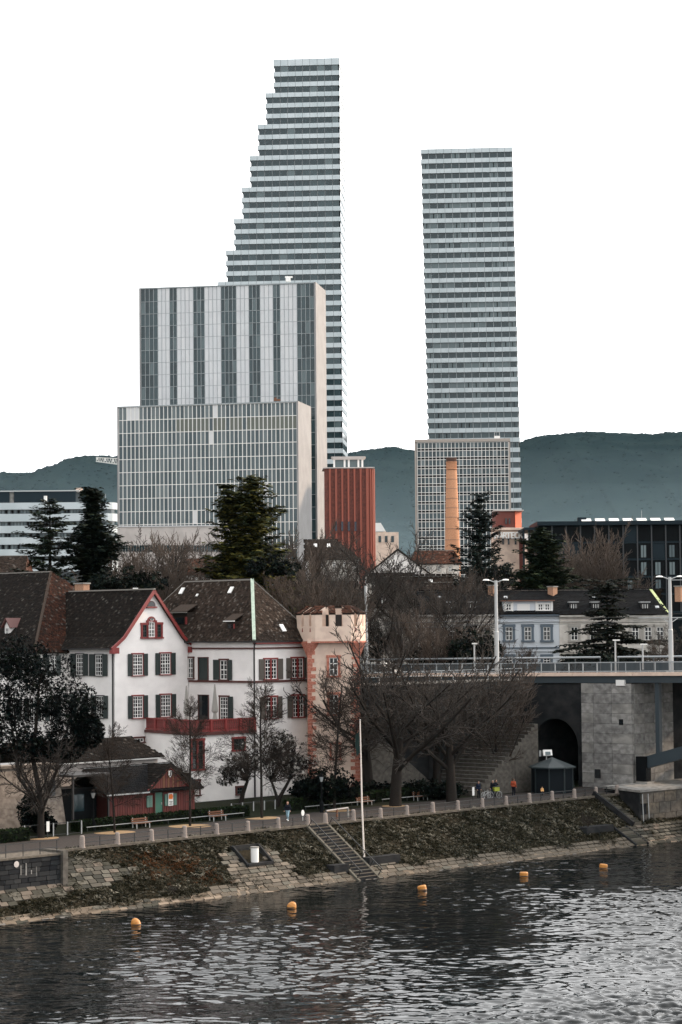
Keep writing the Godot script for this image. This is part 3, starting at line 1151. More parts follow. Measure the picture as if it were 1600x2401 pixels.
	for sx in [0.02, 2.6]:
		mb = MB.new()
		mb.bar(bank_at(sx, -0.03, 0.06), bank_at(sx, 1.0, 0.06), 0.26, 0.2)
		part(st_, "side_kerb", mb, tones[4])
	for sx in [0.0, 2.62]:
		mb = MB.new()
		mb.bar(bank_at(sx, 0.0, 0.9), bank_at(sx, 0.97, 0.9), 0.06, 0.06)
		for q in 7:
			var f := 0.02 + q * 0.155
			mb.bar(bank_at(sx, f, 0.0), bank_at(sx, f, 0.9), 0.05, 0.05, DV)
		part(st_, "handrail", mb, M.iron)
	# landing ledges at each side of the stairs
	for k in [[-1.9, -0.05, 0.28, "flat concrete ledge on the bank left of the stairs"], [2.9, 7.0, 0.34, "flat concrete ledge on the bank right of the stairs by the flagpole"]]:
		var p := bank_at((k[0] + k[1]) * 0.5, k[2])
		mb = MB.new()
		mb.bx(p + Vector3(0, -0.25, 0) - NV * 0.25, Vector3(k[1] - k[0], 0.75, 1.1), Basis(DV, Vector3.UP, DV.cross(Vector3.UP)))
		solo("landing_ledge", mb, M.concrete_dark, k[3], "ledge", p)
	# niche with the pump
	var np := bank_at(-9.1, 0.48)
	var ni := thing("pump_niche", "dark concrete niche cut into the bank above the paved ramp", "niche", np)
	var nb := Basis(DV, Vector3.UP, -NV)
	mb = MB.new()
	mb.bx(np + NV * 1.6 + Vector3(0, 0.5, 0), Vector3(3.0, 1.7, 0.25), nb)
	part(ni, "back_wall", mb, M.concrete_dark)
	for sx in [-1.5, 1.5]:
		mb = MB.new()
		mb.extr(PackedVector2Array([Vector2(-0.4, -0.3), Vector2(1.7, -0.3), Vector2(1.7, 1.35), Vector2(1.3, 1.35), Vector2(-0.4, 0.0)]), np + DV * (sx - 0.1), NV, Vector3.UP, DV * 0.2)
		part(ni, "side_wall", mb, M.concrete_dark)
	mb = MB.new()
	mb.bx(np + NV * 0.6 + Vector3(0, -0.12, 0), Vector3(3.0, 0.2, 2.2), nb)
	part(ni, "floor", mb, M.concrete_dark)
	var pu := thing("pump_pipe", "white cylindrical pipe standing in the dark bank niche", "pipe", np - DV * 0.15)
	mb = MB.new()
	mb.lathe(np - DV * 0.15 + NV * 0.15, [Vector2(0.0, 0.0), Vector2(0.34, 0.0), Vector2(0.34, 1.25)], 20)
	part(pu, "pipe", mb, M.white_paint)
	mb = MB.new()
	mb.lathe(np - DV * 0.15 + NV * 0.15, [Vector2(0.37, 1.2), Vector2(0.37, 1.3), Vector2(0.0, 1.32)], 20)
	part(pu, "lid", mb, M.concrete)
	# quay wall of squared stone at the left
	var qw := thing("quay_wall", "dark squared stone quay wall with white lime streaks at the left edge", "wall", W(-37, -2.6, 2))
	mb = MB.new()
	mb.bx(W(-42.0, -1.32, 2.6), Vector3(24.4, 3.6, 2.36), nb)
	part(qw, "core", mb, M.concrete_dark)
	mb = MB.new()
	mb.bx(W(-42.0, -1.3, 4.44), Vector3(24.8, 0.16, 2.9), nb)
	part(qw, "coping", mb, M.concrete_e)
	var wt := [mat(0.018, 0.019, 0.021, 0.9), mat(0.027, 0.028, 0.029, 0.9), mat(0.038, 0.038, 0.038, 0.9), mat(0.013, 0.014, 0.016, 0.9)]
	for r in 7:
		var s := -54.0 + (r % 2) * 0.45
		var h := 0.37
		while s < -30.3:
			var l := minf(rng.randf_range(0.6, 1.15), -29.8 - s)
			piece(qw, "stone_block", stone, wt[rng.randi() % 4], Transform3D(Basis(DV * (l - 0.04), NV * 0.22, Vector3.UP * (h - 0.04)), W(s + l * 0.5, -2.56 + rng.randf_range(-0.02, 0.02), 4.36 - (r + 0.5) * h)))
			s += l
	mb = MB.new()
	mb.bx(W(-29.95, -1.5, 3.1), Vector3(0.5, 3.2, 2.9), nb)
	part(qw, "end_pier", mb, M.concrete_d)
	mb = MB.new()
	for q in 4:
		var s := -34.2 + q * 0.5 + rng.randf_range(-0.1, 0.1)
		mb.bx(W(s, -2.685, 3.55 - rng.randf_range(0.0, 0.4)), Vector3(rng.randf_range(0.04, 0.12), rng.randf_range(0.3, 1.0), 0.01), nb)
	part(qw, "lime_streak", mb, M.concrete).set_meta("kind", "stuff")
	mb = MB.new()
	mb.lathe(Vector3.ZERO, [Vector2(0.22, 0.0), Vector2(0.24, 0.05), Vector2(0.0, 0.06)], 16)
	var disc := solo("quay_sign", mb, M.stone_wall, "round pale plate fixed to the top of the quay wall", "plate", Vector3.ZERO)
	disc.transform = Transform3D(Basis(DV, -NV, Vector3.UP), W(-34.6, -2.68, 4.0))
	# steps by the bridge head
	var bs := thing("bridge_stairs", "narrow dark steps at the foot of the bridge pier", "stairs", W(41.5, edge_t(41.5), 0))
	for i in 9:
		piece(bs, "step", ubox, left_tones[i % 4], Transform3D(Basis(DV * 1.9, Vector3.UP * 0.3, NV * 0.3), bank_at(40.6, 0.03 + i * 0.035, 0.0) + Vector3(0, 0.05, 0)))
	for sx in [39.6, 41.6]:
		mb = MB.new()
		mb.bar(bank_at(sx, 0.0, 0.1), bank_at(sx, 0.36, 0.1), 0.2, 0.2)
		part(bs, "side_kerb", mb, M.concrete_dark)
	var bs2 := thing("bridge_stairs", "long stone stair running down beside the bridge pier wall", "stairs", W(43.5, 0, 4))
	for i in 14:
		var f := 1.0 - i * 0.047
		piece(bs2, "step", ubox, left_tones[i % 4], Transform3D(Basis(DV * 1.4, Vector3.UP * 0.35, NV * 0.40), bank_at(43.6, f, 0.0) + Vector3(0, 0.02, 0)))
	mb = MB.new()
	mb.bar(bank_at(42.7, 1.02, 0.25), bank_at(42.7, 0.36, 0.25), 0.3, 0.5)
	part(bs2, "side_wall", mb, M.concrete_dark)
	mb = MB.new()
	mb.bx(bank_at(37.0, 0.40) + Vector3(0, -0.2, 0), Vector3(4.5, 0.9, 1.2), nb)
	solo("landing_ledge", mb, M.concrete_dark, "dark ledge on the bank below the kiosk, near the pier", "ledge", bank_at(37.0, 0.4))


func leaf_box(parent: Node3D, nm: String, o: Vector3, size: Vector3, b: Basis, count: int, col: Color, leaf := 0.14) -> void:
	var lf := MB.new()
	for i in 4:
		var a := i * 1.7
		var d := Vector3(cos(a), 0.35 + 0.3 * sin(i * 2.1), sin(a)).normalized() * leaf
		var s := d.cross(Vector3(0.2, 1, 0.1)).normalized() * leaf * 0.4
		lf.quad(Vector3.ZERO - s * 0.3, d * 0.5 - s, d, d * 0.5 + s, Vector3.UP)
	var mb := MB.new()
	for i in count:
		var p := Vector3(rng.randf() - 0.5, rng.randf() - 0.5, rng.randf() - 0.5)
		var f := rng.randi() % 5
		if f < 2: p.y = 0.5
		elif f == 2: p.z = 0.5
		elif f == 3: p.x = 0.5 * signf(p.x)
		var at := o + b.x * (p.x * size.x) + b.y * (p.y * size.y) + b.z * (p.z * size.z)
		mb.stamp(lf.v, lf.n, Transform3D(Basis(Vector3(rng.randf() - 0.5, rng.randf() - 0.5, rng.randf() - 0.5).normalized(), rng.randf() * TAU).scaled(Vector3.ONE * rng.randf_range(0.7, 1.5)), at), col * rng.randf_range(0.5, 1.7))
	part(parent, nm, mb, M.leaf)


func hedge(label: String, s0: float, s1: float, t: float, h: float, w: float, y: float) -> void:
	var c := W((s0 + s1) * 0.5, t, y)
	var o := thing("hedge", label, "hedge", c, "clipped hedges along the promenade")
	var b := Basis(DV, Vector3.UP, -NV)
	var mb := MB.new()
	mb.bx(c + Vector3(0, h * 0.48, 0), Vector3(s1 - s0 - 0.15, h * 0.92, w - 0.15), b)
	part(o, "core", mb, M.hedge_core)
	leaf_box(o, "leaves", c + Vector3(0, h * 0.5, 0), Vector3(s1 - s0, h, w), b, int((s1 - s0) * 90), Color(0.013, 0.020, 0.009), 0.13)


func bench(label: String, at: Vector3) -> void:
	var o := thing("park_bench", label, "bench", at, "benches on the promenade")
	var b := Basis(DV, Vector3.UP, -NV)
	for k in 3:
		piece(o, "seat_slat", ubox, M.wood, Transform3D(Basis(b.x * 1.9, b.y * 0.04, b.z * 0.12), at + Vector3(0, 0.45, 0) + b.z * (k * 0.15 - 0.05)))
	for k in 2:
		piece(o, "back_slat", ubox, M.wood, Transform3D(Basis(b.x * 1.9, b.y * 0.13, b.z * 0.04), at + Vector3(0, 0.62 + k * 0.19, 0) - b.z * (0.2 + k * 0.05)))
	for sx in [-0.75, 0.75]:
		var mb := MB.new()
		mb.bar(at + b.x * sx + b.z * 0.3, at + b.x * sx + b.z * 0.27 + Vector3(0, 0.44, 0), 0.06, 0.06, DV)
		mb.bar(at + b.x * sx - b.z * 0.24, at + b.x * sx - b.z * 0.27 + Vector3(0, 0.95, 0), 0.06, 0.06, DV)
		mb.bar(at + b.x * sx + b.z * 0.3 + Vector3(0, 0.42, 0), at + b.x * sx - b.z * 0.25 + Vector3(0, 0.42, 0), 0.05, 0.05)
		part(o, "leg", mb, M.pale_metal)


func promenade() -> void:
	M.hedge_core = mat(0.006, 0.008, 0.005, 1.0)
	var y := 4.406
	var mb := MB.new()
	var nb := Basis(DV, Vector3.UP, -NV)
	for i in 28:
		var s0 := -70.0 + i * 5.0
		var wide := 9.2
		mb.quad(W(s0, -0.12, y), W(s0 + 5.0, -0.12, y), W(s0 + 5.0, wide, y), W(s0, wide, y), Vector3.UP)
	mb.quad(W(-60, -2.5, y), W(-29.9, -2.5, y), W(-29.9, -0.12, y), W(-60, -0.12, y), Vector3.UP)
	struct("promenade_path", mb, M.asphalt)
	mb = MB.new()                                       # side path into the gardens
	mb.quad(W(-26.0, 9.2, y), W(-18.0, 9.2, y), W(-18.0, 12.8, y + 0.02), W(-60.0, 12.8, y + 0.02), Vector3.UP)
	mb.quad(W(3.4, 9.2, y), W(9.0, 9.2, y), W(9.0, 12.6, y + 0.1), W(3.4, 12.6, y + 0.1), Vector3.UP)
	struct("garden_path", mb, M.asphalt)
	mb = MB.new()
	mb.bx(W(-13.0, -0.1, 4.36), Vector3(33.0, 0.2, 0.36), nb)
	mb.bx(W(27.0, -0.1, 4.36), Vector3(49.0, 0.2, 0.36), nb)
	struct("kerb", mb, M.concrete_e)
	# granite posts with rails between them
	var post_s := []
	for k in 8: post_s.append(0.25 - 3.72 * k)
	var right_s := []
	for k in 13: right_s.append(2.55 + 3.68 * k)
	var proto: Node3D = null
	for side in 2:
		var arr: Array = [post_s, right_s][side]
		for k in arr.size():
			var label := "granite post on the promenade edge, %s %s of the bank stairs" % [ORD[k], ["left", "right"][side]]
			var at := W(arr[k], -0.05, 4.4)
			if proto == null:
				proto = thing("granite_post", label, "post", at, "granite posts on the promenade edge")
				mb = MB.new()
				mb.lathe(at, [Vector2(0.24, 0.0), Vector2(0.22, 0.12), Vector2(0.19, 0.84), Vector2(0.15, 0.93), Vector2(0.0, 0.96)], 12)
				part(proto, "shaft", mb, M.granite)
				mb = MB.new()
				mb.lathe(at, [Vector2(0.27, -0.02), Vector2(0.27, 0.06), Vector2(0.2, 0.07)], 12)
				part(proto, "base", mb, M.granite)
			else:
				copy(proto, at, k * 1.3, rng.randf_range(0.93, 1.06), label)
			if k + 1 < arr.size():
				var a := at + DV * (0.2 if side else -0.2)
				var b := W(arr[k + 1], -0.05, 4.4) - DV * (0.2 if side else -0.2)
				var rl := thing("railing", "two dark iron rails with a middle post, %s span %s of the bank stairs" % [ORD[k], ["left", "right"][side]], "railing", (a + b) * 0.5, "iron railings between the granite posts")
				for h in [0.42, 0.80]:
					mb = MB.new()
					mb.bar(a + Vector3(0, h, 0), b + Vector3(0, h, 0), 0.06, 0.06)
					part(rl, "rail", mb, M.iron)
				mb = MB.new()
				mb.bar((a + b) * 0.5 - Vector3(0, 0.1, 0), (a + b) * 0.5 + Vector3(0, 0.84, 0), 0.06, 0.06, DV)
				part(rl, "middle_post", mb, M.iron)
	var qr := thing("quay_railing", "iron railing along the top of the squared stone quay wall", "railing", W(-37, -2.4, 4.4))
	for h in [0.45, 1.0]:
		mb = MB.new()
		mb.bar(W(-54, -2.35, 4.5 + h), W(-30.1, -2.35, 4.5 + h), 0.05, 0.05)
		part(qr, "rail", mb, M.iron)
	for k in 15:
		mb = MB.new()
		mb.bar(W(-53.7 + k * 1.67, -2.35, 4.5), W(-53.7 + k * 1.67, -2.35, 5.5), 0.05, 0.05, DV)
		part(qr, "upright", mb, M.iron)
	# clipped hedges, benches, low rails
	hedge("long low dark hedge before the red hut", -17.5, 3.0, 10.6, 1.0, 1.1, 4.4)
	hedge("low hedge by the lantern, right of the walking person", 9.3, 21.0, 11.2, 1.1, 1.2, 4.45)
	hedge("low dark hedge behind the thick riverside tree", 21.6, 34.0, 11.6, 1.2, 1.2, 4.4)
	hedge("square dark hedge at the left end of the promenade", -31.5, -24.5, 8.6, 1.0, 1.0, 4.4)
	bench("bench with orange wooden back before the red hut", W(-10.9, 9.5, 4.41))
	bench("bench with orange wooden back right of the red hut", W(-1.6, 9.5, 4.41))
	bench("wooden bench partly hidden by the flagpole", W(19.0, 10.2, 4.41))
	bench("wooden bench right of the thick riverside tree", W(27.6, 10.4, 4.41))
	for k in [[-16.8, 2.2, 9.9, "thin pale rail along the hedge before the red hut"], [10.6, 20.5, 10.2, "thin pale rail along the hedge beside the lantern"], [21.8, 33.0, 10.4, "thin pale rail along the hedge by the thick tree"]]:
		var lr := thing("low_rail", k[3], "railing", W((k[0] + k[1]) * 0.5, k[2], 4.4), "low rails along the hedges")
		mb = MB.new()
		mb.bar(W(k[0], k[2], 4.88), W(k[1], k[2], 4.88), 0.05, 0.05)
		part(lr, "rail", mb, M.pale_metal)
		for q in 7:
			mb = MB.new()
			var s := lerpf(k[0] + 0.1, k[1] - 0.1, q / 6.0)
			mb.bar(W(s, k[2], 4.38), W(s, k[2], 4.88), 0.05, 0.05, DV)
			part(lr, "upright", mb, M.iron)
	for k in [[-24.0, -17.8, 9.4, 4, "grey framed fence along the side path at the left"], [3.0, 8.8, 12.4, 4, "grey framed fence behind the walking person"]]:
		var fe := thing("path_fence", k[4], "fence", W((k[0] + k[1]) * 0.5, k[2], 4.4))
		for h in [0.15, 1.1]:
			mb = MB.new()
			mb.bar(W(k[0], k[2], 4.4 + h), W(k[1], k[2], 4.4 + h), 0.05, 0.05)
			part(fe, "rail", mb, M.iron)
		for q in k[3] + 1:
			var s := lerpf(k[0], k[1], q / float(k[3]))
			mb = MB.new()
			mb.bar(W(s, k[2], 4.4), W(s, k[2], 5.55), 0.08, 0.08, DV)
			part(fe, "upright", mb, M.pale_metal)
	# lanterns
	for k in [[10.9, 8.3, "street lantern on a thick base beside the low hedge"], [-15.8, 10.2, "street lantern at the left end of the red hut"]]:
		var at := W(k[0], k[1], 4.4)
		var la := thing("street_lantern", k[2], "lantern", at, "promenade lanterns")
		mb = MB.new()
		mb.lathe(at, [Vector2(0.2, 0.0), Vector2(0.2, 0.9), Vector2(0.09, 1.1), Vector2(0.06, 2.9)], 10)
		part(la, "pole", mb, M.black_metal)
		mb = MB.new()
		mb.lathe(at, [Vector2(0.09, 2.9), Vector2(0.2, 3.35), Vector2(0.0, 3.36)], 6)
		part(la, "glass", mb, M.glass_pale)
		mb = MB.new()
		mb.lathe(at, [Vector2(0.24, 3.36), Vector2(0.08, 3.6), Vector2(0.0, 3.7)], 6)
		part(la, "roof", mb, M.black_metal)
	# sandy rings round the trees on the path
	for k in [[-6.8, 7.6, 1.9], [-15.1, 8.2, 1.8], [3.1, 8.5, 1.7], [13.4, 9.0, 1.6], [20.8, 7.8, 1.3], [-22.3, 9.3, 1.5]]:
		mb = MB.new()
		mb.lathe(W(k[0], k[1], 4.40), [Vector2(k[2], 0.0), Vector2(k[2], 0.016), Vector2(0.0, 0.018)], 20)
		struct("tree_pit", mb, M.sand)

# ---- windows, walls and tiled roofs -------------------------------------------------------------
# style keys: cols, rows, surround (material), frame (material), sh (shutter material), lw / rw shutter widths in photo px, sill, head
func win(parent: Node3D, p0: Vector3, nrm: Vector3, l: float, r: float, t: float, b: float, style := {}) -> void:
	var u := Vector3.UP.cross(nrm).normalized()
	var mx := (l + r) * 0.5
	var my := (t + b) * 0.5
	var a := hit(l, my, p0, nrm)
	var z := hit(r, my, p0, nrm)
	var top := hit(mx, t, p0, nrm).y
	var bot := hit(mx, b, p0, nrm).y
	var c := Vector3((a.x + z.x) * 0.5, (top + bot) * 0.5, (a.z + z.z) * 0.5)
	var w := (z - a).dot(u)
	var h := top - bot
	win_at(parent, c, u, nrm, w, h, w / (r - l), style)


func win_at(parent: Node3D, c: Vector3, u: Vector3, nrm: Vector3, w: float, h: float, mpp: float, style := {}) -> void:
	var bs := Basis(u, Vector3.UP, nrm)
	var sur: Material = style.get("surround", M.dark_red)
	var th: float = style.get("th", 0.16)
	var mb := MB.new()
	if style.get("sides", true):
		for sx in [-1, 1]:
			mb.bx(c + u * sx * (w * 0.5 + th * 0.5) + nrm * 0.04, Vector3(th, h, 0.16), bs)
	mb.bx(c + Vector3(0, h * 0.5 + th * 0.5, 0) + nrm * 0.05, Vector3(w + th * 2.4, th, 0.2), bs)
	mb.bx(c - Vector3(0, h * 0.5 + th * 0.35, 0) + nrm * 0.08, Vector3(w + th * 2.6, th * 0.7, 0.26), bs)
	var o := part(parent, style.get("name", "window"), mb, sur)
	mb = MB.new()
	mb.bx(c + nrm * 0.012, Vector3(w, h, 0.02), bs)
	part(o, style.get("pane", "glass"), mb, style.get("glass", M.glass_dark))
	var cols: int = style.get("cols", 2)
	var rows: int = style.get("rows", 4)
	if cols > 0:
		mb = MB.new()
		var fw := 0.075
		for sx in [-1, 1]:
			mb.bx(c + u * sx * (w * 0.5 - fw * 0.5) + nrm * 0.04, Vector3(fw, h, 0.06), bs)
		for sy in [-1, 1]:
			mb.bx(c + Vector3(0, sy * (h * 0.5 - fw * 0.5), 0) + nrm * 0.042, Vector3(w - fw * 2.0, fw, 0.06), bs)
		for i in range(1, cols):
			var x := -w * 0.5 + w * i / cols
			mb.bx(c + u * x + nrm * 0.035, Vector3(0.05 if i * 2 != cols else 0.085, h, 0.05), bs)
		for j in range(1, rows):
			var y := -h * 0.5 + h * j / rows
			mb.bx(c + Vector3(0, y, 0) + nrm * 0.033, Vector3(w, 0.045 if j != int(rows * 0.5) + rows % 2 else 0.09, 0.045), bs)
		part(o, "frame", mb, style.get("frame", M.white_paint))
	if style.has("post"):
		mb = MB.new()
		mb.bx(c + nrm * 0.06, Vector3(0.22, h, 0.12), bs)
		part(o, "middle_post", mb, sur)
	for k in [["lw", -1], ["rw", 1]]:
		if style.has(k[0]):
			var sw: float = style[k[0]] * mpp
			var sc: Vector3 = c + u * k[1] * (w * 0.5 + th * 0.4 + sw * 0.5) + nrm * 0.09
			mb = MB.new()
			mb.bx(sc, Vector3(sw - 0.02, h + 0.1, 0.05), bs)
			for q in 11:
				mb.bx(sc + Vector3(0, (q - 5) * h / 11.6, 0) + nrm * 0.03, Vector3(sw - 0.16, h / 24.0, 0.03), bs)
			for sx in [-1, 1]:
				mb.bx(sc + u * sx * (sw * 0.5 - 0.05) + nrm * 0.032, Vector3(0.07, h + 0.08, 0.05), bs)
			part(o, "shutter", mb, style.get("sh", M.shutter))


func palette(kind: String) -> Color:
	var q := rng.randf()
	var k := rng.randf_range(0.45, 0.85)
	if kind == "red":
		if q < 0.07: return Color(0.17, 0.11, 0.085) * k
		return Color(0.12, 0.045, 0.027).lerp(Color(0.05, 0.028, 0.02), rng.randf()) * k
	if kind == "rust":
		if q < 0.06: return Color(0.09, 0.07, 0.06) * k
		return Color(0.062, 0.024, 0.015).lerp(Color(0.022, 0.015, 0.012), rng.randf()) * k
	if kind == "brown":
		if q < 0.07: return Color(0.12, 0.10, 0.085) * k
		return Color(0.062, 0.044, 0.034).lerp(Color(0.028, 0.021, 0.017), rng.randf()) * k
	if kind == "slate":
		return Color(0.014, 0.014, 0.015) * k
	if q < 0.012: return Color(0.11, 0.10, 0.088) * k
	if q < 0.08: return Color(0.045, 0.038, 0.032) * k
	return Color(0.021, 0.016, 0.013).lerp(Color(0.012, 0.0105, 0.0095), rng.randf()) * k


var tile_mesh: ArrayMesh


func roof_face(parent: Node3D, pts: Array, kind: String, step := 0.24, nm := "roof") -> void:
	if tile_mesh == null:
		var tm := MB.new()
		tm.bx(Vector3(0, 0, 0), Vector3(0.9, 0.11, 1.35), Basis(Vector3.RIGHT, -0.07))
		tile_mesh = tm.mesh()
	var u: Vector3 = (pts[1] - pts[0]).normalized()
	var nrm: Vector3 = (pts[1] - pts[0]).cross(pts[2] - pts[0]).normalized()
	if nrm.y < 0.0:
		nrm = -nrm
	var v := nrm.cross(u).normalized()
	if v.y < 0.0:
		v = -v
	var mb := MB.new()
	var poly := PackedVector2Array()
	var lo := Vector2(1e9, 1e9)
	var hi := Vector2(-1e9, -1e9)
	for p in pts:
		var q := Vector2((p - pts[0]).dot(u), (p - pts[0]).dot(v))
		poly.append(q)
		lo = lo.min(q)
		hi = hi.max(q)
	mb.extr(poly, pts[0] - nrm * 0.16, u, v, nrm * 0.15)
	var o := part(parent, nm, mb, M.roof_under)
	var xf := []
	var cols := []
	var rows := int((hi.y - lo.y) / step)
	for j in rows + 1:
		var y := lo.y + (j + 0.4) * step
		var n := int((hi.x - lo.x) / step) + 1
		for i in n:
			var x := lo.x + (i + (0.5 if j % 2 else 0.0)) * step
			if not Geometry2D.is_point_in_polygon(Vector2(x, y), poly):
				continue
			var jit := Basis(nrm, rng.randf_range(-0.05, 0.05)) * Basis(u, rng.randf_range(-0.05, 0.04))
			xf.append(Transform3D(jit * Basis(u * step, nrm * step, v * -step), pts[0] + u * x + v * y + nrm * (0.035 + rng.randf_range(0.0, 0.02))))
			cols.append(palette(kind))
	many(o, "roof_tiles", tile_mesh, M.tile, xf, cols)


func ridge_cap(parent: Node3D, a: Vector3, b: Vector3, m: Material, w := 0.3, nm := "ridge_cap") -> void:
	var mb := MB.new()
	mb.bar(a, b, w, w * 0.45)
	part(parent, nm, mb, m)


func old_house() -> void:
	M.ridge = mat(0.20, 0.185, 0.165, 0.8)
	gable_house()
	hip_house()
	left_wing()
	crown_tower()
	garden_buildings()


func gable_house() -> void:
	var o := thing("gabled_house", "white house with a steep red edged gable facing the river", "house", W(10.1, 31.1, 4.8), "wings of the old riverside house")
	var s0 := 5.1
	var s1 := 15.1
	var sm := 10.13
	var mb := MB.new()
	mb.extr(PackedVector2Array([Vector2(s0, 4.5), Vector2(s1, 4.5), Vector2(s1, 20.15), Vector2(sm + 4.0, 21.0), Vector2(sm, 25.6), Vector2(sm - 4.0, 21.0), Vector2(s0, 20.15)]), B0 + NV * 31.1, DV, Vector3.UP, NV * 14.0)
	part(o, "wall", mb, M.plaster)
	var prof := [Vector2(0.0, 25.85), Vector2(4.1, 21.15), Vector2(5.75, 20.0)]
	for side in [-1.0, 1.0]:
		for i in 2:
			var a: Vector2 = prof[i]
			var b: Vector2 = prof[i + 1]
			var t0 := 30.75
			var t1 := 45.0
			roof_face(o, [W(sm + side * b.x, t1 if side < 0 else t0, b.y), W(sm + side * b.x, t0 if side < 0 else t1, b.y), W(sm + side * a.x, t0 if side < 0 else t1, a.y), W(sm + side * a.x, t1 if side < 0 else t0, a.y)], "dark")
			mb = MB.new()
			mb.bar(W(sm + side * a.x, 30.72, a.y - 0.12), W(sm + side * b.x, 30.72, b.y - 0.12), 0.14, 0.32)
			part(o, "barge_board", mb, M.red_paint)
		mb = MB.new()
		mb.bx(W(sm + side * 5.35, 30.8, 19.75), Vector3(0.9, 0.6, 0.5), Basis(DV, Vector3.UP, -NV))
		part(o, "eave_block", mb, M.red_paint)
	ridge_cap(o, W(sm, 30.7, 25.95), W(sm, 44.0, 25.95), M.ridge)
	mb = MB.new()
	mb.bar(W(4.35, 30.8, 19.92), W(4.35, 38.6, 19.92), 0.16, 0.14)
	part(o, "gutter", mb, M.gutter)
	mb = MB.new()
	mb.tube([W(4.9, 31.35, 19.8), W(4.98, 31.3, 19.3), W(4.98, 31.3, 5.0)], [0.08, 0.08, 0.08], 8)
	part(o, "downpipe", mb, M.gutter)
	var p := W(5.1, 31.1)
	var n := -NV
	for w in [[310.7, 333.8, 1534, 1583.5, 10.5, 11.0], [375.5, 398.5, 1532, 1581, 10.8, 11.5], [311, 334, 1632, 1683.5, 10.6, 11.0], [376, 399.5, 1629, 1680.5, 10.5, 11.5]]:
		win(o, p, n, w[0], w[1], w[2], w[3], {"cols": 4, "rows": 6, "surround": M.red_paint, "lw": w[4], "rw": w[5], "th": 0.13})
	# attic window of three lights, the middle one arched
	win(o, p, n, 334, 343, 1465, 1494, {"cols": 2, "rows": 4, "surround": M.red_paint, "th": 0.22, "frame": M.shutter})
	win(o, p, n, 367.5, 377, 1464, 1494, {"cols": 2, "rows": 4, "surround": M.red_paint, "th": 0.22, "frame": M.shutter})
	win(o, p, n, 347, 362.5, 1459, 1494, {"cols": 4, "rows": 4, "surround": M.red_paint, "th": 0.2})
	for k in [[354.7, 1459.5, 7.8, 0.16, M.red_paint, M.white_paint, "arched_light"], [354.3, 1421.5, 8.2, 0.08, M.dark_red, M.glass_dark, "attic_opening"]]:
		var c := hit(k[0], k[1], p, n)
		var rr: float = (hit(k[0] + k[2], k[1], p, n) - c).length()
		var pts := PackedVector2Array()
		var outer := PackedVector2Array()
		for q in 13:
			pts.append(Vector2(cos(PI * q / 12.0), sin(PI * q / 12.0)) * rr)
			outer.append(Vector2(cos(PI * q / 12.0), sin(PI * q / 12.0)) * (rr + k[3]))
		mb = MB.new()
		mb.extr(outer, c, DV, Vector3.UP, n * 0.09)
		var ar := part(o, k[6], mb, k[4])
		mb = MB.new()
		mb.extr(pts, c + n * 0.05, DV, Vector3.UP, n * 0.05)
		part(ar, "pane", mb, M.glass_dark)
		if k[6] == "arched_light":
			mb = MB.new()
			for q in 5:
				var d := DV * cos(PI * (q + 0.5) / 5.0) + Vector3.UP * sin(PI * (q + 0.5) / 5.0)
				mb.bar(c + n * 0.13, c + n * 0.13 + d * rr, 0.04, 0.04, n)
			part(ar, "fan_bars", mb, M.white_paint)
		else:
			mb = MB.new()
			mb.bx(c + n * 0.1 - Vector3(0, 0.1, 0), Vector3(rr * 2.8, 0.14, 0.28), Basis(DV, Vector3.UP, n))
			part(ar, "sill", mb, M.red_paint)
	win(o, p, n, 307, 336, 1731, 1740, {"cols": 4, "rows": 1, "surround": M.dark_red})
	var lp := W(5.1, 31.1)
	for w in [[180.5, 196.5, 1534, 1583, 12.5, 11], [225.5, 242, 1535, 1584, 13.5, 11]]:
		win(o, lp, -DV, w[0], w[1], w[2], w[3], {"cols": 3, "rows": 5, "surround": M.gutter, "lw": w[4], "rw": w[5], "th": 0.1})
	for w in [[181, 197, 1632, 1683, 12, 11], [228, 244, 1632, 1683, 12, 10]]:
		win(o, lp, -DV, w[0], w[1], w[2], w[3], {"cols": 3, "rows": 5, "surround": M.gutter, "lw": w[4], "rw": w[5], "th": 0.1})
	chimney(o, P(193, 1386, 234), 0.85, 1.5, 1.4)
	mb = MB.new()
	mb.bx(P(318, 1384, 229), Vector3(0.45, 0.5, 0.45), yawed(20))
	part(o, "roof_vent", mb, M.white_paint)


func chimney(parent: Node3D, c: Vector3, w: float, h: float, deep: float, m: Material = null) -> void:
	var bs := Basis(DV, Vector3.UP, -NV)
	var mb := MB.new()
	mb.bx(c - Vector3(0, 0.3, 0), Vector3(w, h + 0.6, deep), bs)
	var o := part(parent, "chimney", mb, m if m else M.brick)
	mb = MB.new()
	mb.bx(c + Vector3(0, h * 0.5 + 0.06, 0), Vector3(w + 0.2, 0.14, deep + 0.2), bs)
	part(o, "cap", mb, M.concrete)


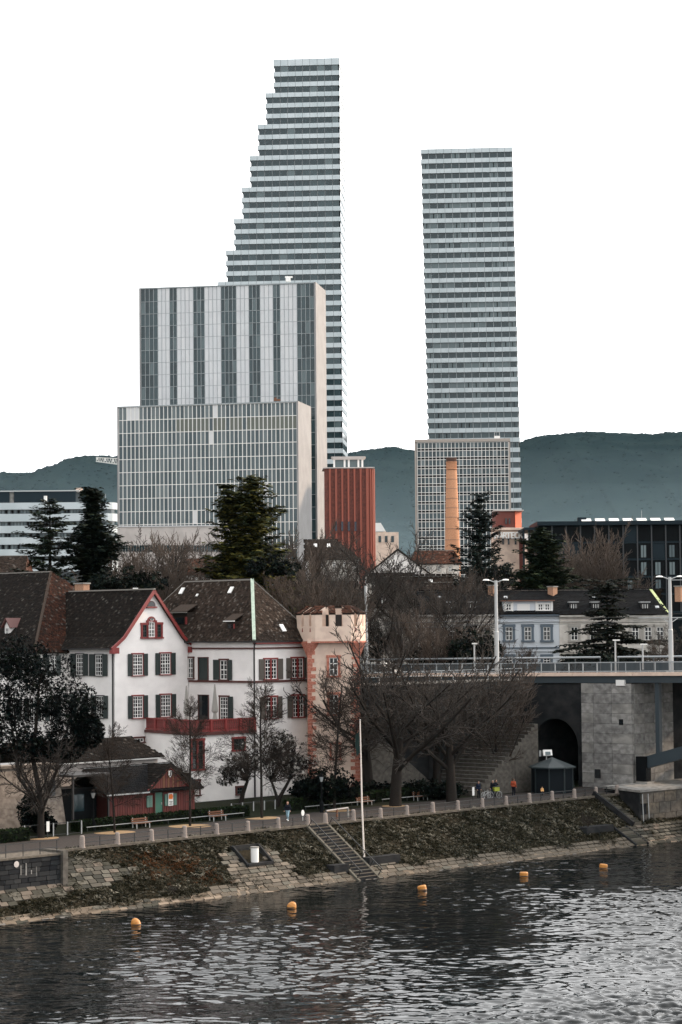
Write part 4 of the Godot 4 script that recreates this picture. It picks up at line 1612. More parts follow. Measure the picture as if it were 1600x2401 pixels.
func hip_house() -> void:
	var o := thing("hipped_house", "white house with a big brown hipped roof and copper hip strip", "house", W(19.3, 21.5, 4.8), "wings of the old riverside house")
	var bs := Basis(DV, Vector3.UP, -NV)
	var mb := MB.new()
	mb.extr(PackedVector2Array([Vector2(15.2, 21.5), Vector2(23.5, 21.5), Vector2(23.5, 40.0), Vector2(15.2, 40.0)]), B0 + Vector3(0, 4.5, 0), DV, NV, Vector3(0, 16.2, 0))
	part(o, "wall", mb, M.plaster)
	mb = MB.new()
	mb.extr(PackedVector2Array([Vector2(7.06, 21.48), Vector2(15.22, 21.48), Vector2(15.22, 31.15), Vector2(9.2, 31.15)]), B0 + Vector3(0, 4.5, 0), DV, NV, Vector3(0, 6.95, 0))
	part(o, "lower_wall", mb, M.plaster)
	mb = MB.new()
	mb.extr(PackedVector2Array([Vector2(6.8, 21.2), Vector2(15.19, 21.2), Vector2(15.19, 31.08), Vector2(9.0, 31.08)]), B0 + Vector3(0, 11.46, 0), DV, NV, Vector3(0, 0.28, 0))
	part(o, "terrace_slab", mb, M.dark_red)
	# balustrade
	var corners := [W(9.1, 30.9, 11.75), W(6.95, 21.35, 11.75), W(15.0, 21.35, 11.75)]
	for i in 2:
		var a: Vector3 = corners[i]
		var b: Vector3 = corners[i + 1]
		var n := [5, 4][i] as int
		var dir := (b - a).normalized()
		for k in n:
			var p := a.lerp(b, k / float(n))
			var q := a.lerp(b, (k + 1) / float(n))
			mb = MB.new()
			mb.bar(p + Vector3(0, 1.15, 0), q + Vector3(0, 1.15, 0), 0.2, 0.13)
			mb.bar(p + Vector3(0, 0.1, 0), q + Vector3(0, 0.1, 0), 0.18, 0.16)
			var bay := part(o, "balustrade_bay", mb, M.red_paint)
			mb = MB.new()
			mb.bar(p + Vector3(0, 0.62, 0), q + Vector3(0, 0.62, 0), 0.03, 0.9)
			part(bay, "back_panel", mb, M.dark_red)
			mb = MB.new()
			for z in 8:
				var c := p.lerp(q, (z + 0.5) / 8.0)
				mb.lathe(c, [Vector2(0.05, 0.15), Vector2(0.075, 0.4), Vector2(0.045, 0.7), Vector2(0.06, 1.1)], 6)
				mb.bar(c + Vector3(0, 0.6, 0) - dir * 0.12, c + Vector3(0, 1.0, 0) + dir * 0.12, 0.05, 0.05)
			part(bay, "balusters", mb, M.red_paint).set_meta("kind", "stuff")
			mb = MB.new()
			mb.bx(q + Vector3(0, 0.6, 0), Vector3(0.3, 1.3, 0.3), bs)
			part(bay, "pier", mb, M.red_paint)
	# cornice, string courses
	var e := 20.6
	for k in [[19.86, 0.16, 0.10], [16.5, 0.2, 0.1]]:
		mb = MB.new()
		mb.bar(W(15.15, 31.0, k[0]), W(15.15, 21.4, k[0]), k[2] * 2, k[1])
		mb.bar(W(15.1, 21.45, k[0] + 0.005), W(23.5, 21.45, k[0] + 0.005), k[2] * 2, k[1])
		part(o, "string_course", mb, M.dark_red)
	mb = MB.new()
	mb.bar(W(14.65, 40, e - 0.05), W(14.65, 20.95, e - 0.05), 0.18, 0.2)
	mb.bar(W(14.6, 21.0, e - 0.055), W(24.0, 21.0, e - 0.055), 0.18, 0.2)
	part(o, "gutter", mb, M.gutter)
	mb = MB.new()
	mb.bar(W(15.0, 21.25, e - 0.25), W(23.9, 21.25, e - 0.25), 0.5, 0.14)
	part(o, "eave_soffit", mb, M.red_paint)
	var sm := 19.35
	var r0 := W(sm, 25.9, 26.9)
	var r1 := W(sm, 36.0, 26.9)
	var c0 := W(14.6, 20.9, e)
	var c1 := W(24.1, 20.9, e)
	var c2 := W(24.1, 41.0, e)
	var c3 := W(14.6, 41.0, e)
	roof_face(o, [c3, c0, r0, r1], "brown")
	roof_face(o, [c0, c1, r0], "brown")
	roof_face(o, [c1, c2, r1, r0], "brown", 0.4)
	roof_face(o, [c2, c3, r1], "brown", 0.4)
	ridge_cap(o, r0, r1, M.ridge, 0.3)
	ridge_cap(o, c0 + Vector3(0, 0.1, 0), r0 + Vector3(0, 0.06, 0), M.copper, 0.34, "hip_strip")
	ridge_cap(o, c1 + Vector3(0, 0.05, 0), r0 + Vector3(0, 0.03, 0), M.ridge, 0.22, "hip_strip")
	ridge_cap(o, c3 + Vector3(0, 0.05, 0), r1 + Vector3(0, 0.03, 0), M.ridge, 0.22, "hip_strip")
	mb = MB.new()
	mb.tube([W(14.75, 21.0, 20.4), W(15.0, 21.3, 19.9), W(15.08, 21.4, 19.6), W(15.08, 21.4, 5.0)], [0.09, 0.09, 0.09, 0.09], 8)
	part(o, "downpipe", mb, M.gutter)
	# roof lights and dormers on the river side
	var ln := (c0 - c3).cross(r0 - c3).normalized()
	if ln.y < 0: ln = -ln
	for k in [[428, 1387], [543, 1385], [464, 1397]]:
		var c := hit(k[0], k[1], c0, ln)
		mb = MB.new()
		mb.bx(c + ln * 0.12, Vector3(0.5, 0.1, 0.8) if k[0] != 464 else Vector3(0.25, 0.1, 0.3), Basis(NV * -1, ln, ln.cross(NV) * 1.0))
		part(o, "roof_light", mb, M.white_paint)
	var hn := (c1 - c0).cross(r0 - c0).normalized()
	if hn.y < 0: hn = -hn
	mb = MB.new()
	mb.bx(hit(662, 1474, c0, hn) + hn * 0.12, Vector3(0.55, 0.1, 0.9), Basis(DV, hn, DV.cross(hn)))
	part(o, "roof_light", mb, M.white_paint)
	for k in [[543.0, 1474.0, 1.2, 0.8, "low"], [424.0, 1464.0, 2.2, 1.3, "wide"]]:
		var c := hit(k[0], k[1], c0, ln)
		var db := Basis(-NV, Vector3.UP, -DV)
		mb = MB.new()
		mb.bx(c + DV * 1.0 + Vector3(0, k[3] * 0.45, 0), Vector3(k[2], k[3], 2.2), db)
		var dm := part(o, "dormer", mb, M.roof_under)
		mb = MB.new()
		mb.bx(c - DV * 0.12 + Vector3(0, k[3] * 0.3, 0), Vector3(k[2] * 0.55, k[3] * 0.5, 0.06), db)
		part(dm, "pane", mb, M.glass_dark)
		mb = MB.new()
		mb.bar(c - DV * 0.14 - NV * k[2] * 0.4 + Vector3(0, k[3] * 0.3, 0), c - DV * 0.14 - NV * k[2] * 0.5 + Vector3(0, k[3] * 0.3, 0), 0.1, k[3] * 0.6)
		part(dm, "side_board", mb, M.red_paint)
		var h: float = k[3] * 0.95
		mb = MB.new()
		mb.bar(c - DV * 0.35 - NV * (k[2] * 0.5 + 0.2) + Vector3(0, h, 0), c - DV * 0.35 + NV * (k[2] * 0.5 + 0.2) + Vector3(0, h, 0), 0.12, 0.1)
		part(dm, "eave_edge", mb, M.white_paint if k[4] == "low" else M.ridge)
		var q0: Vector3 = c - DV * 0.35 + NV * (k[2] * 0.5 + 0.2) + Vector3(0, h + 0.1, 0)
		var q1: Vector3 = c - DV * 0.35 - NV * (k[2] * 0.5 + 0.2) + Vector3(0, h + 0.1, 0)
		mb = MB.new()
		mb.quad(q0, q1, q1 + DV * 1.6 + Vector3(0, 0.75, 0), q0 + DV * 1.6 + Vector3(0, 0.75, 0), Vector3.UP)
		mb.quad(q0 - Vector3(0, 0.08, 0), q1 - Vector3(0, 0.08, 0), q1 + DV * 1.6 + Vector3(0, 0.67, 0), q0 + DV * 1.6 + Vector3(0, 0.67, 0), Vector3.UP)
		part(dm, "dormer_roof", mb, M.roof_brown)
	# windows
	var p := W(15.2, 21.5)
	var n := -DV
	win(o, p, n, 443, 454, 1543, 1590, {"cols": 2, "rows": 4, "surround": M.dark_red, "rw": 1.0})
	win(o, p, n, 467, 489, 1542, 1594, {"cols": 0, "surround": M.dark_red, "glass": M.shutter, "th": 0.06, "name": "closed_shutter", "pane": "leaf"})
	win(o, p, n, 518, 534.5, 1548, 1593, {"cols": 2, "rows": 4, "surround": M.dark_red, "lw": 15, "rw": 10})
	win(o, p, n, 467, 490, 1630, 1688, {"cols": 0, "surround": M.dark_red, "th": 0.06, "name": "terrace_door"})
	win(o, p, n, 518, 536, 1634, 1688, {"cols": 3, "rows": 6, "surround": M.dark_red, "rw": 11})
	n = -NV
	for w in [[620.5, 648, 1546, 1592, 12.5, 13.5, M.shutter_grey, M.shutter_grey], [684, 709.5, 1543.5, 1589, 12, 13, M.shutter_grey, M.shutter_grey], [622.5, 648, 1634.5, 1684, 11, 12, M.shutter_grey, M.shutter_grey], [686, 710.5, 1631, 1681, 11.5, 11.5, M.shutter_grey, M.shutter]]:
		win(o, p, n, w[0], w[1], w[2], w[3], {"cols": 4, "rows": 5, "surround": M.red_paint, "post": true, "lw": w[4], "rw": w[5], "sh": w[6]})
	var q := W(7.06, 21.48)
	win(o, q, n, 450, 475, 1737, 1803, {"cols": 2, "rows": 6, "surround": M.red_paint, "post": true, "th": 0.24, "frame": M.shutter, "name": "tall_window"})
	win(o, q, n, 547, 572, 1732, 1758, {"cols": 2, "rows": 2, "surround": M.red_paint, "th": 0.2, "frame": M.shutter})
	win(o, q, n, 446, 466, 1832, 1864, {"cols": 1, "rows": 1, "surround": M.dark_red, "glass": M.stone_wall, "th": 0.2, "name": "cellar_door", "pane": "leaf"})
	win(o, q, n, 555, 568, 1846, 1862, {"cols": 2, "rows": 2, "surround": M.dark_red, "frame": M.shutter})
	win(o, p, n, 703, 709, 1775, 1803, {"cols": 0, "surround": M.dark_red, "th": 0.05})
	# parasols on the terrace
	for k in [[438, 1608, 1692, 219.5, "closed grey parasol at the left end of the red balustrade"], [504.5, 1604, 1688, 220.5, "closed grey parasol standing in front of the dark terrace door"]]:
		var foot := P(k[0], k[2], k[3])
		var top := P(k[0], k[1], k[3]).y
		foot.y = 11.75
		var pa := thing("closed_parasol", k[4], "parasol", foot, "closed parasols on the terrace")
		mb = MB.new()
		mb.lathe(foot, [Vector2(0.28, 0.0), Vector2(0.28, 0.08), Vector2(0.04, 0.1), Vector2(0.035, top - foot.y)], 8)
		part(pa, "pole", mb, M.pale_metal)
		mb = MB.new()
		for z in 10:
			var a0 := TAU * z / 10.0
			var a1 := TAU * (z + 0.5) / 10.0
			var a2 := TAU * (z + 1.0) / 10.0
			var hh := top - foot.y
			var f := func(a: float, r: float, y: float) -> Vector3: return foot + Vector3(cos(a) * r, y, sin(a) * r)
			for seg in [[0.06, hh, 0.17, hh - 1.1], [0.17, hh - 1.1, 0.34, hh * 0.42], [0.34, hh * 0.42, 0.16, hh * 0.38], [0.16, hh * 0.38, 0.30, hh * 0.16]]:
				mb.quad(f.call(a0, seg[0], seg[1]), f.call(a1, seg[0] * 0.6, seg[1]), f.call(a1, seg[2] * 0.6, seg[3]), f.call(a0, seg[2], seg[3]))
				mb.quad(f.call(a1, seg[0] * 0.6, seg[1]), f.call(a2, seg[0], seg[1]), f.call(a2, seg[2], seg[3]), f.call(a1, seg[2] * 0.6, seg[3]))
		part(pa, "canopy", mb, M.cloth)


func left_wing() -> void:
	var o := thing("side_wing", "long wing with a big dark tiled hipped roof at the left", "house", W(9.5, 38.6, 4.8), "wings of the old riverside house")
	var mb := MB.new()
	mb.extr(PackedVector2Array([Vector2(1.0, 38.6), Vector2(19.0, 38.62), Vector2(19.0, 76.0), Vector2(1.0, 76.0)]), B0 + Vector3(0, 4.5, 0), DV, NV, Vector3(0, 15.1, 0))
	part(o, "wall", mb, M.plaster)
	var e := 19.6
	var r0 := W(10.1, 47.0, 28.1)
	var r1 := W(10.1, 76.5, 28.1)
	roof_face(o, [W(0.5, 76.5, e), W(0.5, 38.1, e), r0, r1], "dark")
	roof_face(o, [W(0.5, 38.1, e), W(19.6, 38.1, e), r0], "rust")
	roof_face(o, [W(19.6, 38.1, e), W(19.6, 76.5, e), r1, r0], "dark", 0.45)
	ridge_cap(o, r0, r1, M.ridge, 0.3)
	ridge_cap(o, W(0.5, 38.1, e + 0.1), r0, M.roof_brown, 0.26, "hip_strip")
	mb = MB.new()
	mb.bar(W(0.42, 76, e - 0.05), W(0.42, 38.0, e - 0.05), 0.18, 0.18)
	part(o, "gutter", mb, M.gutter)
	var p := W(1.0, 38.6)
	for w in [[118, 134, 1537, 1582], [70, 86, 1537, 1582], [30, 44, 1538, 1582], [-4, 10, 1539, 1582], [119, 135, 1640, 1690], [70, 86, 1640, 1690], [28, 42, 1640, 1690]]:
		win(o, p, -DV, w[0], w[1], w[2], w[3], {"cols": 3, "rows": 5, "surround": M.gutter, "lw": 10, "rw": 10, "th": 0.1})
	# little gabled dormer
	var ln := (W(0.5, 38.1, e) - W(0.5, 76.5, e)).cross(r0 - W(0.5, 76.5, e)).normalized()
	if ln.y < 0: ln = -ln
	var c := hit(20, 1484, W(0.5, 38.1, e), ln) - DV * 0.1
	var db := Basis(-NV, Vector3.UP, -DV)
	mb = MB.new()
	mb.extr(PackedVector2Array([Vector2(-0.45, -0.6), Vector2(0.45, -0.6), Vector2(0.45, 0.75), Vector2(0.0, 1.35), Vector2(-0.45, 0.75)]), c, db.x, Vector3.UP, DV * 2.0)
	var dm := part(o, "dormer", mb, M.plaster)
	mb = MB.new()
	mb.bx(c - DV * 0.03 + Vector3(0, 0.05, 0), Vector3(0.5, 0.95, 0.04), db)
	part(dm, "pane", mb, M.glass_dark)
	mb = MB.new()
	for q in [-0.25, 0.0, 0.25]:
		mb.bx(c - DV * 0.06 + db.x * q + Vector3(0, 0.05, 0), Vector3(0.06, 1.0, 0.05), db)
	for q in [-0.4, 0.1, 0.5]:
		mb.bx(c - DV * 0.061 + Vector3(0, q, 0), Vector3(0.5, 0.06, 0.05), db)
	part(dm, "frame", mb, M.white_paint)
	mb = MB.new()
	for sx in [-1, 1]:
		mb.bar(c - DV * 0.15 + db.x * sx * 0.75 + Vector3(0, 0.5, 0), c - DV * 0.15 + Vector3(0, 1.5, 0), 0.3, 0.1)
		mb.quad(c - DV * 0.2 + db.x * sx * 0.75 + Vector3(0, 0.55, 0), c - DV * 0.2 + Vector3(0, 1.55, 0), c + DV * 2.0 + Vector3(0, 1.55, 0), c + DV * 2.0 + db.x * sx * 0.75 + Vector3(0, 0.55, 0), Vector3.UP)
	part(dm, "dormer_roof", mb, M.dark_red)


func crown_tower() -> void:
	var nz := Vector3(0.06, 0, 1.0).normalized()
	var ux := Vector3.UP.cross(nz)
	var k := 226.0 / F
	var c := P(783.5, 1600, 226)
	c.y = 0.0
	var o := thing("battlement_tower", "pink tower with battlements and red corner stones beside the white house", "tower", Vector3(c.x, 4.8, c.z))
	var bs := Basis(ux, Vector3.UP, nz)
	var half := 61.0 * k
	var mb := MB.new()
	mb.bx(c + Vector3(0, 12.6, 0) - nz * half, Vector3(half * 2, 16.2, half * 2), bs)
	part(o, "shaft", mb, M.plaster_pink)
	# crown
	var y0 := 20.5
	var y1 := 22.0
	var y2 := 23.3
	var y3 := 24.0
	var plan := [Vector2(-3.62, -2.3), Vector2(-1.88, 0.5), Vector2(1.78, 0.5), Vector2(2.75, -0.35), Vector2(3.42, -2.2), Vector2(3.42, -4.2), Vector2(1.8, -6.2), Vector2(-1.9, -6.2), Vector2(-3.62, -4.4)]
	var poly := PackedVector2Array(plan)
	mb = MB.new()
	mb.extr(poly, c + Vector3(0, y0, 0), ux, nz, Vector3(0, y1 - y0, 0))
	part(o, "crown_wall", mb, M.plaster_pink)
	var big := PackedVector2Array()
	for q in plan:
		big.append(q + (q - Vector2(-0.1, -2.9)).normalized() * 0.1)
	mb = MB.new()
	mb.extr(big, c + Vector3(0, y0 - 0.16, 0), ux, nz, Vector3(0, 0.14, 0))
	part(o, "moulding", mb, M.sandstone_red)
	mb = MB.new()                                       # dark roof deck inside the battlements
	var deck := PackedVector2Array()
	for q in plan:
		deck.append(Vector2(-0.1, -2.9) + (q - Vector2(-0.1, -2.9)) * 0.62)
	mb.extr(deck, c + Vector3(0, y1, 0), ux, nz, Vector3(0, 1.2, 0))
	part(o, "roof_deck", mb, M.gutter)
	var notches := [[0.30, 0.72], [0.29, 0.66], [0.5], [0.5], [0.5], [0.5], [0.5], [0.5], [0.5]]
	var nw := [0.42, 0.72, 0.42, 0.30, 0.4, 0.4, 0.4, 0.4, 0.4]
	for i in 9:
		var a: Vector3 = c + ux * plan[i].x + nz * plan[i].y
		var b: Vector3 = c + ux * plan[(i + 1) % 9].x + nz * plan[(i + 1) % 9].y
		var len := a.distance_to(b)
		var dir := (b - a).normalized()
		var inn := dir.cross(Vector3.UP)
		if inn.dot(c - nz * 2.9 - a) < 0: inn = -inn
		var cuts := [0.0]
		var floor_y := [y1, y1 + 0.25][1 if i != 1 else 0] as float
		for q in notches[i]:
			cuts.append(q * len - nw[i] * 0.5)
			cuts.append(q * len + nw[i] * 0.5)
		cuts.append(len)
		for m in range(0, cuts.size(), 2):
			var x0: float = cuts[m]
			var x1: float = cuts[m + 1]
			mb = MB.new()
			mb.extr(PackedVector2Array([Vector2(0, y1), Vector2(0, y2), Vector2(1.3, y3), Vector2(1.3, y1)]), a + dir * x0, inn, Vector3.UP, dir * (x1 - x0))
			var me := part(o, "merlon", mb, M.plaster_pink)
			var tp := inn * 1.3 + Vector3(0, y3 - y2, 0)
			var up := Vector3(0, y2 + 0.06, 0)
			var e0 := a + dir * (x0 - 0.02) + up - tp * 0.06
			var e1 := a + dir * (x1 + 0.02) + up - tp * 0.06
			var pinch := 0.12 * (x1 - x0) if i != 1 else 0.0
			roof_face(me, [e0, e1, e1 + tp * 1.05 - dir * pinch, e0 + tp * 1.05 + dir * pinch], "red" if i < 2 else "rust", 0.2, "cap")
		if i == 0 or i == 2 or i == 3:
			for q in notches[i]:
				var sc: Vector3 = a + dir * q * len + Vector3(0, y1 - 0.35, 0) - inn * 0.015
				mb = MB.new()
				mb.extr(PackedVector2Array([Vector2(-0.1, -0.2), Vector2(0.1, -0.2), Vector2(0.04, 0.2), Vector2(-0.04, 0.2)]), sc, dir, Vector3.UP, inn * 0.03)
				part(o, "arrow_slit", mb, M.red_paint)
	# corbels under the crown corners
	for sx in [-1.0, 1.0]:
		mb = MB.new()
		mb.lathe(c + ux * sx * (half - 0.25) - nz * 0.35, [Vector2(0.02, 18.2), Vector2(0.35, 18.9), Vector2(0.62, 19.6), Vector2(0.98, 20.34)], 8, 0.39)
		part(o, "corbel", mb, M.sandstone_red)
	# corner stones
	for sx in [-1.0, 1.0]:
		var y := 5.0
		var i := 0
		while y < 19.6:
			var h := rng.randf_range(0.28, 0.46)
			var w := (0.42 if i % 2 else 0.78) + rng.randf_range(-0.1, 0.1)
			if sx > 0 and y < 15.5: w += 0.25
			piece(o, "corner_stone", ubox, M.sandstone_red, Transform3D(Basis(ux * w, Vector3.UP * (h - 0.03), nz * 0.5), c + ux * sx * (half + 0.03 - w * 0.5) + Vector3(0, y + h * 0.5, 0) - nz * 0.2))
			y += h
			i += 1
	win(o, c, nz, 772.5, 792.5, 1542, 1584, {"cols": 2, "rows": 3, "surround": M.sandstone_red, "th": 0.26})
	win(o, c, nz, 773.5, 793.5, 1629, 1674, {"cols": 2, "rows": 3, "surround": M.sandstone_red, "th": 0.26})
	win(o, c, nz, 778, 796, 1745, 1779, {"cols": 0, "surround": M.sandstone_red, "glass": M.plaster_pink, "th": 0.2, "name": "blind_window", "pane": "panel"})


func garden_buildings() -> void:
	var bs := Basis(DV, Vector3.UP, -NV)
	# red timber hut
	var o := thing("timber_hut", "red timber hut with a small gable over its green door", "hut", W(-5.5, 14.0, 4.8))
	var base := 4.85
	var pl := M.red_plank as Material
	var mb := MB.new()
	mb.bx(W(-5.4, 15.9, 6.0), Vector3(10.7, 2.4, 3.4), bs)
	part(o, "core", mb, M.dark_red)
	mb = MB.new()
	mb.bx(W(-5.4, 15.9, 4.75), Vector3(10.9, 0.34, 3.7), bs)
	part(o, "plinth", mb, M.stone_wall)
	var n := 36
	for i in n:                                         # upright boards
		var s := -10.75 + i * 10.7 / n + 0.15
		if s > -5.1 and s < -4.2: continue
		piece(o, "board", ubox, [M.red_plank, M.red_plank_b][i * 7 % 3 % 2], Transform3D(Basis(DV * 0.255, Vector3.UP * 2.36, -NV * 0.07), W(s, 14.15, 6.06)))
	mb = MB.new()
	mb.extr(PackedVector2Array([Vector2(-6.0, 7.2), Vector2(-1.2, 7.2), Vector2(-1.2, 7.35), Vector2(-3.6, 9.15), Vector2(-6.0, 7.35)]), W(0, 13.75), DV, Vector3.UP, NV * 3.0)
	part(o, "gable", mb, M.red_plank)
	for i in 16:
		var s := -5.75 + i * 0.29
		var h := 1.75 - absf(s + 3.6) * 0.75
		if h > 0.1:
			piece(o, "gable_board", ubox, [M.red_plank_b, M.wood_dark][i % 2] if h > 0.8 else M.red_plank, Transform3D(Basis(DV * 0.25, Vector3.UP * h, -NV * 0.05), W(s, 13.72, 7.28 + h * 0.5)))
	for side in [-1.0, 1.0]:
		mb = MB.new()
		mb.bar(W(-3.6, 13.6, 9.3), W(-3.6 + side * 2.75, 13.6, 7.15), 0.12, 0.26)
		part(o, "barge_board", mb, M.red_paint)
		roof_face(o, [W(-3.6 + side * 2.8, 13.5, 7.2), W(-3.6 + side * 2.8, 17.5, 7.2), W(-3.6, 17.5, 9.42), W(-3.6, 13.5, 9.42)], "dark", 0.3)
	roof_face(o, [W(-11.4, 13.5, 7.15), W(0.6, 13.5, 7.15), W(-0.8, 16.6, 9.35), W(-11.4, 16.6, 9.35)], "slate", 0.3)
	roof_face(o, [W(0.6, 19.2, 7.15), W(-11.4, 19.2, 7.15), W(-11.4, 16.6, 9.35), W(-0.8, 16.6, 9.35)], "slate", 0.5)
	roof_face(o, [W(0.6, 13.5, 7.15), W(0.6, 19.2, 7.15), W(-0.8, 16.6, 9.35)], "slate", 0.5)
	ridge_cap(o, W(-11.4, 16.6, 9.4), W(-0.8, 16.6, 9.4), M.pale_metal, 0.14)
	mb = MB.new()
	mb.bar(W(-11.4, 13.45, 7.1), W(-6.3, 13.45, 7.1), 0.12, 0.12)
	part(o, "gutter", mb, M.pale_metal)
	var gn := -NV
	var gp := W(0, 14.1)
	var g1 := W(-4.65, 14.06, 5.95)
	mb = MB.new()
	mb.bx(g1, Vector3(0.9, 2.05, 0.06), bs)
	var dr := part(o, "door", mb, M.green_paint)
	mb = MB.new()
	mb.bx(g1 + DV * 0.3 + gn * 0.06, Vector3(0.06, 0.18, 0.08), bs)
	part(dr, "handle", mb, M.pale_metal)
	mb = MB.new()
	for sx in [-0.5, 0.5]:
		mb.bx(g1 + DV * sx + gn * 0.02, Vector3(0.1, 2.15, 0.12), bs)
	mb.bx(g1 + Vector3(0, 1.08, 0) + gn * 0.02, Vector3(1.1, 0.1, 0.12), bs)
	part(dr, "frame", mb, M.dark_red)
	for k in [[-6.75 + 0.75, 0.42], [-6.75 + 1.1 - 0.75 + 0.02, 0.0]]:
		pass
	for k in [-5.95, -5.6, -3.75, -2.62]:
		mb = MB.new()
		mb.bx(W(k, 14.03, 6.22), Vector3(0.33, 1.05, 0.06), bs)
		for q in 6:
			mb.bx(W(k, 13.99, 5.8 + q * 0.165), Vector3(0.25, 0.06, 0.04), bs)
		part(o, "shutter", mb, M.green_pale)
	mb = MB.new()
	mb.bx(W(-3.2, 14.04, 6.22), Vector3(0.78, 1.05, 0.05), bs)
	part(o, "shop_window", mb, M.glass_dark)
	# the poster: white sheet, orange disc, grey print
	var po := thing("poster", "white poster with an orange round motif on the red hut", "poster", W(-3.22, 13.97, 6.25))
	mb = MB.new()
	mb.bx(W(-3.22, 13.97, 6.25), Vector3(0.62, 1.15, 0.03), bs)
	part(po, "sheet", mb, M.white_paint)
	mb = MB.new()
	mb.extr(PackedVector2Array([Vector2(-0.24, 0.05), Vector2(0.2, 0.02), Vector2(0.27, 0.3), Vector2(0.12, 0.5), Vector2(-0.2, 0.48), Vector2(-0.27, 0.25)]), W(-3.22, 13.945, 6.25), DV, Vector3.UP, gn * 0.01)
	part(po, "motif", mb, M.orange)
	mb = MB.new()
	for q in 3:
		mb.bx(W(-3.22, 13.95, 6.05 - q * 0.12), Vector3(0.4 - 0.06 * (q % 2), 0.05, 0.012), bs)
	part(po, "print_lines", mb, M.concrete_dark).set_meta("kind", "stuff")
	# shield in the gable
	var sh := thing("shield", "small white shield with a dark hooked mark in the hut's gable", "shield", W(-3.6, 13.6, 8.6))
	mb = MB.new()
	mb.extr(PackedVector2Array([Vector2(-0.2, 0.3), Vector2(0.2, 0.3), Vector2(0.2, -0.05), Vector2(0.0, -0.32), Vector2(-0.2, -0.05)]), W(-3.6, 13.66, 8.6), DV, Vector3.UP, gn * 0.05)
	part(sh, "field", mb, M.white_paint)
	mb = MB.new()
	mb.extr(PackedVector2Array([Vector2(0.0, 0.22), Vector2(0.08, 0.22), Vector2(0.08, -0.1), Vector2(-0.02, -0.18), Vector2(-0.12, -0.1), Vector2(-0.08, -0.06), Vector2(0.0, -0.08)]), W(-3.6, 13.60, 8.6), DV, Vector3.UP, gn * 0.012)
	part(sh, "mark", mb, M.gutter)
	# dark porch of the hut
	o = thing("open_porch", "dark open porch with a window at the left end of the hut", "porch", W(-13.0, 14.6, 4.7))
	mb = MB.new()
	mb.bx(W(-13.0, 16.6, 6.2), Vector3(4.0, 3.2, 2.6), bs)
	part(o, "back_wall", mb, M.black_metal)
	mb = MB.new()
	mb.extr(PackedVector2Array([Vector2(-15.4, 13.4), Vector2(-11.0, 13.4), Vector2(-11.0, 18.0), Vector2(-15.4, 18.0)]), B0 + Vector3(0, 8.9, 0), DV, NV, Vector3(0, 0.2, 0))
	part(o, "roof", mb, M.gutter)
	mb = MB.new()
	mb.bx(W(-13.2, 15.2, 6.5), Vector3(1.3, 1.5, 0.06), bs)
	part(o, "window", mb, M.tower_glass)
	for s in [-15.2, -11.1]:
		mb = MB.new()
		mb.bar(W(s, 13.6, 4.6), W(s, 13.6, 8.9), 0.16, 0.16, DV)
		part(o, "post", mb, M.gutter)
	# long lean-to roof behind the hut
	o = thing("garden_shed", "long low building with a dark tiled roof behind the red hut", "building", W(-5, 20, 4.8))
	mb = MB.new()
	mb.extr(PackedVector2Array([Vector2(-16.2, 18.6), Vector2(-0.6, 18.6), Vector2(-0.6, 21.4), Vector2(-16.2, 21.4)]), B0 + Vector3(0, 4.6, 0), DV, NV, Vector3(0, 5.2, 0))
	part(o, "wall", mb, M.stone_wall)
	roof_face(o, [W(-16.6, 18.2, 9.9), W(0.0, 18.2, 9.9), W(-1.6, 21.4, 11.7), W(-16.6, 21.4, 11.7)], "dark", 0.26)
	roof_face(o, [W(0.0, 18.2, 9.9), W(0.0, 24.0, 9.9), W(-1.6, 21.4, 11.7)], "dark", 0.4)
	roof_face(o, [W(0.0, 24.4, 9.9), W(-16.6, 24.4, 9.9), W(-16.6, 21.4, 11.7), W(-1.6, 21.4, 11.7)], "dark", 0.5)
	mb = MB.new()
	mb.bar(W(-16.6, 18.15, 9.78), W(0, 18.15, 9.78), 0.14, 0.12)
	part(o, "gutter", mb, M.pale_metal)
	# old rampart wall at the left
	o = thing("rampart_wall", "tall sloping grey plaster wall behind the left trees", "wall", W(-30, 17, 4.6))
	mb = MB.new()
	mb.extr(PackedVector2Array([Vector2(14.2, 4.4), Vector2(15.4, 9.9), Vector2(16.6, 9.9), Vector2(16.6, 4.4)]), B0 + DV * -60.0, NV, Vector3.UP, DV * 44.6)
	part(o, "wall", mb, M.rampart)
	mb = MB.new()
	mb.extr(PackedVector2Array([Vector2(15.2, 9.91), Vector2(15.2, 10.15), Vector2(16.8, 10.15), Vector2(16.8, 9.91)]), B0 + DV * -60.0, NV, Vector3.UP, DV * 44.6)
	part(o, "coping", mb, M.rampart)
	for k in [[-16.6, 8.0, 0.7, 1.3], [-33.0, 7.4, 0.5, 0.9], [-31.2, 7.4, 0.5, 0.9]]:
		mb = MB.new()
		mb.bx(W(k[0], 14.95, k[1]), Vector3(k[2], k[3], 0.5), bs)
		part(o, "window_opening", mb, M.glass_dark)

# ---- bridge head ---------------------------------------------------------------------------------
func deck_y(t: float) -> float:
	return 16.5 - 0.010 * (t - 22.0)


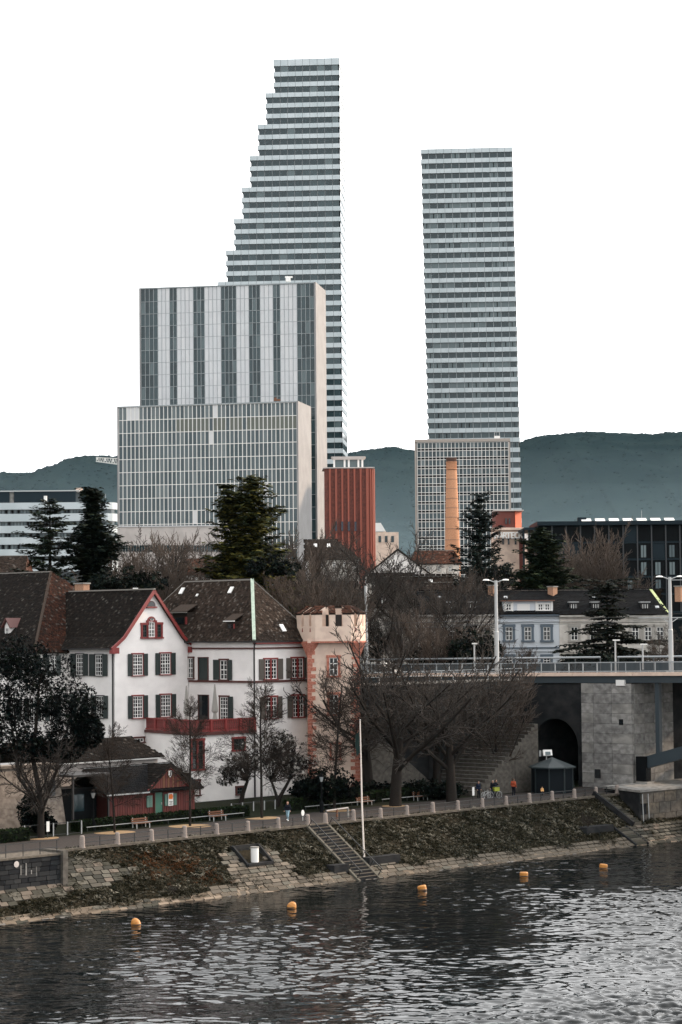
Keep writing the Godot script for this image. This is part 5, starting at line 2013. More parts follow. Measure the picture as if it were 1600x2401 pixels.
func bridge() -> void:
	var bs := Basis(DV, Vector3.UP, -NV)
	var o := thing("road_bridge", "steel arch road bridge with stone edge beam and long railing at the right", "bridge", W(64, 2, 0))
	var mb := MB.new()
	for i in 40:
		var t0 := 75.0 - i * 4.0
		var a := W(64.0, t0, deck_y(t0) - 0.55)
		var b := W(64.0, t0 - 4.0, deck_y(t0 - 4.0) - 0.55)
		mb.bar(a, b, 21.0, 0.7)
	part(o, "deck", mb, M.concrete_dark)
	for i in 30:
		var t0 := 62.0 - i * 4.0
		mb = MB.new()
		mb.bar(W(53.15, t0, deck_y(t0) - 0.05), W(53.15, t0 - 3.95, deck_y(t0 - 3.95) - 0.05), 0.9, 0.36)
		part(o, "edge_stone", mb, M.plaster_pink if i < 17 else M.granite)
	mb = MB.new()
	mb.bar(W(53.25, 75, deck_y(75) - 0.6), W(53.25, -80, deck_y(-80) - 0.6), 0.5, 0.75)
	part(o, "edge_beam", mb, M.steel_blue)
	mb = MB.new()
	mb.bx(hit(1456, 1601, W(52.9, 0), -DV), Vector3(1.1, 0.62, 0.3), Basis(-NV, Vector3.UP, -DV))
	part(o, "pale_plate", mb, M.white_paint)
	# near railing: top rail, lower rail, posts and bars
	for h in [1.12, 0.16]:
		mb = MB.new()
		mb.bar(W(53.0, 70, deck_y(70) + h + 0.1), W(53.0, -70, deck_y(-70) + h + 0.1), 0.14, 0.11)
		part(o, "rail", mb, M.rail_pale)
	for i in 66:
		var t := 62.0 - i * 1.9
		mb = MB.new()
		mb.bar(W(53.0, t, deck_y(t)), W(53.0, t, deck_y(t) + 1.2), 0.1, 0.1, DV)
		part(o, "rail_post", mb, M.rail_pale)
	mb = MB.new()
	for i in 560:
		var t := 60.0 - i * 0.16
		mb.bar(W(53.0, t, deck_y(t) + 0.2), W(53.0, t, deck_y(t) + 1.15), 0.035, 0.035, DV)
	part(o, "rail_bars", mb, M.steel_blue).set_meta("kind", "stuff")
	# pipe barrier between footway and road
	for k in [[47.0, 9.4], [7.0, -45.0]]:
		mb = MB.new()
		mb.tube([W(57.0, k[0], deck_y(k[0]) + 1.75), W(57.0, k[1], deck_y(k[1]) + 1.75)], [0.11, 0.11], 8, true)
		part(o, "pipe_barrier", mb, M.rail_pale)
		mb = MB.new()
		for i in 12:
			var t: float = lerpf(k[0], k[1], i / 11.0)
			mb.bar(W(57.0, t, deck_y(t)), W(57.0, t, deck_y(t) + 1.75), 0.1, 0.1, DV)
		part(o, "barrier_posts", mb, M.steel_blue).set_meta("kind", "stuff")
	# far side parapet
	mb = MB.new()
	mb.bar(W(74.5, 75, deck_y(75) + 0.5), W(74.5, -80, deck_y(-80) + 0.5), 0.15, 1.0)
	part(o, "far_parapet", mb, M.steel_blue)
	# steel arch ribs, uprights
	for s in [53.6, 64.0, 74.0]:
		mb = MB.new()
		var prev := Vector3.ZERO
		for i in 14:
			var f := i / 13.0
			var t := 1.2 - f * 62.0
			var p := W(s, t, 7.2 + 8.2 * (1.0 - pow(1.0 - f, 2.0)) * 1.02)
			if i:
				mb.bar(prev, p, 0.8, 1.25)
			prev = p
		part(o, "arch_rib", mb, M.steel_blue)
		for i in 3:
			var t := -0.6 - i * 8.5
			mb = MB.new()
			var f := (1.2 - t) / 62.0
			mb.bar(W(s, t, 7.6 + 8.2 * (1.0 - pow(1.0 - f, 2.0))), W(s, t, deck_y(t) - 0.9), 0.5, 0.5, DV)
			part(o, "upright", mb, M.steel_blue)
	mb = MB.new()
	mb.bx(W(53.4, 1.3, 6.6), Vector3(0.9, 2.6, 1.3), bs)
	part(o, "bearing", mb, M.black_metal)
	mb = MB.new()
	mb.bx(W(53.2, 1.0, 4.75), Vector3(1.3, 1.0, 1.5), bs)
	part(o, "bearing_block", mb, M.concrete)
	# masonry pier
	var pr := thing("bridge_pier", "grey ashlar bridge pier with a small dark opening", "pier", W(56, 6, 4))
	mb = MB.new()
	mb.extr(PackedVector2Array([Vector2(53.15, 2.55), Vector2(75, 2.55), Vector2(75, 9.0), Vector2(53.15, 9.0)]), B0 + Vector3(0, -0.5, 0), DV, NV, Vector3(0, 16.2, 0))
	part(pr, "core", mb, M.concrete_dark)
	var tt := [9.05, 7.45, 5.0, 2.4]
	var ashlar := [M.concrete, M.concrete_b, M.concrete_c]
	for r in 13:
		var y := 15.62 - r * 1.075
		for c in 3:
			var a: float = tt[c]
			var b: float = tt[c + 1]
			piece(pr, "ashlar_block", ubox, ashlar[(r * 2 + c * 5 + r * c) % 3], Transform3D(Basis(DV * 0.5, Vector3.UP * 1.045, NV * (a - b - 0.035)), W(53.18 + rng.randf_range(-0.012, 0.012), (a + b) * 0.5, y - 0.53)))
		for c in 4:
			piece(pr, "ashlar_block", ubox, ashlar[(r + c * 2) % 3], Transform3D(Basis(DV * 1.75, Vector3.UP * 1.045, NV * 0.4), W(53.4 + 0.92 + c * 1.79, 2.52, y - 0.53)))
	mb = MB.new()
	mb.bx(hit(1457, 1693, W(52.93, 0), -DV), Vector3(0.55, 0.6, 0.08), Basis(-NV, Vector3.UP, -DV))
	part(pr, "opening", mb, M.glass_dark)
	for k in [[1402, 1814, 0.75, 0.95]]:
		mb = MB.new()
		mb.bx(hit(k[0], k[1], W(52.92, 0), -DV), Vector3(k[2], k[3], 0.06), Basis(-NV, Vector3.UP, -DV))
		part(pr, "dark_panel", mb, M.concrete_dark)
	# river wall under the bridge
	var rw := thing("river_wall", "brown grey masonry wall at the river under the bridge arch", "wall", W(60, -3, 0))
	mb = MB.new()
	mb.extr(PackedVector2Array([Vector2(45.2, -3.9), Vector2(90, -4.6), Vector2(90, 2.5), Vector2(48.0, 2.5)]), B0 + Vector3(0, -0.8, 0), DV, NV, Vector3(0, 5.6, 0))
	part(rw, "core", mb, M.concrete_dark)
	mb = MB.new()
	mb.extr(PackedVector2Array([Vector2(44.9, -4.2), Vector2(90, -4.9), Vector2(90, 2.6), Vector2(47.8, 2.6)]), B0 + Vector3(0, 4.8, 0), DV, NV, Vector3(0, 0.25, 0))
	part(rw, "coping", mb, M.concrete)
	for r in 4:
		for c in 8:
			var s := 45.4 + c * 2.0 + (1.0 if r % 2 else 0.0)
			piece(rw, "stone_block", ubox, [M.concrete_d, M.concrete_e, M.concrete_d][(r + c * 2) % 3], Transform3D(Basis(DV * 1.95, Vector3.UP * 1.1, NV * 0.25), W(s + 0.98, -3.98 - (s - 45.2) * 0.0156, 4.2 - r * 1.13)))
	for k in [0.0, 1.0]:
		mb = MB.new()
		mb.tube([W(45.6 + k, -4.15, 1.0), W(45.4 + k, -4.15, 4.6)], [0.05, 0.05], 6)
		part(rw, "pipe", mb, M.pale_metal)
	# side wall with the arched passage
	var aw := thing("arch_wall", "dark wall under the bridge with a tall arched passage", "wall", W(54, 14, 4))
	var cx := 12.9
	var rr := 3.1
	var sp := 8.6
	var pts := PackedVector2Array([Vector2(9.0, 4.0), Vector2(9.0, 15.7), Vector2(19.0, 15.7), Vector2(19.0, 4.0), Vector2(cx + rr, 4.0)])
	for i in 17:
		var a := PI * i / 16.0
		pts.append(Vector2(cx + cos(a) * rr, sp + sin(a) * rr))
	pts.append(Vector2(cx - rr, 4.0))
	mb = MB.new()
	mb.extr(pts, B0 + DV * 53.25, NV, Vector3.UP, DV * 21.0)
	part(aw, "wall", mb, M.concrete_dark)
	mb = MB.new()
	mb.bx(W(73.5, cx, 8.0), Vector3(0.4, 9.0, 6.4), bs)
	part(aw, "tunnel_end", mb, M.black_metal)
	# retaining wall between house and bridge
	var rt := thing("retaining_wall", "high dark retaining wall behind the big bare riverside trees", "wall", W(38, 17.4, 4))
	for i in 7:
		mb = MB.new()
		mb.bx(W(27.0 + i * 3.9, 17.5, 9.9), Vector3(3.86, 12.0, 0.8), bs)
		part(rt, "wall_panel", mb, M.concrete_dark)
	mb = MB.new()
	mb.bx(W(39.0, 17.5, 15.98), Vector3(28.4, 0.22, 1.2), bs)
	part(rt, "coping", mb, M.concrete)
	mb = MB.new()
	for h in [0.6, 1.1]:
		mb.bar(W(25, 17.2, 16.1 + h), W(53, 17.2, 16.1 + h), 0.06, 0.06)
	for i in 15:
		mb.bar(W(25.2 + i * 1.98, 17.2, 16.0), W(25.2 + i * 1.98, 17.2, 17.2), 0.06, 0.06, DV)
	part(rt, "handrail", mb, M.rail_pale)
	# wide stairs up to the bridge
	var sr := thing("bridge_steps", "broad stone stairs climbing to the bridge behind the bare trees", "stairs", W(41, 13, 4.4))
	for i in 19:
		var y := 4.6 + (i + 1) * 0.36
		piece(sr, "step", ubox, M.concrete_d, Transform3D(Basis(DV * 0.62, Vector3.UP * (y - 4.3), NV * 6.8), W(35.8 + i * 0.56, 13.2, (y + 4.3) * 0.5)))
		piece(sr, "nosing", ubox, M.concrete, Transform3D(Basis(DV * 0.07, Vector3.UP * 0.05, NV * 6.8), W(35.5 + i * 0.56, 13.2, y + 0.005)))
	mb = MB.new()
	mb.extr(PackedVector2Array([Vector2(27.0, 4.3), Vector2(27.0, 10.4), Vector2(29.0, 10.4), Vector2(36.8, 5.4), Vector2(36.8, 4.3)]), B0 + NV * 16.7, DV, Vector3.UP, NV * 0.3)
	part(sr, "stringer", mb, M.concrete_d)
	# kiosk
	var kc := W(44.4, 6.6, 4.4)
	var ki := thing("octagonal_kiosk", "dark octagonal kiosk with a blue grey metal roof by the pier", "kiosk", kc)
	mb = MB.new()
	mb.lathe(kc, [Vector2(2.15, 0.0), Vector2(2.15, 2.65)], 8, 0.25)
	part(ki, "wall", mb, M.kiosk_wall)
	mb = MB.new()
	mb.lathe(kc, [Vector2(2.5, 2.58), Vector2(2.5, 2.72), Vector2(0.5, 3.5), Vector2(0.0, 3.7)], 8, 0.25)
	part(ki, "roof", mb, M.kiosk_roof)
	for i in 8:
		mb = MB.new()
		var a := 0.25 + TAU * i / 8.0
		mb.bar(kc + Vector3(cos(a) * 2.15, 0, sin(a) * 2.15), kc + Vector3(cos(a) * 2.15, 2.6, sin(a) * 2.15), 0.12, 0.12, DV)
		part(ki, "corner_post", mb, M.kiosk_roof)
	var fl := thing("floodlight", "white boxy floodlight standing above the kiosk roof", "lamp", kc + Vector3(-0.6, 3.6, 0.2))
	mb = MB.new()
	mb.bx(kc + Vector3(-0.5, 4.15, 0.3), Vector3(0.95, 0.62, 0.3), yawed(12) * Basis(Vector3.RIGHT, -0.3))
	part(fl, "housing", mb, M.white_paint)
	mb = MB.new()
	mb.bx(kc + Vector3(-0.46, 4.12, 0.49), Vector3(0.55, 0.34, 0.06), yawed(12) * Basis(Vector3.RIGHT, -0.3))
	part(fl, "pane", mb, M.tower_glass_c)
	mb = MB.new()
	mb.bx(kc + Vector3(-1.25, 4.1, 0.3), Vector3(0.14, 0.6, 0.4), yawed(-20))
	mb.bar(kc + Vector3(-0.6, 3.4, 0.2), kc + Vector3(-0.6, 3.95, 0.25), 0.1, 0.1, Vector3.RIGHT)
	part(fl, "bracket", mb, M.pale_metal)
	# masts on the bridge
	var masts := [[42.0, false, "plain tram mast left of the bare trees, its top free"], [22.0, true, "tall double armed lamp mast before the blue grey house"], [-1.7, true, "tall double armed lamp mast at the right edge of the bridge"]]
	for k in masts:
		var f := W(54.5, k[0], deck_y(k[0]))
		var h := 10.6 if k[0] > 0 else 10.2
		var ma := thing("lamp_mast", k[2], "mast", f, "masts along the bridge")
		mb = MB.new()
		mb.lathe(f, [Vector2(0.27, 0.0), Vector2(0.25, h * 0.45), Vector2(0.2, h * 0.46), Vector2(0.17, h), Vector2(0.0, h)], 12)
		part(ma, "pole", mb, M.pale_metal)
		if k[1]:
			for sx in [-1.0, 1.0]:
				mb = MB.new()
				mb.tube([f + Vector3(0, h - 0.25, 0), f + Vector3(sx * 0.7, h + 0.02, 0)], [0.06, 0.05], 6)
				part(ma, "arm", mb, M.pale_metal)
				mb = MB.new()
				mb.lathe(f + Vector3(sx * 1.1, h - 0.02, 0), [Vector2(0.0, 0.0), Vector2(0.42, 0.03), Vector2(0.3, 0.16), Vector2(0.0, 0.2)], 10)
				part(ma, "lamp_head", mb, M.white_paint)
		if k[0] < 0:
			mb = MB.new()
			mb.bar(f + Vector3(-3.4, 5.9, 0), f + Vector3(6.0, 5.9, 0), 0.09, 0.09)
			mb.bar(f + Vector3(-0.8, 5.85, 0), f + Vector3(0, 5.3, 0), 0.08, 0.08)
			mb.bar(f + Vector3(0.8, 5.85, 0), f + Vector3(0, 5.3, 0), 0.08, 0.08)
			mb.bar(f + Vector3(0.2, 9.9, 0), f + Vector3(6.0, 9.9, 0), 0.07, 0.07)
			part(ma, "wire_arm", mb, M.pale_metal)
	var wi := thing("tram_wires", "thin overhead tram wires strung between the bridge masts", "wires", W(60, 22, 22))
	for k in [[55.5, 6.3], [55.5, 5.7], [62.0, 6.0]]:
		mb = MB.new()
		var pts2 := []
		var rad := []
		for i in 25:
			var t := 62.0 - i * 4.0
			pts2.append(W(k[0], t, deck_y(t) + k[1] - 0.25 * sin(PI * fposmod(t - 22.0, 24.0) / 24.0)))
			rad.append(0.022)
		mb.tube(pts2, rad, 4)
		part(wi, "wire", mb, M.iron)
	for k in [[1113, 1510, 1572, "short street lamp left of the double armed mast"], [1444, 1502, 1582, "short street lamp in front of the dark cedar"], [1508, 1512, 1570, "thin short lamp post right of the dark cedar"]]:
		var d: float = 256.0 - (k[0] - 1113) * 0.045
		var f := P(k[0], k[2], d)
		var y1 := P(k[0], k[1], d).y
		var la := thing("short_lamp", k[3], "street lamp", f, "short lamps along the bridge footway")
		mb = MB.new()
		mb.lathe(f, [Vector2(0.1, 0.0), Vector2(0.09, y1 - f.y)], 8)
		part(la, "pole", mb, M.pale_metal)
		mb = MB.new()
		mb.bx(Vector3(f.x + 0.12, y1 + 0.05, f.z), Vector3(0.75, 0.14, 0.4))
		part(la, "head", mb, M.white_paint)


# ---- houses behind the bridge --------------------------------------------------------------------
func row_houses() -> void:
	var d := 290.0
	var k := d / F
	var n := Vector3(0, 0, 1)
	var gy := 14.0
	var defs := [
		["row_house", "cream town house behind bare branches left of the blue grey house", 985.0, 1166.0, 1440.0, M.house_cream],
		["row_house", "blue grey town house with a white framed row of attic windows", 1166.0, 1312.0, 1440.0, M.house_blue],
		["row_house", "cream town house behind the dark cedar, right of the blue grey house", 1312.0, 1475.0, 1441.0, M.house_cream],
		["row_house", "cream corner house with green hip strips at the right edge", 1475.0, 1568.0, 1442.0, M.house_cream2]]
	var bs := Basis.IDENTITY
	for i in 4:
		var df: Array = defs[i]
		var a := P(df[2], 1480, d)
		var b := P(df[3], 1480, d)
		var ey := P((df[2] + df[3]) * 0.5, df[4], d).y
		var cx := (a.x + b.x) * 0.5
		var w := b.x - a.x
		var o := thing(df[0], df[1], "house", Vector3(cx, gy, -d), "town houses behind the bridge")
		var mb := MB.new()
		mb.bx(Vector3(cx, (gy + ey) * 0.5, -d - 6.0), Vector3(w - 0.02, ey - gy, 12.0))
		part(o, "wall", mb, df[5])
		mb = MB.new()
		mb.bx(Vector3(cx, ey - 0.1, -d + 0.15), Vector3(w, 0.35, 0.7))
		part(o, "cornice", mb, M.house_blue_dark if i == 1 else M.house_cream2)
		for q in [[1457, 0.25], [1519, 0.25], [1526, 0.3]]:
			mb = MB.new()
			mb.bx(Vector3(cx, P(cx / k + 800, q[0], d).y, -d + 0.06), Vector3(w - 0.05, q[1] * 0.7, 0.22))
			part(o, "band", mb, M.house_blue_dark if i == 1 and q[0] == 1519 else (df[5] as Material))
		var ry := P(1300, 1384.0, d + 5).y
		var f := -d + 0.6
		var e0 := Vector3(a.x, ey + 0.1, f)
		var e1 := Vector3(b.x, ey + 0.1, f)
		var rz := -d - 5.6
		var hip := 5.0 if i == 3 else 0.0
		roof_face(o, [e0, e1, Vector3(b.x - hip * 0.3, ry, rz), Vector3(a.x, ry, rz)], "slate", 0.36)
		roof_face(o, [Vector3(b.x, ey + 0.1, rz * 2 - f), Vector3(a.x, ey + 0.1, rz * 2 - f), Vector3(a.x, ry, rz), Vector3(b.x, ry, rz)], "slate", 0.8)
		ridge_cap(o, Vector3(a.x, ry + 0.03, rz), Vector3(b.x - hip * 0.3, ry + 0.03, rz), M.ridge, 0.26)
		if i == 3:
			ridge_cap(o, Vector3(b.x, ey, f), Vector3(b.x - hip * 0.3, ry + 0.03, rz), M.copper_yellow, 0.4, "hip_strip")
		for r in [[1470.0, 1501.0], [1540.0, 1566.0], [1578.0, 1604.0]]:
			var cols: Array = [[1020, 1062, 1104, 1143], [1194, 1238, 1282.5], [1347, 1392, 1437], [1490, 1520, 1548]][i]
			for c in cols:
				win(o, Vector3(0, 0, -d), n, c - 8.0, c + 8.0, r[0], r[1], {"cols": 2, "rows": 3, "surround": M.house_blue_dark if i == 1 else M.house_trim, "th": 0.34, "frame": M.white_paint})
		var slope := (Vector3(0, ry, rz) - Vector3(0, ey, f)).normalized()
		var rn := Vector3(0, -slope.z, slope.y)
		if i == 1:                                      # attic row
			var l := P(1180, 1423, d)
			var r2 := P(1297, 1423, d)
			mb = MB.new()
			mb.bx(Vector3((l.x + r2.x) * 0.5, l.y, -d - 2.2), Vector3(r2.x - l.x, 1.45, 4.4))
			var dm := part(o, "attic_dormer", mb, M.house_blue)
			mb = MB.new()
			mb.bx(Vector3((l.x + r2.x) * 0.5, l.y + 0.78, -d - 2.0), Vector3(r2.x - l.x + 0.4, 0.12, 5.0))
			part(dm, "lid", mb, M.roof_rust)
			for q in [[1182.0, 1186.0], [1200.0, 1204.0], [1256.0, 1260.0], [1292.0, 1296.0]]:
				mb = MB.new()
				var p := P((q[0] + q[1]) * 0.5, 1423, d)
				mb.bx(Vector3(p.x, p.y, -d + 0.06), Vector3(0.22, 1.4, 0.12))
				part(dm, "white_post", mb, M.white_paint)
			for q in [[1187.0, 1199.0], [1262.0, 1273.0], [1278.0, 1289.0]]:
				win(o, Vector3(0, 0, -d + 0.02), n, q[0], q[1], 1416, 1431, {"cols": 2, "rows": 2, "surround": M.white_paint, "th": 0.1, "name": "attic_window"})
			mb = MB.new()
			var p3 := P(1228, 1424, d)
			mb.bx(Vector3(p3.x, p3.y, -d + 0.05), Vector3(1.65, 0.85, 0.08))
			part(dm, "blind", mb, M.white_paint)
		else:
			for q in [[1060.0, 1110.0], [], [1347.0, 1399.0], [1515.0]][i]:
				var c := P(q, 1424, d - 0.0)
				c.z = -d - 1.2
				mb = MB.new()
				mb.bx(c + Vector3(0, 0, -0.8), Vector3(1.1, 1.35, 2.4))
				var dm := part(o, "dormer", mb, M.gutter)
				mb = MB.new()
				mb.bx(c + Vector3(0, 0.7, -0.7), Vector3(1.35, 0.12, 2.8))
				part(dm, "lid", mb, M.pale_metal)
				mb = MB.new()
				mb.bx(c + Vector3(0, -0.05, 0.42), Vector3(0.62, 0.95, 0.04))
				part(dm, "pane", mb, M.glass_dark)
				mb = MB.new()
				for sx in [-0.3, 0.0, 0.3]:
					mb.bx(c + Vector3(sx, -0.05, 0.45), Vector3(0.06, 0.95, 0.05))
				part(dm, "frame", mb, M.white_paint)
		for q in [[1030.0], [1186.0], [1392.0], [1541.0]][i]:
			mb = MB.new()
			var c := hit(q, 1402 if i != 3 else 1425, Vector3(0, ey, f), rn)
			mb.bx(c + rn * 0.1, Vector3(0.5, 0.1, 0.6), Basis(Vector3.RIGHT, rn, Vector3.RIGHT.cross(rn)))
			part(o, "roof_light", mb, M.glass_pale)
		for q in [[1156.0, 1386.0], [1296.0, 1389.0], [1594.0, 1388.0]]:
			if q[0] >= df[2] and (q[0] < df[3] or i == 3):
				chimney(o, P(q[0], q[1], d + 4.5), 0.95, 1.4, 0.9)
	# older roofs between the trees: label, x0, x1, ridge y, eave y, depth, tiles, wall, ridge inset left/right
	var olds := [
		["old_house", "low house with a long brown tiled roof and one white dormer behind branches", 862.0, 1085.0, 1352.0, 1425.0, 318.0, "brown", M.house_cream, 2.0, 1.0],
		["old_house", "low house with a dark roof half hidden left of the plain tram mast", 690.0, 868.0, 1362.0, 1430.0, 330.0, "brown", M.house_cream2, 2.0, 2.0],
		["old_house", "brown roofed house with two skylights below the ribbed red tower", 716.0, 846.0, 1266.0, 1312.0, 400.0, "brown", M.house_trim, 0.0, 4.5],
		["old_house", "house with a pale red tiled roof right of the white gable", 962.0, 1082.0, 1291.0, 1322.0, 385.0, "red", M.house_cream, 1.0, 1.0],
		["old_house", "small house with an orange red roof behind the left bare trees", 418.0, 520.0, 1310.0, 1348.0, 335.0, "red", M.house_cream, 0.5, 0.5],
		["old_house", "flat dark roofed house between the white gable and the brown roof", 862.0, 980.0, 1345.0, 1362.0, 350.0, "dark", M.house_cream2, 0.5, 0.5],
		["old_house", "low brown roof at the far left behind the conifers", -20.0, 60.0, 1304.0, 1350.0, 330.0, "brown", M.house_cream2, 0.5, 0.5],
		["old_house", "gabled house with a steep brown roof left of the cream town house", 1000.0, 1128.0, 1366.0, 1412.0, 305.0, "brown", M.house_cream, 0.0, 2.5]]
	for df in olds:
		d = df[6]
		var a := P(df[2], df[5], d)
		var b := P(df[3], df[5], d)
		var ry := P((df[2] + df[3]) * 0.5, df[4], d + 5.0).y
		var o := thing(df[0], df[1], "house", Vector3((a.x + b.x) * 0.5, gy, -d), "old roofs among the trees")
		var mb := MB.new()
		mb.bx(Vector3((a.x + b.x) * 0.5, (a.y + 9.0) * 0.5, -d - 5.0), Vector3(b.x - a.x - 0.6, a.y - 9.0, 9.4))
		part(o, "wall", mb, df[8])
		var ey: float = a.y
		roof_face(o, [Vector3(a.x, ey, -d), Vector3(b.x, ey, -d), Vector3(b.x - df[10], ry, -d - 5.0), Vector3(a.x + df[9], ry, -d - 5.0)], df[7], 0.34)
		roof_face(o, [Vector3(b.x, ey, -d), Vector3(b.x, ey, -d - 10.0), Vector3(b.x - df[10], ry, -d - 5.0)], "red" if df[7] == "brown" else df[7], 0.5)
		roof_face(o, [Vector3(a.x, ey, -d - 10.0), Vector3(a.x, ey, -d), Vector3(a.x + df[9], ry, -d - 5.0)], df[7], 0.5)
		roof_face(o, [Vector3(b.x, ey, -d - 10.0), Vector3(a.x, ey, -d - 10.0), Vector3(a.x + df[9], ry, -d - 5.0), Vector3(b.x - df[10], ry, -d - 5.0)], df[7], 0.8)
		ridge_cap(o, Vector3(a.x + df[9], ry + 0.05, -d - 5.0), Vector3(b.x - df[10], ry + 0.05, -d - 5.0), M.ridge, 0.22)
		var cnt := int((df[3] - df[2]) / 26.0)
		for q in cnt:
			var px: float = df[2] + 16.0 + q * 26.0
			win(o, Vector3(0, 0, -d - 0.3), Vector3(0, 0, 1), px - 3.5, px + 3.5, df[5] + 6.0, df[5] + 18.0, {"cols": 2, "rows": 2, "surround": M.house_trim, "th": 0.12})
		if df[6] == 400.0 or df[6] == 318.0:
			var slope := (Vector3(0, ry, -5.0) - Vector3(0, ey, 0)).normalized()
			var rn := Vector3(0, -slope.z, slope.y)
			for q in ([740.0, 771.0] if df[6] == 400.0 else [1010.0]):
				mb = MB.new()
				var c := hit(q, df[4] + 14.0, Vector3(0, ey, -d), rn)
				mb.bx(c + rn * 0.12, Vector3(0.6, 0.1, 1.0), Basis(Vector3.RIGHT, rn, Vector3.RIGHT.cross(rn)))
				part(o, "roof_light", mb, M.white_paint)
		if df[6] == 318.0:
			var c := P(904, 1404, d)
			c.z = -d - 1.0
			mb = MB.new()
			mb.bx(c - Vector3(0, 0, 1.2), Vector3(1.3, 1.7, 3.0))
			var dm := part(o, "dormer", mb, M.gutter)
			mb = MB.new()
			for sx in [-0.45, 0.0, 0.45]:
				mb.bx(c + Vector3(sx, 0, 0.35), Vector3(0.1, 1.4, 0.08))
			mb.bx(c + Vector3(0, -0.65, 0.35), Vector3(0.9, 0.1, 0.09))
			part(dm, "frame", mb, M.white_paint)
			mb = MB.new()
			mb.bx(c + Vector3(0, 0.92, -1.0), Vector3(1.6, 0.12, 3.4))
			part(dm, "lid", mb, M.ridge)
	# house with the big white gable
	d = 370.0
	var o2 := thing("white_gable_house", "house with a broad plain white gable below the far hill", "house", P(935, 1400, d))
	var pa := P(858, 1352, d)
	var pb := P(1012, 1350, d)
	var pt := P(933, 1291, d)
	var mb2 := MB.new()
	mb2.extr(PackedVector2Array([Vector2(pa.x, 9), Vector2(pb.x, 9), Vector2(pb.x, pb.y), Vector2(pt.x, pt.y), Vector2(pa.x, pa.y)]), Vector3(0, 0, -d), Vector3.RIGHT, Vector3.UP, Vector3(0, 0, -14))
	part(o2, "wall", mb2, M.plaster)
	roof_face(o2, [pa + Vector3(-0.5, -0.2, -14), pa + Vector3(-0.5, -0.2, 0.4), pt + Vector3(0, 0.3, 0.4), pt + Vector3(0, 0.3, -14)], "brown", 0.4)
	roof_face(o2, [pb + Vector3(0.5, -0.2, 0.4), pb + Vector3(0.5, -0.2, -14), pt + Vector3(0, 0.3, -14), pt + Vector3(0, 0.3, 0.4)], "brown", 0.4)
	chimney(o2, P(905, 1356, d - 14), 1.0, 2.2, 1.0, M.house_trim)

# ---- the far town --------------------------------------------------------------------------------
func background_town() -> void:
	ribbed_tower()
	brick_chimney()
	brewery()
	white_offices()
	dark_offices()
	var mb := MB.new()
	# beige building with a bright slanted roof right of the ribbed tower
	var d := 560.0
	var a := P(868, 1248, d)
	var b := P(935, 1246, d)
	var o := thing("beige_building", "beige building with a bright slanted roof box right of the ribbed red tower", "building", Vector3((a.x + b.x) * 0.5, 11, -d))
	mb.bx(Vector3((a.x + b.x) * 0.5, a.y - 14, -d - 6), Vector3(b.x - a.x, 28, 12))
	part(o, "wall", mb, M.plaster_pink)
	var q := P(885, 1238, d)
	mb = MB.new()
	mb.extr(PackedVector2Array([Vector2(-1.6, -0.9), Vector2(2.2, -0.9), Vector2(0.9, 1.3), Vector2(-1.2, 1.3)]), q, Vector3.RIGHT, Vector3.UP, Vector3(0, 0, -5))
	part(o, "roof_box", mb, M.white_paint)
	for i in 4:
		mb = MB.new()
		mb.bx(P(876 + i * 15, 1264, d) + Vector3(0, 0, 0.05), Vector3(0.7, 1.6, 0.2))
		part(o, "window", mb, M.tower_glass)
	# crane jib
	d = 720.0
	var c := thing("tower_crane", "white lattice crane jib sticking out left of the lower slab block", "crane", P(300, 1300, d + 6))
	var j0 := P(226, 1082, d)
	var j1 := P(300, 1092, d + 2)
	for k in [Vector3(0, 0, 0), Vector3(0, 1.2, 0.5), Vector3(0, 0, 1.0)]:
		mb = MB.new()
		mb.bar(j0 + k, j1 + k * 1.8, 0.25, 0.25)
		part(c, "chord", mb, M.white_paint)
	mb = MB.new()
	for i in 12:
		var f := i / 12.0
		var g := (i + 1) / 12.0
		var p0 := j0.lerp(j1, f)
		var p1 := j0.lerp(j1, g)
		mb.bar(p0, p1.lerp(p0, 0.5) + Vector3(0, 1.2 + f * 0.9, 0.5), 0.13, 0.13)
		mb.bar(p1.lerp(p0, 0.5) + Vector3(0, 1.2 + f * 0.9, 0.5), p1, 0.13, 0.13)
		if i % 3 == 0:
			mb.bx(p0 + Vector3(0.4, 0.9, 0.3), Vector3(0.7, 0.9, 0.6))
	part(c, "lattice", mb, M.white_paint)
	mb = MB.new()
	mb.bar(Vector3(j1.x, 11, j1.z - 1), j1 + Vector3(0, 3, 0), 1.4, 1.4, Vector3.RIGHT)
	part(c, "mast", mb, M.white_paint)


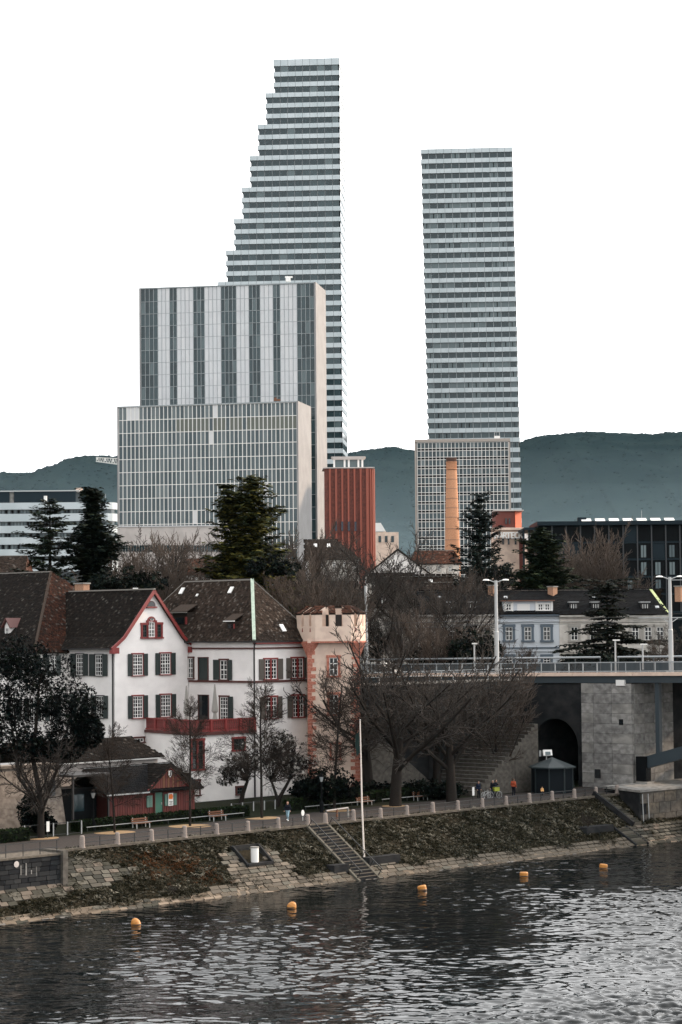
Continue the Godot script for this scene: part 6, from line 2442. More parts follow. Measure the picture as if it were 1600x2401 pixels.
func ribbed_tower() -> void:
	var d := 430.0
	var k := d / F
	var a := P(760, 1098, d)
	var b := P(861, 1098, d)
	var o := thing("ribbed_tower", "rust red ribbed tower with a white glazed cabin on its roof", "tower", Vector3((a.x + b.x) * 0.5, 11, -d))
	var w := b.x - a.x
	var h := a.y - 9.0
	var bs := yawed(2.0)
	var cx := (a.x + b.x) * 0.5
	var mb := MB.new()
	mb.bx(Vector3(cx + 0.4, a.y - h * 0.5, -d - 4.2), Vector3(w + 0.6, h, 8.0), bs)
	part(o, "core", mb, M.rust_dark)
	# folded front: flat bays with raised fins
	var n := 7
	for i in n:
		var x := a.x + w * (i + 0.5) / n
		mb = MB.new()
		mb.bx(Vector3(x - 0.12, a.y - h * 0.5 - 0.1, -d - 0.1 + (x - cx) * -0.035), Vector3(w / n * 0.68, h - 0.2, 0.2), bs)
		part(o, "bay_panel", mb, M.rust_a)
		mb = MB.new()
		mb.extr(PackedVector2Array([Vector2(-0.22, 0), Vector2(0.24, 0), Vector2(0.10, 0.55), Vector2(-0.16, 0.55)]), Vector3(x + w / n * 0.45, 9.0, -d - 0.05 + (x - cx) * -0.035), Vector3.RIGHT, Vector3(0, 0, 1), Vector3(0, h - 0.15, 0))
		part(o, "fin", mb, M.rust_b)
	# curved right end
	for i in 5:
		var an := deg_to_rad(80.0 - i * 19.0)
		var c := Vector3(b.x - 0.1, 0, -d - 1.4) + Vector3(cos(an) * 1.35, 0, sin(an) * 1.35)
		mb = MB.new()
		mb.extr(PackedVector2Array([Vector2(-0.18, 0), Vector2(0.18, 0), Vector2(0.1, 0.3), Vector2(-0.1, 0.3)]), c + Vector3(0, 9.0, 0), Vector3(-sin(an), 0, cos(an)), Vector3(cos(an), 0, sin(an)), Vector3(0, h - 0.15, 0))
		part(o, "fin", mb, M.rust_b)
	mb = MB.new()
	mb.extr(PackedVector2Array([Vector2(b.x, -d + 0.05), Vector2(b.x + 0.7, -d - 0.25), Vector2(b.x + 1.25, -d - 1.2), Vector2(b.x + 1.3, -d - 6.0), Vector2(b.x, -d - 8.0)]), Vector3(0, 9, 0), Vector3.RIGHT, Vector3(0, 0, 1), Vector3(0, h - 0.1, 0))
	part(o, "round_end", mb, M.rust_a)
	for px in [788.5, 803.0, 818.5, 834.0]:
		mb = MB.new()
		mb.bx(P(px, 1234, d - 0.6), Vector3(0.42, 1.85, 0.3))
		part(o, "slit_window", mb, M.slit)
	mb = MB.new()
	mb.bx(Vector3(cx + 0.5, a.y + 0.06, -d - 4.0), Vector3(w + 1.6, 0.2, 8.4), bs)
	part(o, "roof_edge", mb, M.stone_wall)
	# cabin
	var l := P(781, 1085, d + 3)
	var r := P(853, 1085, d + 3)
	var y0 := a.y + 0.15
	var y1 := P(815, 1075, d + 3).y
	cx = (l.x + r.x) * 0.5
	w = r.x - l.x - 0.5
	mb = MB.new()
	mb.bx(Vector3(cx, y0 + 0.12, -d - 4.8), Vector3(w, 0.25, 3.6))
	var cb := part(o, "cabin", mb, M.white_paint)
	mb = MB.new()
	mb.bx(Vector3(cx, (y0 + y1) * 0.5, -d - 4.8), Vector3(w - 0.3, y1 - y0, 3.2))
	part(cb, "glazing", mb, M.tower_glass_c)
	for x in [-0.5, -0.13, 0.02, 0.36, 0.5]:
		mb = MB.new()
		mb.bx(Vector3(cx + x * w, (y0 + y1) * 0.5, -d - 3.1), Vector3(0.36, y1 - y0, 0.4))
		part(cb, "post", mb, M.white_paint)
	mb = MB.new()
	mb.extr(PackedVector2Array([Vector2(-w * 0.5, 0), Vector2(w * 0.5, 0), Vector2(w * 0.5 + 0.7, 0.5), Vector2(w * 0.5 + 0.5, 0.62), Vector2(-w * 0.5 - 0.5, 0.62), Vector2(-w * 0.5 - 0.6, 0.5)]), Vector3(cx, y1 - 0.25, -d - 2.6), Vector3.RIGHT, Vector3.UP, Vector3(0, 0, -4.6))
	part(cb, "roof", mb, M.stone_wall)


func brick_chimney() -> void:
	var d := 425.0
	var t := P(1059, 1073, d)
	var b := P(1061, 1293, d)
	var k := d / F
	var o := thing("factory_chimney", "tall tapering orange brick chimney with a dark fluted top", "chimney", Vector3(b.x, 11, -d))
	var c := Vector3((t.x + b.x) * 0.5, 0, -d)
	var yt := t.y
	var mb := MB.new()
	mb.lathe(c, [Vector2(19.5 * k, 9.0), Vector2(18.0 * k, b.y), Vector2(12.6 * k, yt - 30 * k)], 24)
	part(o, "shaft", mb, M.brick_orange)
	for py in [1124, 1146, 1169, 1191, 1213, 1240, 1266]:
		var f: float = (py - 1073.0) / 220.0
		var r := lerpf(11.6, 18.0, f) * k + 0.045
		var y := P(1059, py, d).y
		mb = MB.new()
		mb.lathe(c, [Vector2(r - 0.06, y - 0.09), Vector2(r, y - 0.06), Vector2(r, y + 0.06), Vector2(r - 0.06, y + 0.09)], 24)
		part(o, "iron_band", mb, M.brick)
	mb = MB.new()
	mb.lathe(c, [Vector2(12.4 * k, yt - 29 * k), Vector2(13.6 * k, yt - 28 * k), Vector2(13.6 * k, yt - 26.5 * k), Vector2(11.6 * k, yt - 26 * k), Vector2(11.4 * k, yt - 12 * k), Vector2(13.2 * k, yt - 11.5 * k), Vector2(13.2 * k, yt - 10 * k)], 24)
	part(o, "crown", mb, M.brick_orange)
	for i in 20:
		var an := TAU * i / 20.0
		mb = MB.new()
		mb.bar(c + Vector3(cos(an) * 11.8 * k, yt - 26 * k, sin(an) * 11.8 * k), c + Vector3(cos(an) * 11.8 * k, yt - 12 * k, sin(an) * 11.8 * k), 0.14, 0.14, Vector3(-sin(an), 0, cos(an)))
		part(o, "crown_rib", mb, M.brick_orange)
	mb = MB.new()
	mb.lathe(c, [Vector2(12.4 * k, yt - 10 * k), Vector2(12.4 * k, yt), Vector2(9.0 * k, yt), Vector2(8.6 * k, yt - 4.0)], 24)
	part(o, "dark_rim", mb, M.brick_sooty)


func brewery() -> void:
	var d := 415.0
	var k := d / F
	var o := thing("brewery_building", "red brick brewery block with white roof lettering behind the dark spruce", "building", P(1195, 1400, d))
	var a := P(1160, 1198, d)
	var b := P(1208, 1196, d)
	var yb := P(1190, 1238, d).y
	var mb := MB.new()
	mb.bx(Vector3((a.x + b.x) * 0.5, (a.y + yb) * 0.5, -d - 2.5), Vector3(b.x - a.x, a.y - yb, 5.0), yawed(4))
	part(o, "upper_block", mb, M.rust_dark)
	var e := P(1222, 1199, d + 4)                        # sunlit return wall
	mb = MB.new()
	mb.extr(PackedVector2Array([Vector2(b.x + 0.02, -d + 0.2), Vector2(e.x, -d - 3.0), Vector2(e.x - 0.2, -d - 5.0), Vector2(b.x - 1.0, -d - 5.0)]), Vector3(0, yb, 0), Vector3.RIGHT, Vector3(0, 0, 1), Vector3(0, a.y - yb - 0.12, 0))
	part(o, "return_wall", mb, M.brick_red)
	mb = MB.new()
	mb.bx(Vector3((a.x + e.x) * 0.5, a.y + 0.06, -d - 2.4), Vector3(e.x - a.x + 0.3, 0.22, 5.6))
	part(o, "roof_edge", mb, M.stone_wall)
	for px in [1187.0, 1195.0]:
		mb = MB.new()
		mb.bx(P(px, 1222, d - 0.3), Vector3(0.3, 1.1, 0.2))
		part(o, "slit_window", mb, M.glass_dark)
	var c := P(1156, 1243, d - 1.0)
	var f := P(1228, 1243, d - 1.0)
	mb = MB.new()
	mb.bx(Vector3((c.x + f.x) * 0.5, yb - 0.2, -d - 2.0), Vector3(f.x - c.x, 0.45, 6.4))
	part(o, "ledge", mb, M.plaster_pink)
	mb = MB.new()
	mb.bx(Vector3((c.x + f.x) * 0.5, (yb + 9) * 0.5, -d - 2.6), Vector3(f.x - c.x - 0.3, yb - 9.5, 6.4))
	part(o, "lower_block", mb, M.plaster_pink)
	var g := P(1223, 1280, d - 0.9)
	mb = MB.new()
	mb.bx(Vector3(g.x, (yb + 9) * 0.5, -d + 0.7), Vector3(0.85, yb - 9.6, 0.4))
	part(o, "corner_pilaster", mb, M.rust_dark)
	for px in [1180.0, 1193.0, 1209.0]:
		mb = MB.new()
		mb.bx(P(px, 1268, d - 0.68), Vector3(0.36, 1.4, 0.2))
		part(o, "slit_window", mb, M.glass_dark)
	# roof lettering
	var letters := thing("roof_lettering", "big white roof letters on the red brewery block behind the dark spruce", "sign", P(1192, 1252, d - 2))
	var lp := P(1193, 1255.5, d - 2.0)
	var font := SystemFont.new()
	font.font_names = PackedStringArray(["Droid Sans"])
	font.font_weight = 700
	var txt := "WARTECK"
	var total := 0.0
	var gap := 64.0 * k / 6.9
	for i in txt.length():
		var tm := TextMesh.new()
		tm.text = txt[i]
		tm.font = font
		tm.font_size = 64
		tm.pixel_size = 0.0255
		tm.depth = 0.3
		tm.curve_step = 2.0
		var mi := MeshInstance3D.new()
		mi.name = "letter"
		mi.mesh = tm
		mi.material_override = M.white_paint
		mi.position = Vector3((i - 3.0) * gap, 0.0, 0.0) + (lp - org[letters])
		letters.add_child(mi, true)
	mb = MB.new()
	mb.bar(lp + Vector3(-2.9, -0.62, -0.1), lp + Vector3(2.9, -0.62, -0.1), 0.1, 0.1)
	for i in 7:
		mb.bar(lp + Vector3(-2.6 + i * 0.87, -0.62, -0.12), lp + Vector3(-2.6 + i * 0.87, 0.4, -0.12), 0.06, 0.06, Vector3.RIGHT)
	part(letters, "frame", mb, M.black_metal)
	# lit piece of a further building seen through the porch of the dark offices
	var fb := thing("sunlit_facade", "small sunlit pink facade with a bright panel behind the dark office edge", "building", P(1240, 1264, 440))
	mb = MB.new()
	mb.bx(P(1240, 1238, 441) + Vector3(0, -12.0, -4), Vector3(2.0, 24.0, 6.0))
	part(fb, "wall", mb, M.plaster_pink)
	mb = MB.new()
	mb.bx(P(1237, 1262, 438), Vector3(1.2, 1.7, 0.2))
	part(fb, "panel", mb, M.white_paint)


func white_offices() -> void:
	var d := 450.0
	var k := d / F
	var o := thing("white_offices", "white office building with long dark window bands at the left edge", "office block", P(100, 1400, d))
	var xl := P(-120, 1200, d).x
	var xr := P(226, 1200, d).x
	var rows := [[1178.0, 1194.0], [1204.0, 1222.0], [1232.0, 1249.0], [1259.0, 1276.0], [1287.0, 1304.0], [1315.0, 1340.0]]
	var cx := (xl + xr) * 0.5
	var mb := MB.new()
	var y0 := P(130, 1178, d).y
	mb.bx(Vector3(cx, (y0 + 9) * 0.5, -d - 8.5), Vector3(xr - xl - 0.6, y0 - 9.2, 15.5))
	part(o, "core", mb, M.tower_glass)
	for r in rows:
		var ya := P(130, r[0], d).y
		var yb := P(130, r[1], d).y
		mb = MB.new()
		mb.bx(Vector3(cx, (ya + yb) * 0.5, -d - 8.0), Vector3(xr - xl, ya - yb, 16.0))
		mb.lathe(Vector3(xr - 0.1, 0, -d - 4.0), [Vector2(4.0, yb), Vector2(4.0, ya)], 20, -PI / 2.0)
		mb.lathe(Vector3(xr - 0.1, 0, -d - 4.0), [Vector2(4.0, ya), Vector2(0.0, ya + 0.01)], 20, -PI / 2.0)
		part(o, "white_band", mb, M.band_white)
	mb = MB.new()
	mb.lathe(Vector3(xr - 0.1, 0, -d - 4.0), [Vector2(3.7, 9.0), Vector2(3.7, y0)], 20)
	part(o, "round_corner_glass", mb, M.tower_glass)
	for r in 5:
		var ya := P(130, rows[r][1], d).y
		var yb := P(130, rows[r + 1][0], d).y
		for i in 46:
			var x := xl + 0.5 + i * (xr - xl - 0.8) / 46.0
			var q := rng.randf()
			mb = MB.new()
			mb.bx(Vector3(x + 0.3, (ya + yb) * 0.5, -d - 0.65), Vector3(0.42, ya - yb - 0.1, 0.06))
			if i * 7.9 + -120 > -60:
				part(o, "window_pane", mb, M.tower_glass_c if q < 0.22 else (M.tower_glass_b if q < 0.6 else M.black_metal))
	var ta := P(130, 1152, d + 4).y
	for r in [[-120.0, 22.0], [33.0, 178.0]]:
		var a := P(r[0], 1165, d + 4)
		var b := P(r[1], 1165, d + 4)
		mb = MB.new()
		mb.bx(Vector3((a.x + b.x) * 0.5, (ta + y0) * 0.5, -d - 9), Vector3(b.x - a.x, ta - y0, 10))
		part(o, "roof_storey", mb, M.dark_clad)
	var ga := P(27, 1165, d + 4.4)
	mb = MB.new()
	mb.bx(Vector3(ga.x, (ta + y0) * 0.5, -d - 9), Vector3(1.1, ta - y0 - 0.1, 9))
	part(o, "recess", mb, M.concrete)
	mb = MB.new()
	mb.bx(Vector3((P(-120, 1150, d).x + P(181, 1150, d).x) * 0.5, ta + 0.1, -d - 9), Vector3(P(181, 1150, d).x - P(-120, 1150, d).x, 0.22, 10.4))
	part(o, "roof_edge", mb, M.pale_metal)
	mb = MB.new()
	mb.bx(P(186, 1150, d + 6) + Vector3(0, 0.1, 0), Vector3(1.2, 0.8, 1.2))
	part(o, "roof_box", mb, M.plaster_pink)
	mb = MB.new()
	mb.bx(P(107, 1172, d + 1) + Vector3(0, 0.2, 0), Vector3(0.6, 1.2, 0.6))
	part(o, "roof_vent", mb, M.white_paint)
	mb = MB.new()
	mb.bar(P(248, 1172, d + 2), P(248, 1158, d + 2), 0.08, 0.08, Vector3.RIGHT)
	part(o, "aerial", mb, M.pale_metal)


func dark_offices() -> void:
	var d := 400.0
	var k := d / F
	var o := thing("dark_offices", "long black clad office building with roof panels at the right edge", "office block", P(1450, 1400, d))
	var xl := P(1262, 1300, d).x
	var xr := P(1760, 1300, d).x
	var cx := (xl + xr) * 0.5
	var yt := P(1450, 1231, d).y
	var mb := MB.new()
	mb.bx(Vector3(cx, (yt + 9) * 0.5, -d - 8), Vector3(xr - xl, yt - 9, 15.6))
	part(o, "core", mb, M.black_clad)
	mb = MB.new()
	mb.bx(Vector3(cx + 0.0, yt + 0.35, -d - 7.4), Vector3(xr - xl + 0.4, 0.7, 17.4))
	part(o, "roof_slab", mb, M.dark_clad)
	var xa := P(1229, 1240, d).x
	mb = MB.new()
	mb.bx(Vector3((xa + xl) * 0.5 + 0.5, yt - 0.55, -d - 7.0), Vector3(xl - xa + 1.0, 0.45, 15.0))
	part(o, "porch_roof", mb, M.dark_clad)
	for px in [1229.0, 1242.0, 1255.0]:
		mb = MB.new()
		mb.bar(Vector3(P(px, 1300, d).x, 9, -d - 0.3), Vector3(P(px, 1300, d).x, yt - 0.5, -d - 0.3), 0.35, 0.35, Vector3.RIGHT)
		part(o, "porch_column", mb, M.dark_clad)
	var floors := [1231.0, 1272.0, 1312.0, 1353.0, 1394.0, 1436.0]
	for f in 5:
		var ya := P(1450, floors[f], d).y
		var yb := P(1450, floors[f + 1], d).y
		mb = MB.new()
		mb.bx(Vector3(cx, yb, -d + 0.14), Vector3(xr - xl, 0.3, 0.3))
		part(o, "floor_line", mb, M.dark_clad)
		for i in 15:
			var px := 1262.0 + i * 33.3
			var x := P(px, 1300, d).x
			mb = MB.new()
			mb.bar(Vector3(x, yb, -d + 0.22), Vector3(x, ya, -d + 0.22), 0.16, 0.2, Vector3.RIGHT)
			part(o, "facade_rib", mb, M.mullion_dark)
			var w := 33.3 * k
			mb = MB.new()
			mb.bx(Vector3(x + w * 0.5, (ya + yb) * 0.5, -d + 0.1), Vector3(w - 0.3, ya - yb - 0.4, 0.08))
			part(o, "facade_panel", mb, M.black_metal if rng.randf() < 0.75 else M.dark_clad)
			var lit: bool = [[1, 7], [1, 9], [2, 7], [2, 8], [0, 10], [1, 10], [2, 10], [3, 6]].has([f, i]) or (f < 4 and i > 6 and rng.randf() < 0.2)
			if lit:
				for q in [0.22, 0.42]:
					mb = MB.new()
					mb.bx(Vector3(x + w * (q + 0.1), (ya + yb) * 0.5 - 0.1, -d + 0.16), Vector3(w * 0.16, ya - yb - 0.9, 0.06))
					part(o, "tall_window", mb, M.tower_glass_c if f == 2 or rng.randf() < 0.4 else M.tower_glass_b)
	for i in 7:
		var px := 1363.0 + i * 32.5
		var c := P(px + 12, 1218, d + 5)
		mb = MB.new()
		mb.bx(Vector3(c.x, yt + 1.15, -d - 5), Vector3(23.0 * k, 0.1, 1.7), Basis(Vector3.RIGHT, 0.36))
		part(o, "roof_panel", mb, M.white_paint)
	mb = MB.new()
	mb.bx(Vector3(P(1364, 1218, d + 6).x, yt + 1.25, -d - 6), Vector3(1.6, 0.9, 1.5))
	part(o, "roof_box", mb, M.dark_clad)
	mb = MB.new()
	mb.bar(Vector3(P(1505, 1218, d + 6).x, yt + 0.6, -d - 6), Vector3(P(1505, 1218, d + 6).x, yt + 2.9, -d - 6), 0.07, 0.07, Vector3.RIGHT)
	part(o, "aerial", mb, M.pale_metal)

# ---- trees ---------------------------------------------------------------------------------------
func grow(tr: MB, tw: MB, p: Vector3, dir: Vector3, len: float, rad: float, lvl: int, cf: Dictionary, r: RandomNumberGenerator) -> void:
	var segs: int = cf.segs[lvl]
	var pts := [p]
	var rads := [rad]
	var end_r: float = rad * (0.45 if lvl < int(cf.last) else 0.5)
	var d := dir
	for i in segs:
		d = (d + Vector3(r.randf() - 0.5, r.randf() - 0.5, r.randf() - 0.5) * cf.wander[lvl] + Vector3.UP * cf.up[lvl]).normalized()
		pts.append(pts[-1] + d * len / segs)
		rads.append(lerpf(rad, end_r, (i + 1.0) / segs))
	(tr if lvl < 2 else tw).tube(pts, rads, [7, 5, 4, 3, 3][lvl])
	if lvl >= int(cf.last):
		return
	var n: int = cf.n[lvl]
	var turn := r.randf() * TAU
	for i in n:
		var f: float = lerpf(cf.start[lvl], 1.0, (i + r.randf() * 0.6) / n)
		f = minf(f, 1.0)
		var k := int(minf(f * segs, segs - 0.001))
		var q: Vector3 = pts[k].lerp(pts[k + 1], f * segs - k)
		var along: Vector3 = (pts[k + 1] - pts[k]).normalized()
		var side := along.cross(Vector3(0.3, 0.9, 0.2) if absf(along.y) < 0.9 else Vector3.RIGHT).normalized()
		turn += 2.4 + r.randf() * 0.7
		var axis := side.rotated(along, turn)
		var ang: float = deg_to_rad(cf.ang[lvl] * r.randf_range(0.75, 1.25)) * (1.0 - 0.45 * f if lvl > 0 or cf.get("leader", false) else 1.0)
		var cd := along.rotated(axis, ang)
		var shape: float = 1.0 - cf.taper[lvl] * f
		grow(tr, tw, q, cd, len * cf.ratio[lvl] * shape * r.randf_range(0.75, 1.2), maxf(rads[k] * cf.thin[lvl], cf.min_r), lvl + 1, cf, r)


func bare_tree(seed_: int, cf: Dictionary, label: String, twig: Material) -> Node3D: # 15 m tall at scale 1, at the origin
	var r := RandomNumberGenerator.new()
	r.seed = seed_
	var tr := MB.new()
	var tw := MB.new()
	grow(tr, tw, Vector3(0, -0.3, 0), Vector3.UP, cf.trunk, cf.rad, 0, cf, r)
	for k in cf.get("extra", []):
		grow(tr, tw, Vector3(0, k[0], 0), k[1].normalized(), k[2], k[3], 1, cf, r)
	var o := thing("bare_tree", label, "tree", Vector3.ZERO, "bare trees")
	part(o, "trunk", tr, M.bark)
	var tall := part(o, "crown", tw, twig).mesh.get_aabb().end.y
	o.set_meta("tall", tall)
	return o


# foliage spray shapes
func spray(n: int, len: float, wide: float, droop: float, seed_: int) -> MB:
	var r := RandomNumberGenerator.new()
	r.seed = seed_
	var mb := MB.new()
	for i in n:
		var a := r.randf() * TAU
		var d := Vector3(cos(a), r.randf_range(-0.2, 0.5) - droop, sin(a)).normalized() * len * r.randf_range(0.6, 1.1)
		var s := d.cross(Vector3(r.randf() - 0.5, 1.0, r.randf() - 0.5)).normalized() * wide
		mb.quad(-s * 0.4, d * 0.55 - s, d, d * 0.55 + s, Vector3.UP)
	return mb


func conifer(called: String, label: String, at: Vector3, h: float, prof: Callable, col: Color, hi: Color, o_: Dictionary) -> Node3D:
	var r := RandomNumberGenerator.new()
	r.seed = int(o_.get("seed", 3))
	var sp := spray(o_.get("blades", 6), o_.get("len", 0.7) * 1.15, o_.get("wide", 0.13) * 1.35, o_.get("droop", 0.15), 77)
	var o := thing(called, label, "tree", at)
	var tr := MB.new()
	var cr := MB.new()
	var tops: Array = o_.get("tops", [Vector3.ZERO])
	for tp in tops:
		var off: Vector3 = tp
		var hh := h * (1.0 - off.y)
		var bend := Vector3(off.x, 0, off.z)
		tr.tube([at, at + bend * 0.3 + Vector3(0, hh * 0.4, 0), at + bend + Vector3(0, hh * 0.97, 0)], [h * 0.022, h * 0.014, 0.04], 7)
		var y: float = hh * o_.get("from", 0.1)
		var turn := r.randf() * TAU
		while y < hh * 0.985:
			var f := y / hh
			var stem := at + bend * pow(f, 1.2) + Vector3(0, y, 0)
			var reach: float = prof.call(f) * (0.6 if off != Vector3.ZERO else 1.0)
			for k in int(o_.get("whorl", 5)):
				turn += TAU / o_.get("whorl", 5) + r.randf_range(-0.5, 0.5)
				var l: float = reach * r.randf_range(0.55, 1.12)
				if r.randf() < o_.get("gaps", 0.1):
					l *= 0.45
				var rise: float = o_.get("rise", 0.1) + r.randf_range(-0.12, 0.12)
				var curl: float = o_.get("curl", 0.0)
				var d := Vector3(cos(turn), 0, sin(turn))
				var pts := []
				var rad := []
				for q in 5:
					var g := q / 4.0
					pts.append(stem + d * l * g + Vector3.UP * (rise * l * g + curl * l * g * g))
					rad.append(lerpf(0.012 * h * 0.25 + 0.02, 0.015, g))
				tr.tube(pts, rad, 3)
				var cnt := int(maxf(2.0, l * (o_.get("dense", 3.2) * 2.3)))
				for q in cnt:
					var g := lerpf(o_.get("inner", 0.2), 1.02, (q + r.randf()) / cnt)
					var gi := int(minf(g * 4.0, 3.99))
					var p: Vector3 = pts[gi].lerp(pts[gi + 1], g * 4.0 - gi)
					p += Vector3(r.randf() - 0.5, (r.randf() - 0.5) * o_.get("flat", 0.5), r.randf() - 0.5) * o_.get("loose", 0.6)
					var s: float = r.randf_range(0.6, 1.25) * lerpf(1.0, 0.7, f)
					var c := col.lerp(hi, pow(r.randf(), 2.2)) * r.randf_range(0.6, 1.35)
					cr.stamp(sp.v, sp.n, Transform3D((Basis(d.cross(Vector3.UP), r.randf_range(-0.3, 0.3)) * Basis(Vector3.UP, r.randf() * TAU)).scaled(Vector3.ONE * s), p), c)
			y += h * 0.62 * o_.get("gap", 0.035) * r.randf_range(0.7, 1.3)
	part(o, "trunk", tr, M.bark)
	part(o, "crown", cr, M.leaf)
	return o


# broadleaf evergreen: leaf clumps in uneven lobes, carried by a few stems
func leafy(called: String, label: String, cat: String, at: Vector3, lobes: Array, stems: Array, count: int, col: Color, hi: Color, hi_share: float, leaf: float, seed_: int, twigs := 0) -> Node3D:
	var r := RandomNumberGenerator.new()
	r.seed = seed_
	var sp := spray(7, leaf, leaf * 0.28, 0.0, 31)
	var o := thing(called, label, cat, at)
	var tr := MB.new()
	var cr := MB.new()
	for s in stems:
		tr.tube(s[0], s[1], 7)
	for i in twigs:
		var lb: Array = lobes[r.randi() % lobes.size()]
		var u := Vector3(r.randfn(), r.randfn(), r.randfn()).normalized()
		var st0: Array = stems[r.randi() % stems.size()][0]
		var a: Vector3 = st0[st0.size() - 1 - (r.randi() % 2)]
		var b: Vector3 = at + lb[0] + u * lb[1] * 1.05
		var m := a.lerp(b, 0.5) + Vector3(0, 0.3, 0) + Vector3(r.randf() - 0.5, r.randf() - 0.5, r.randf() - 0.5) * 0.5
		tr.tube([a, m, b], [0.04, 0.022, 0.01], 3)
	var nz := FastNoiseLite.new()
	nz.seed = seed_
	nz.frequency = 0.42
	for i in count:
		var lb: Array = lobes[i % lobes.size()]
		var u := Vector3(r.randfn(), r.randfn(), r.randfn()).normalized() * pow(r.randf(), 0.42)
		var p: Vector3 = lb[0] + u * lb[1]
		if nz.get_noise_3dv(p) < -0.16:
			continue
		var c := col * r.randf_range(0.5, 1.6)
		if r.randf() < hi_share:
			c = hi * r.randf_range(0.6, 1.3)
		cr.stamp(sp.v, sp.n, Transform3D(Basis(Vector3(r.randfn(), r.randfn(), r.randfn()).normalized(), r.randf() * TAU).scaled(Vector3.ONE * r.randf_range(0.6, 1.3)), at + p), c)
	part(o, "trunk", tr, M.bark)
	part(o, "crown", cr, M.leaf)
	return o


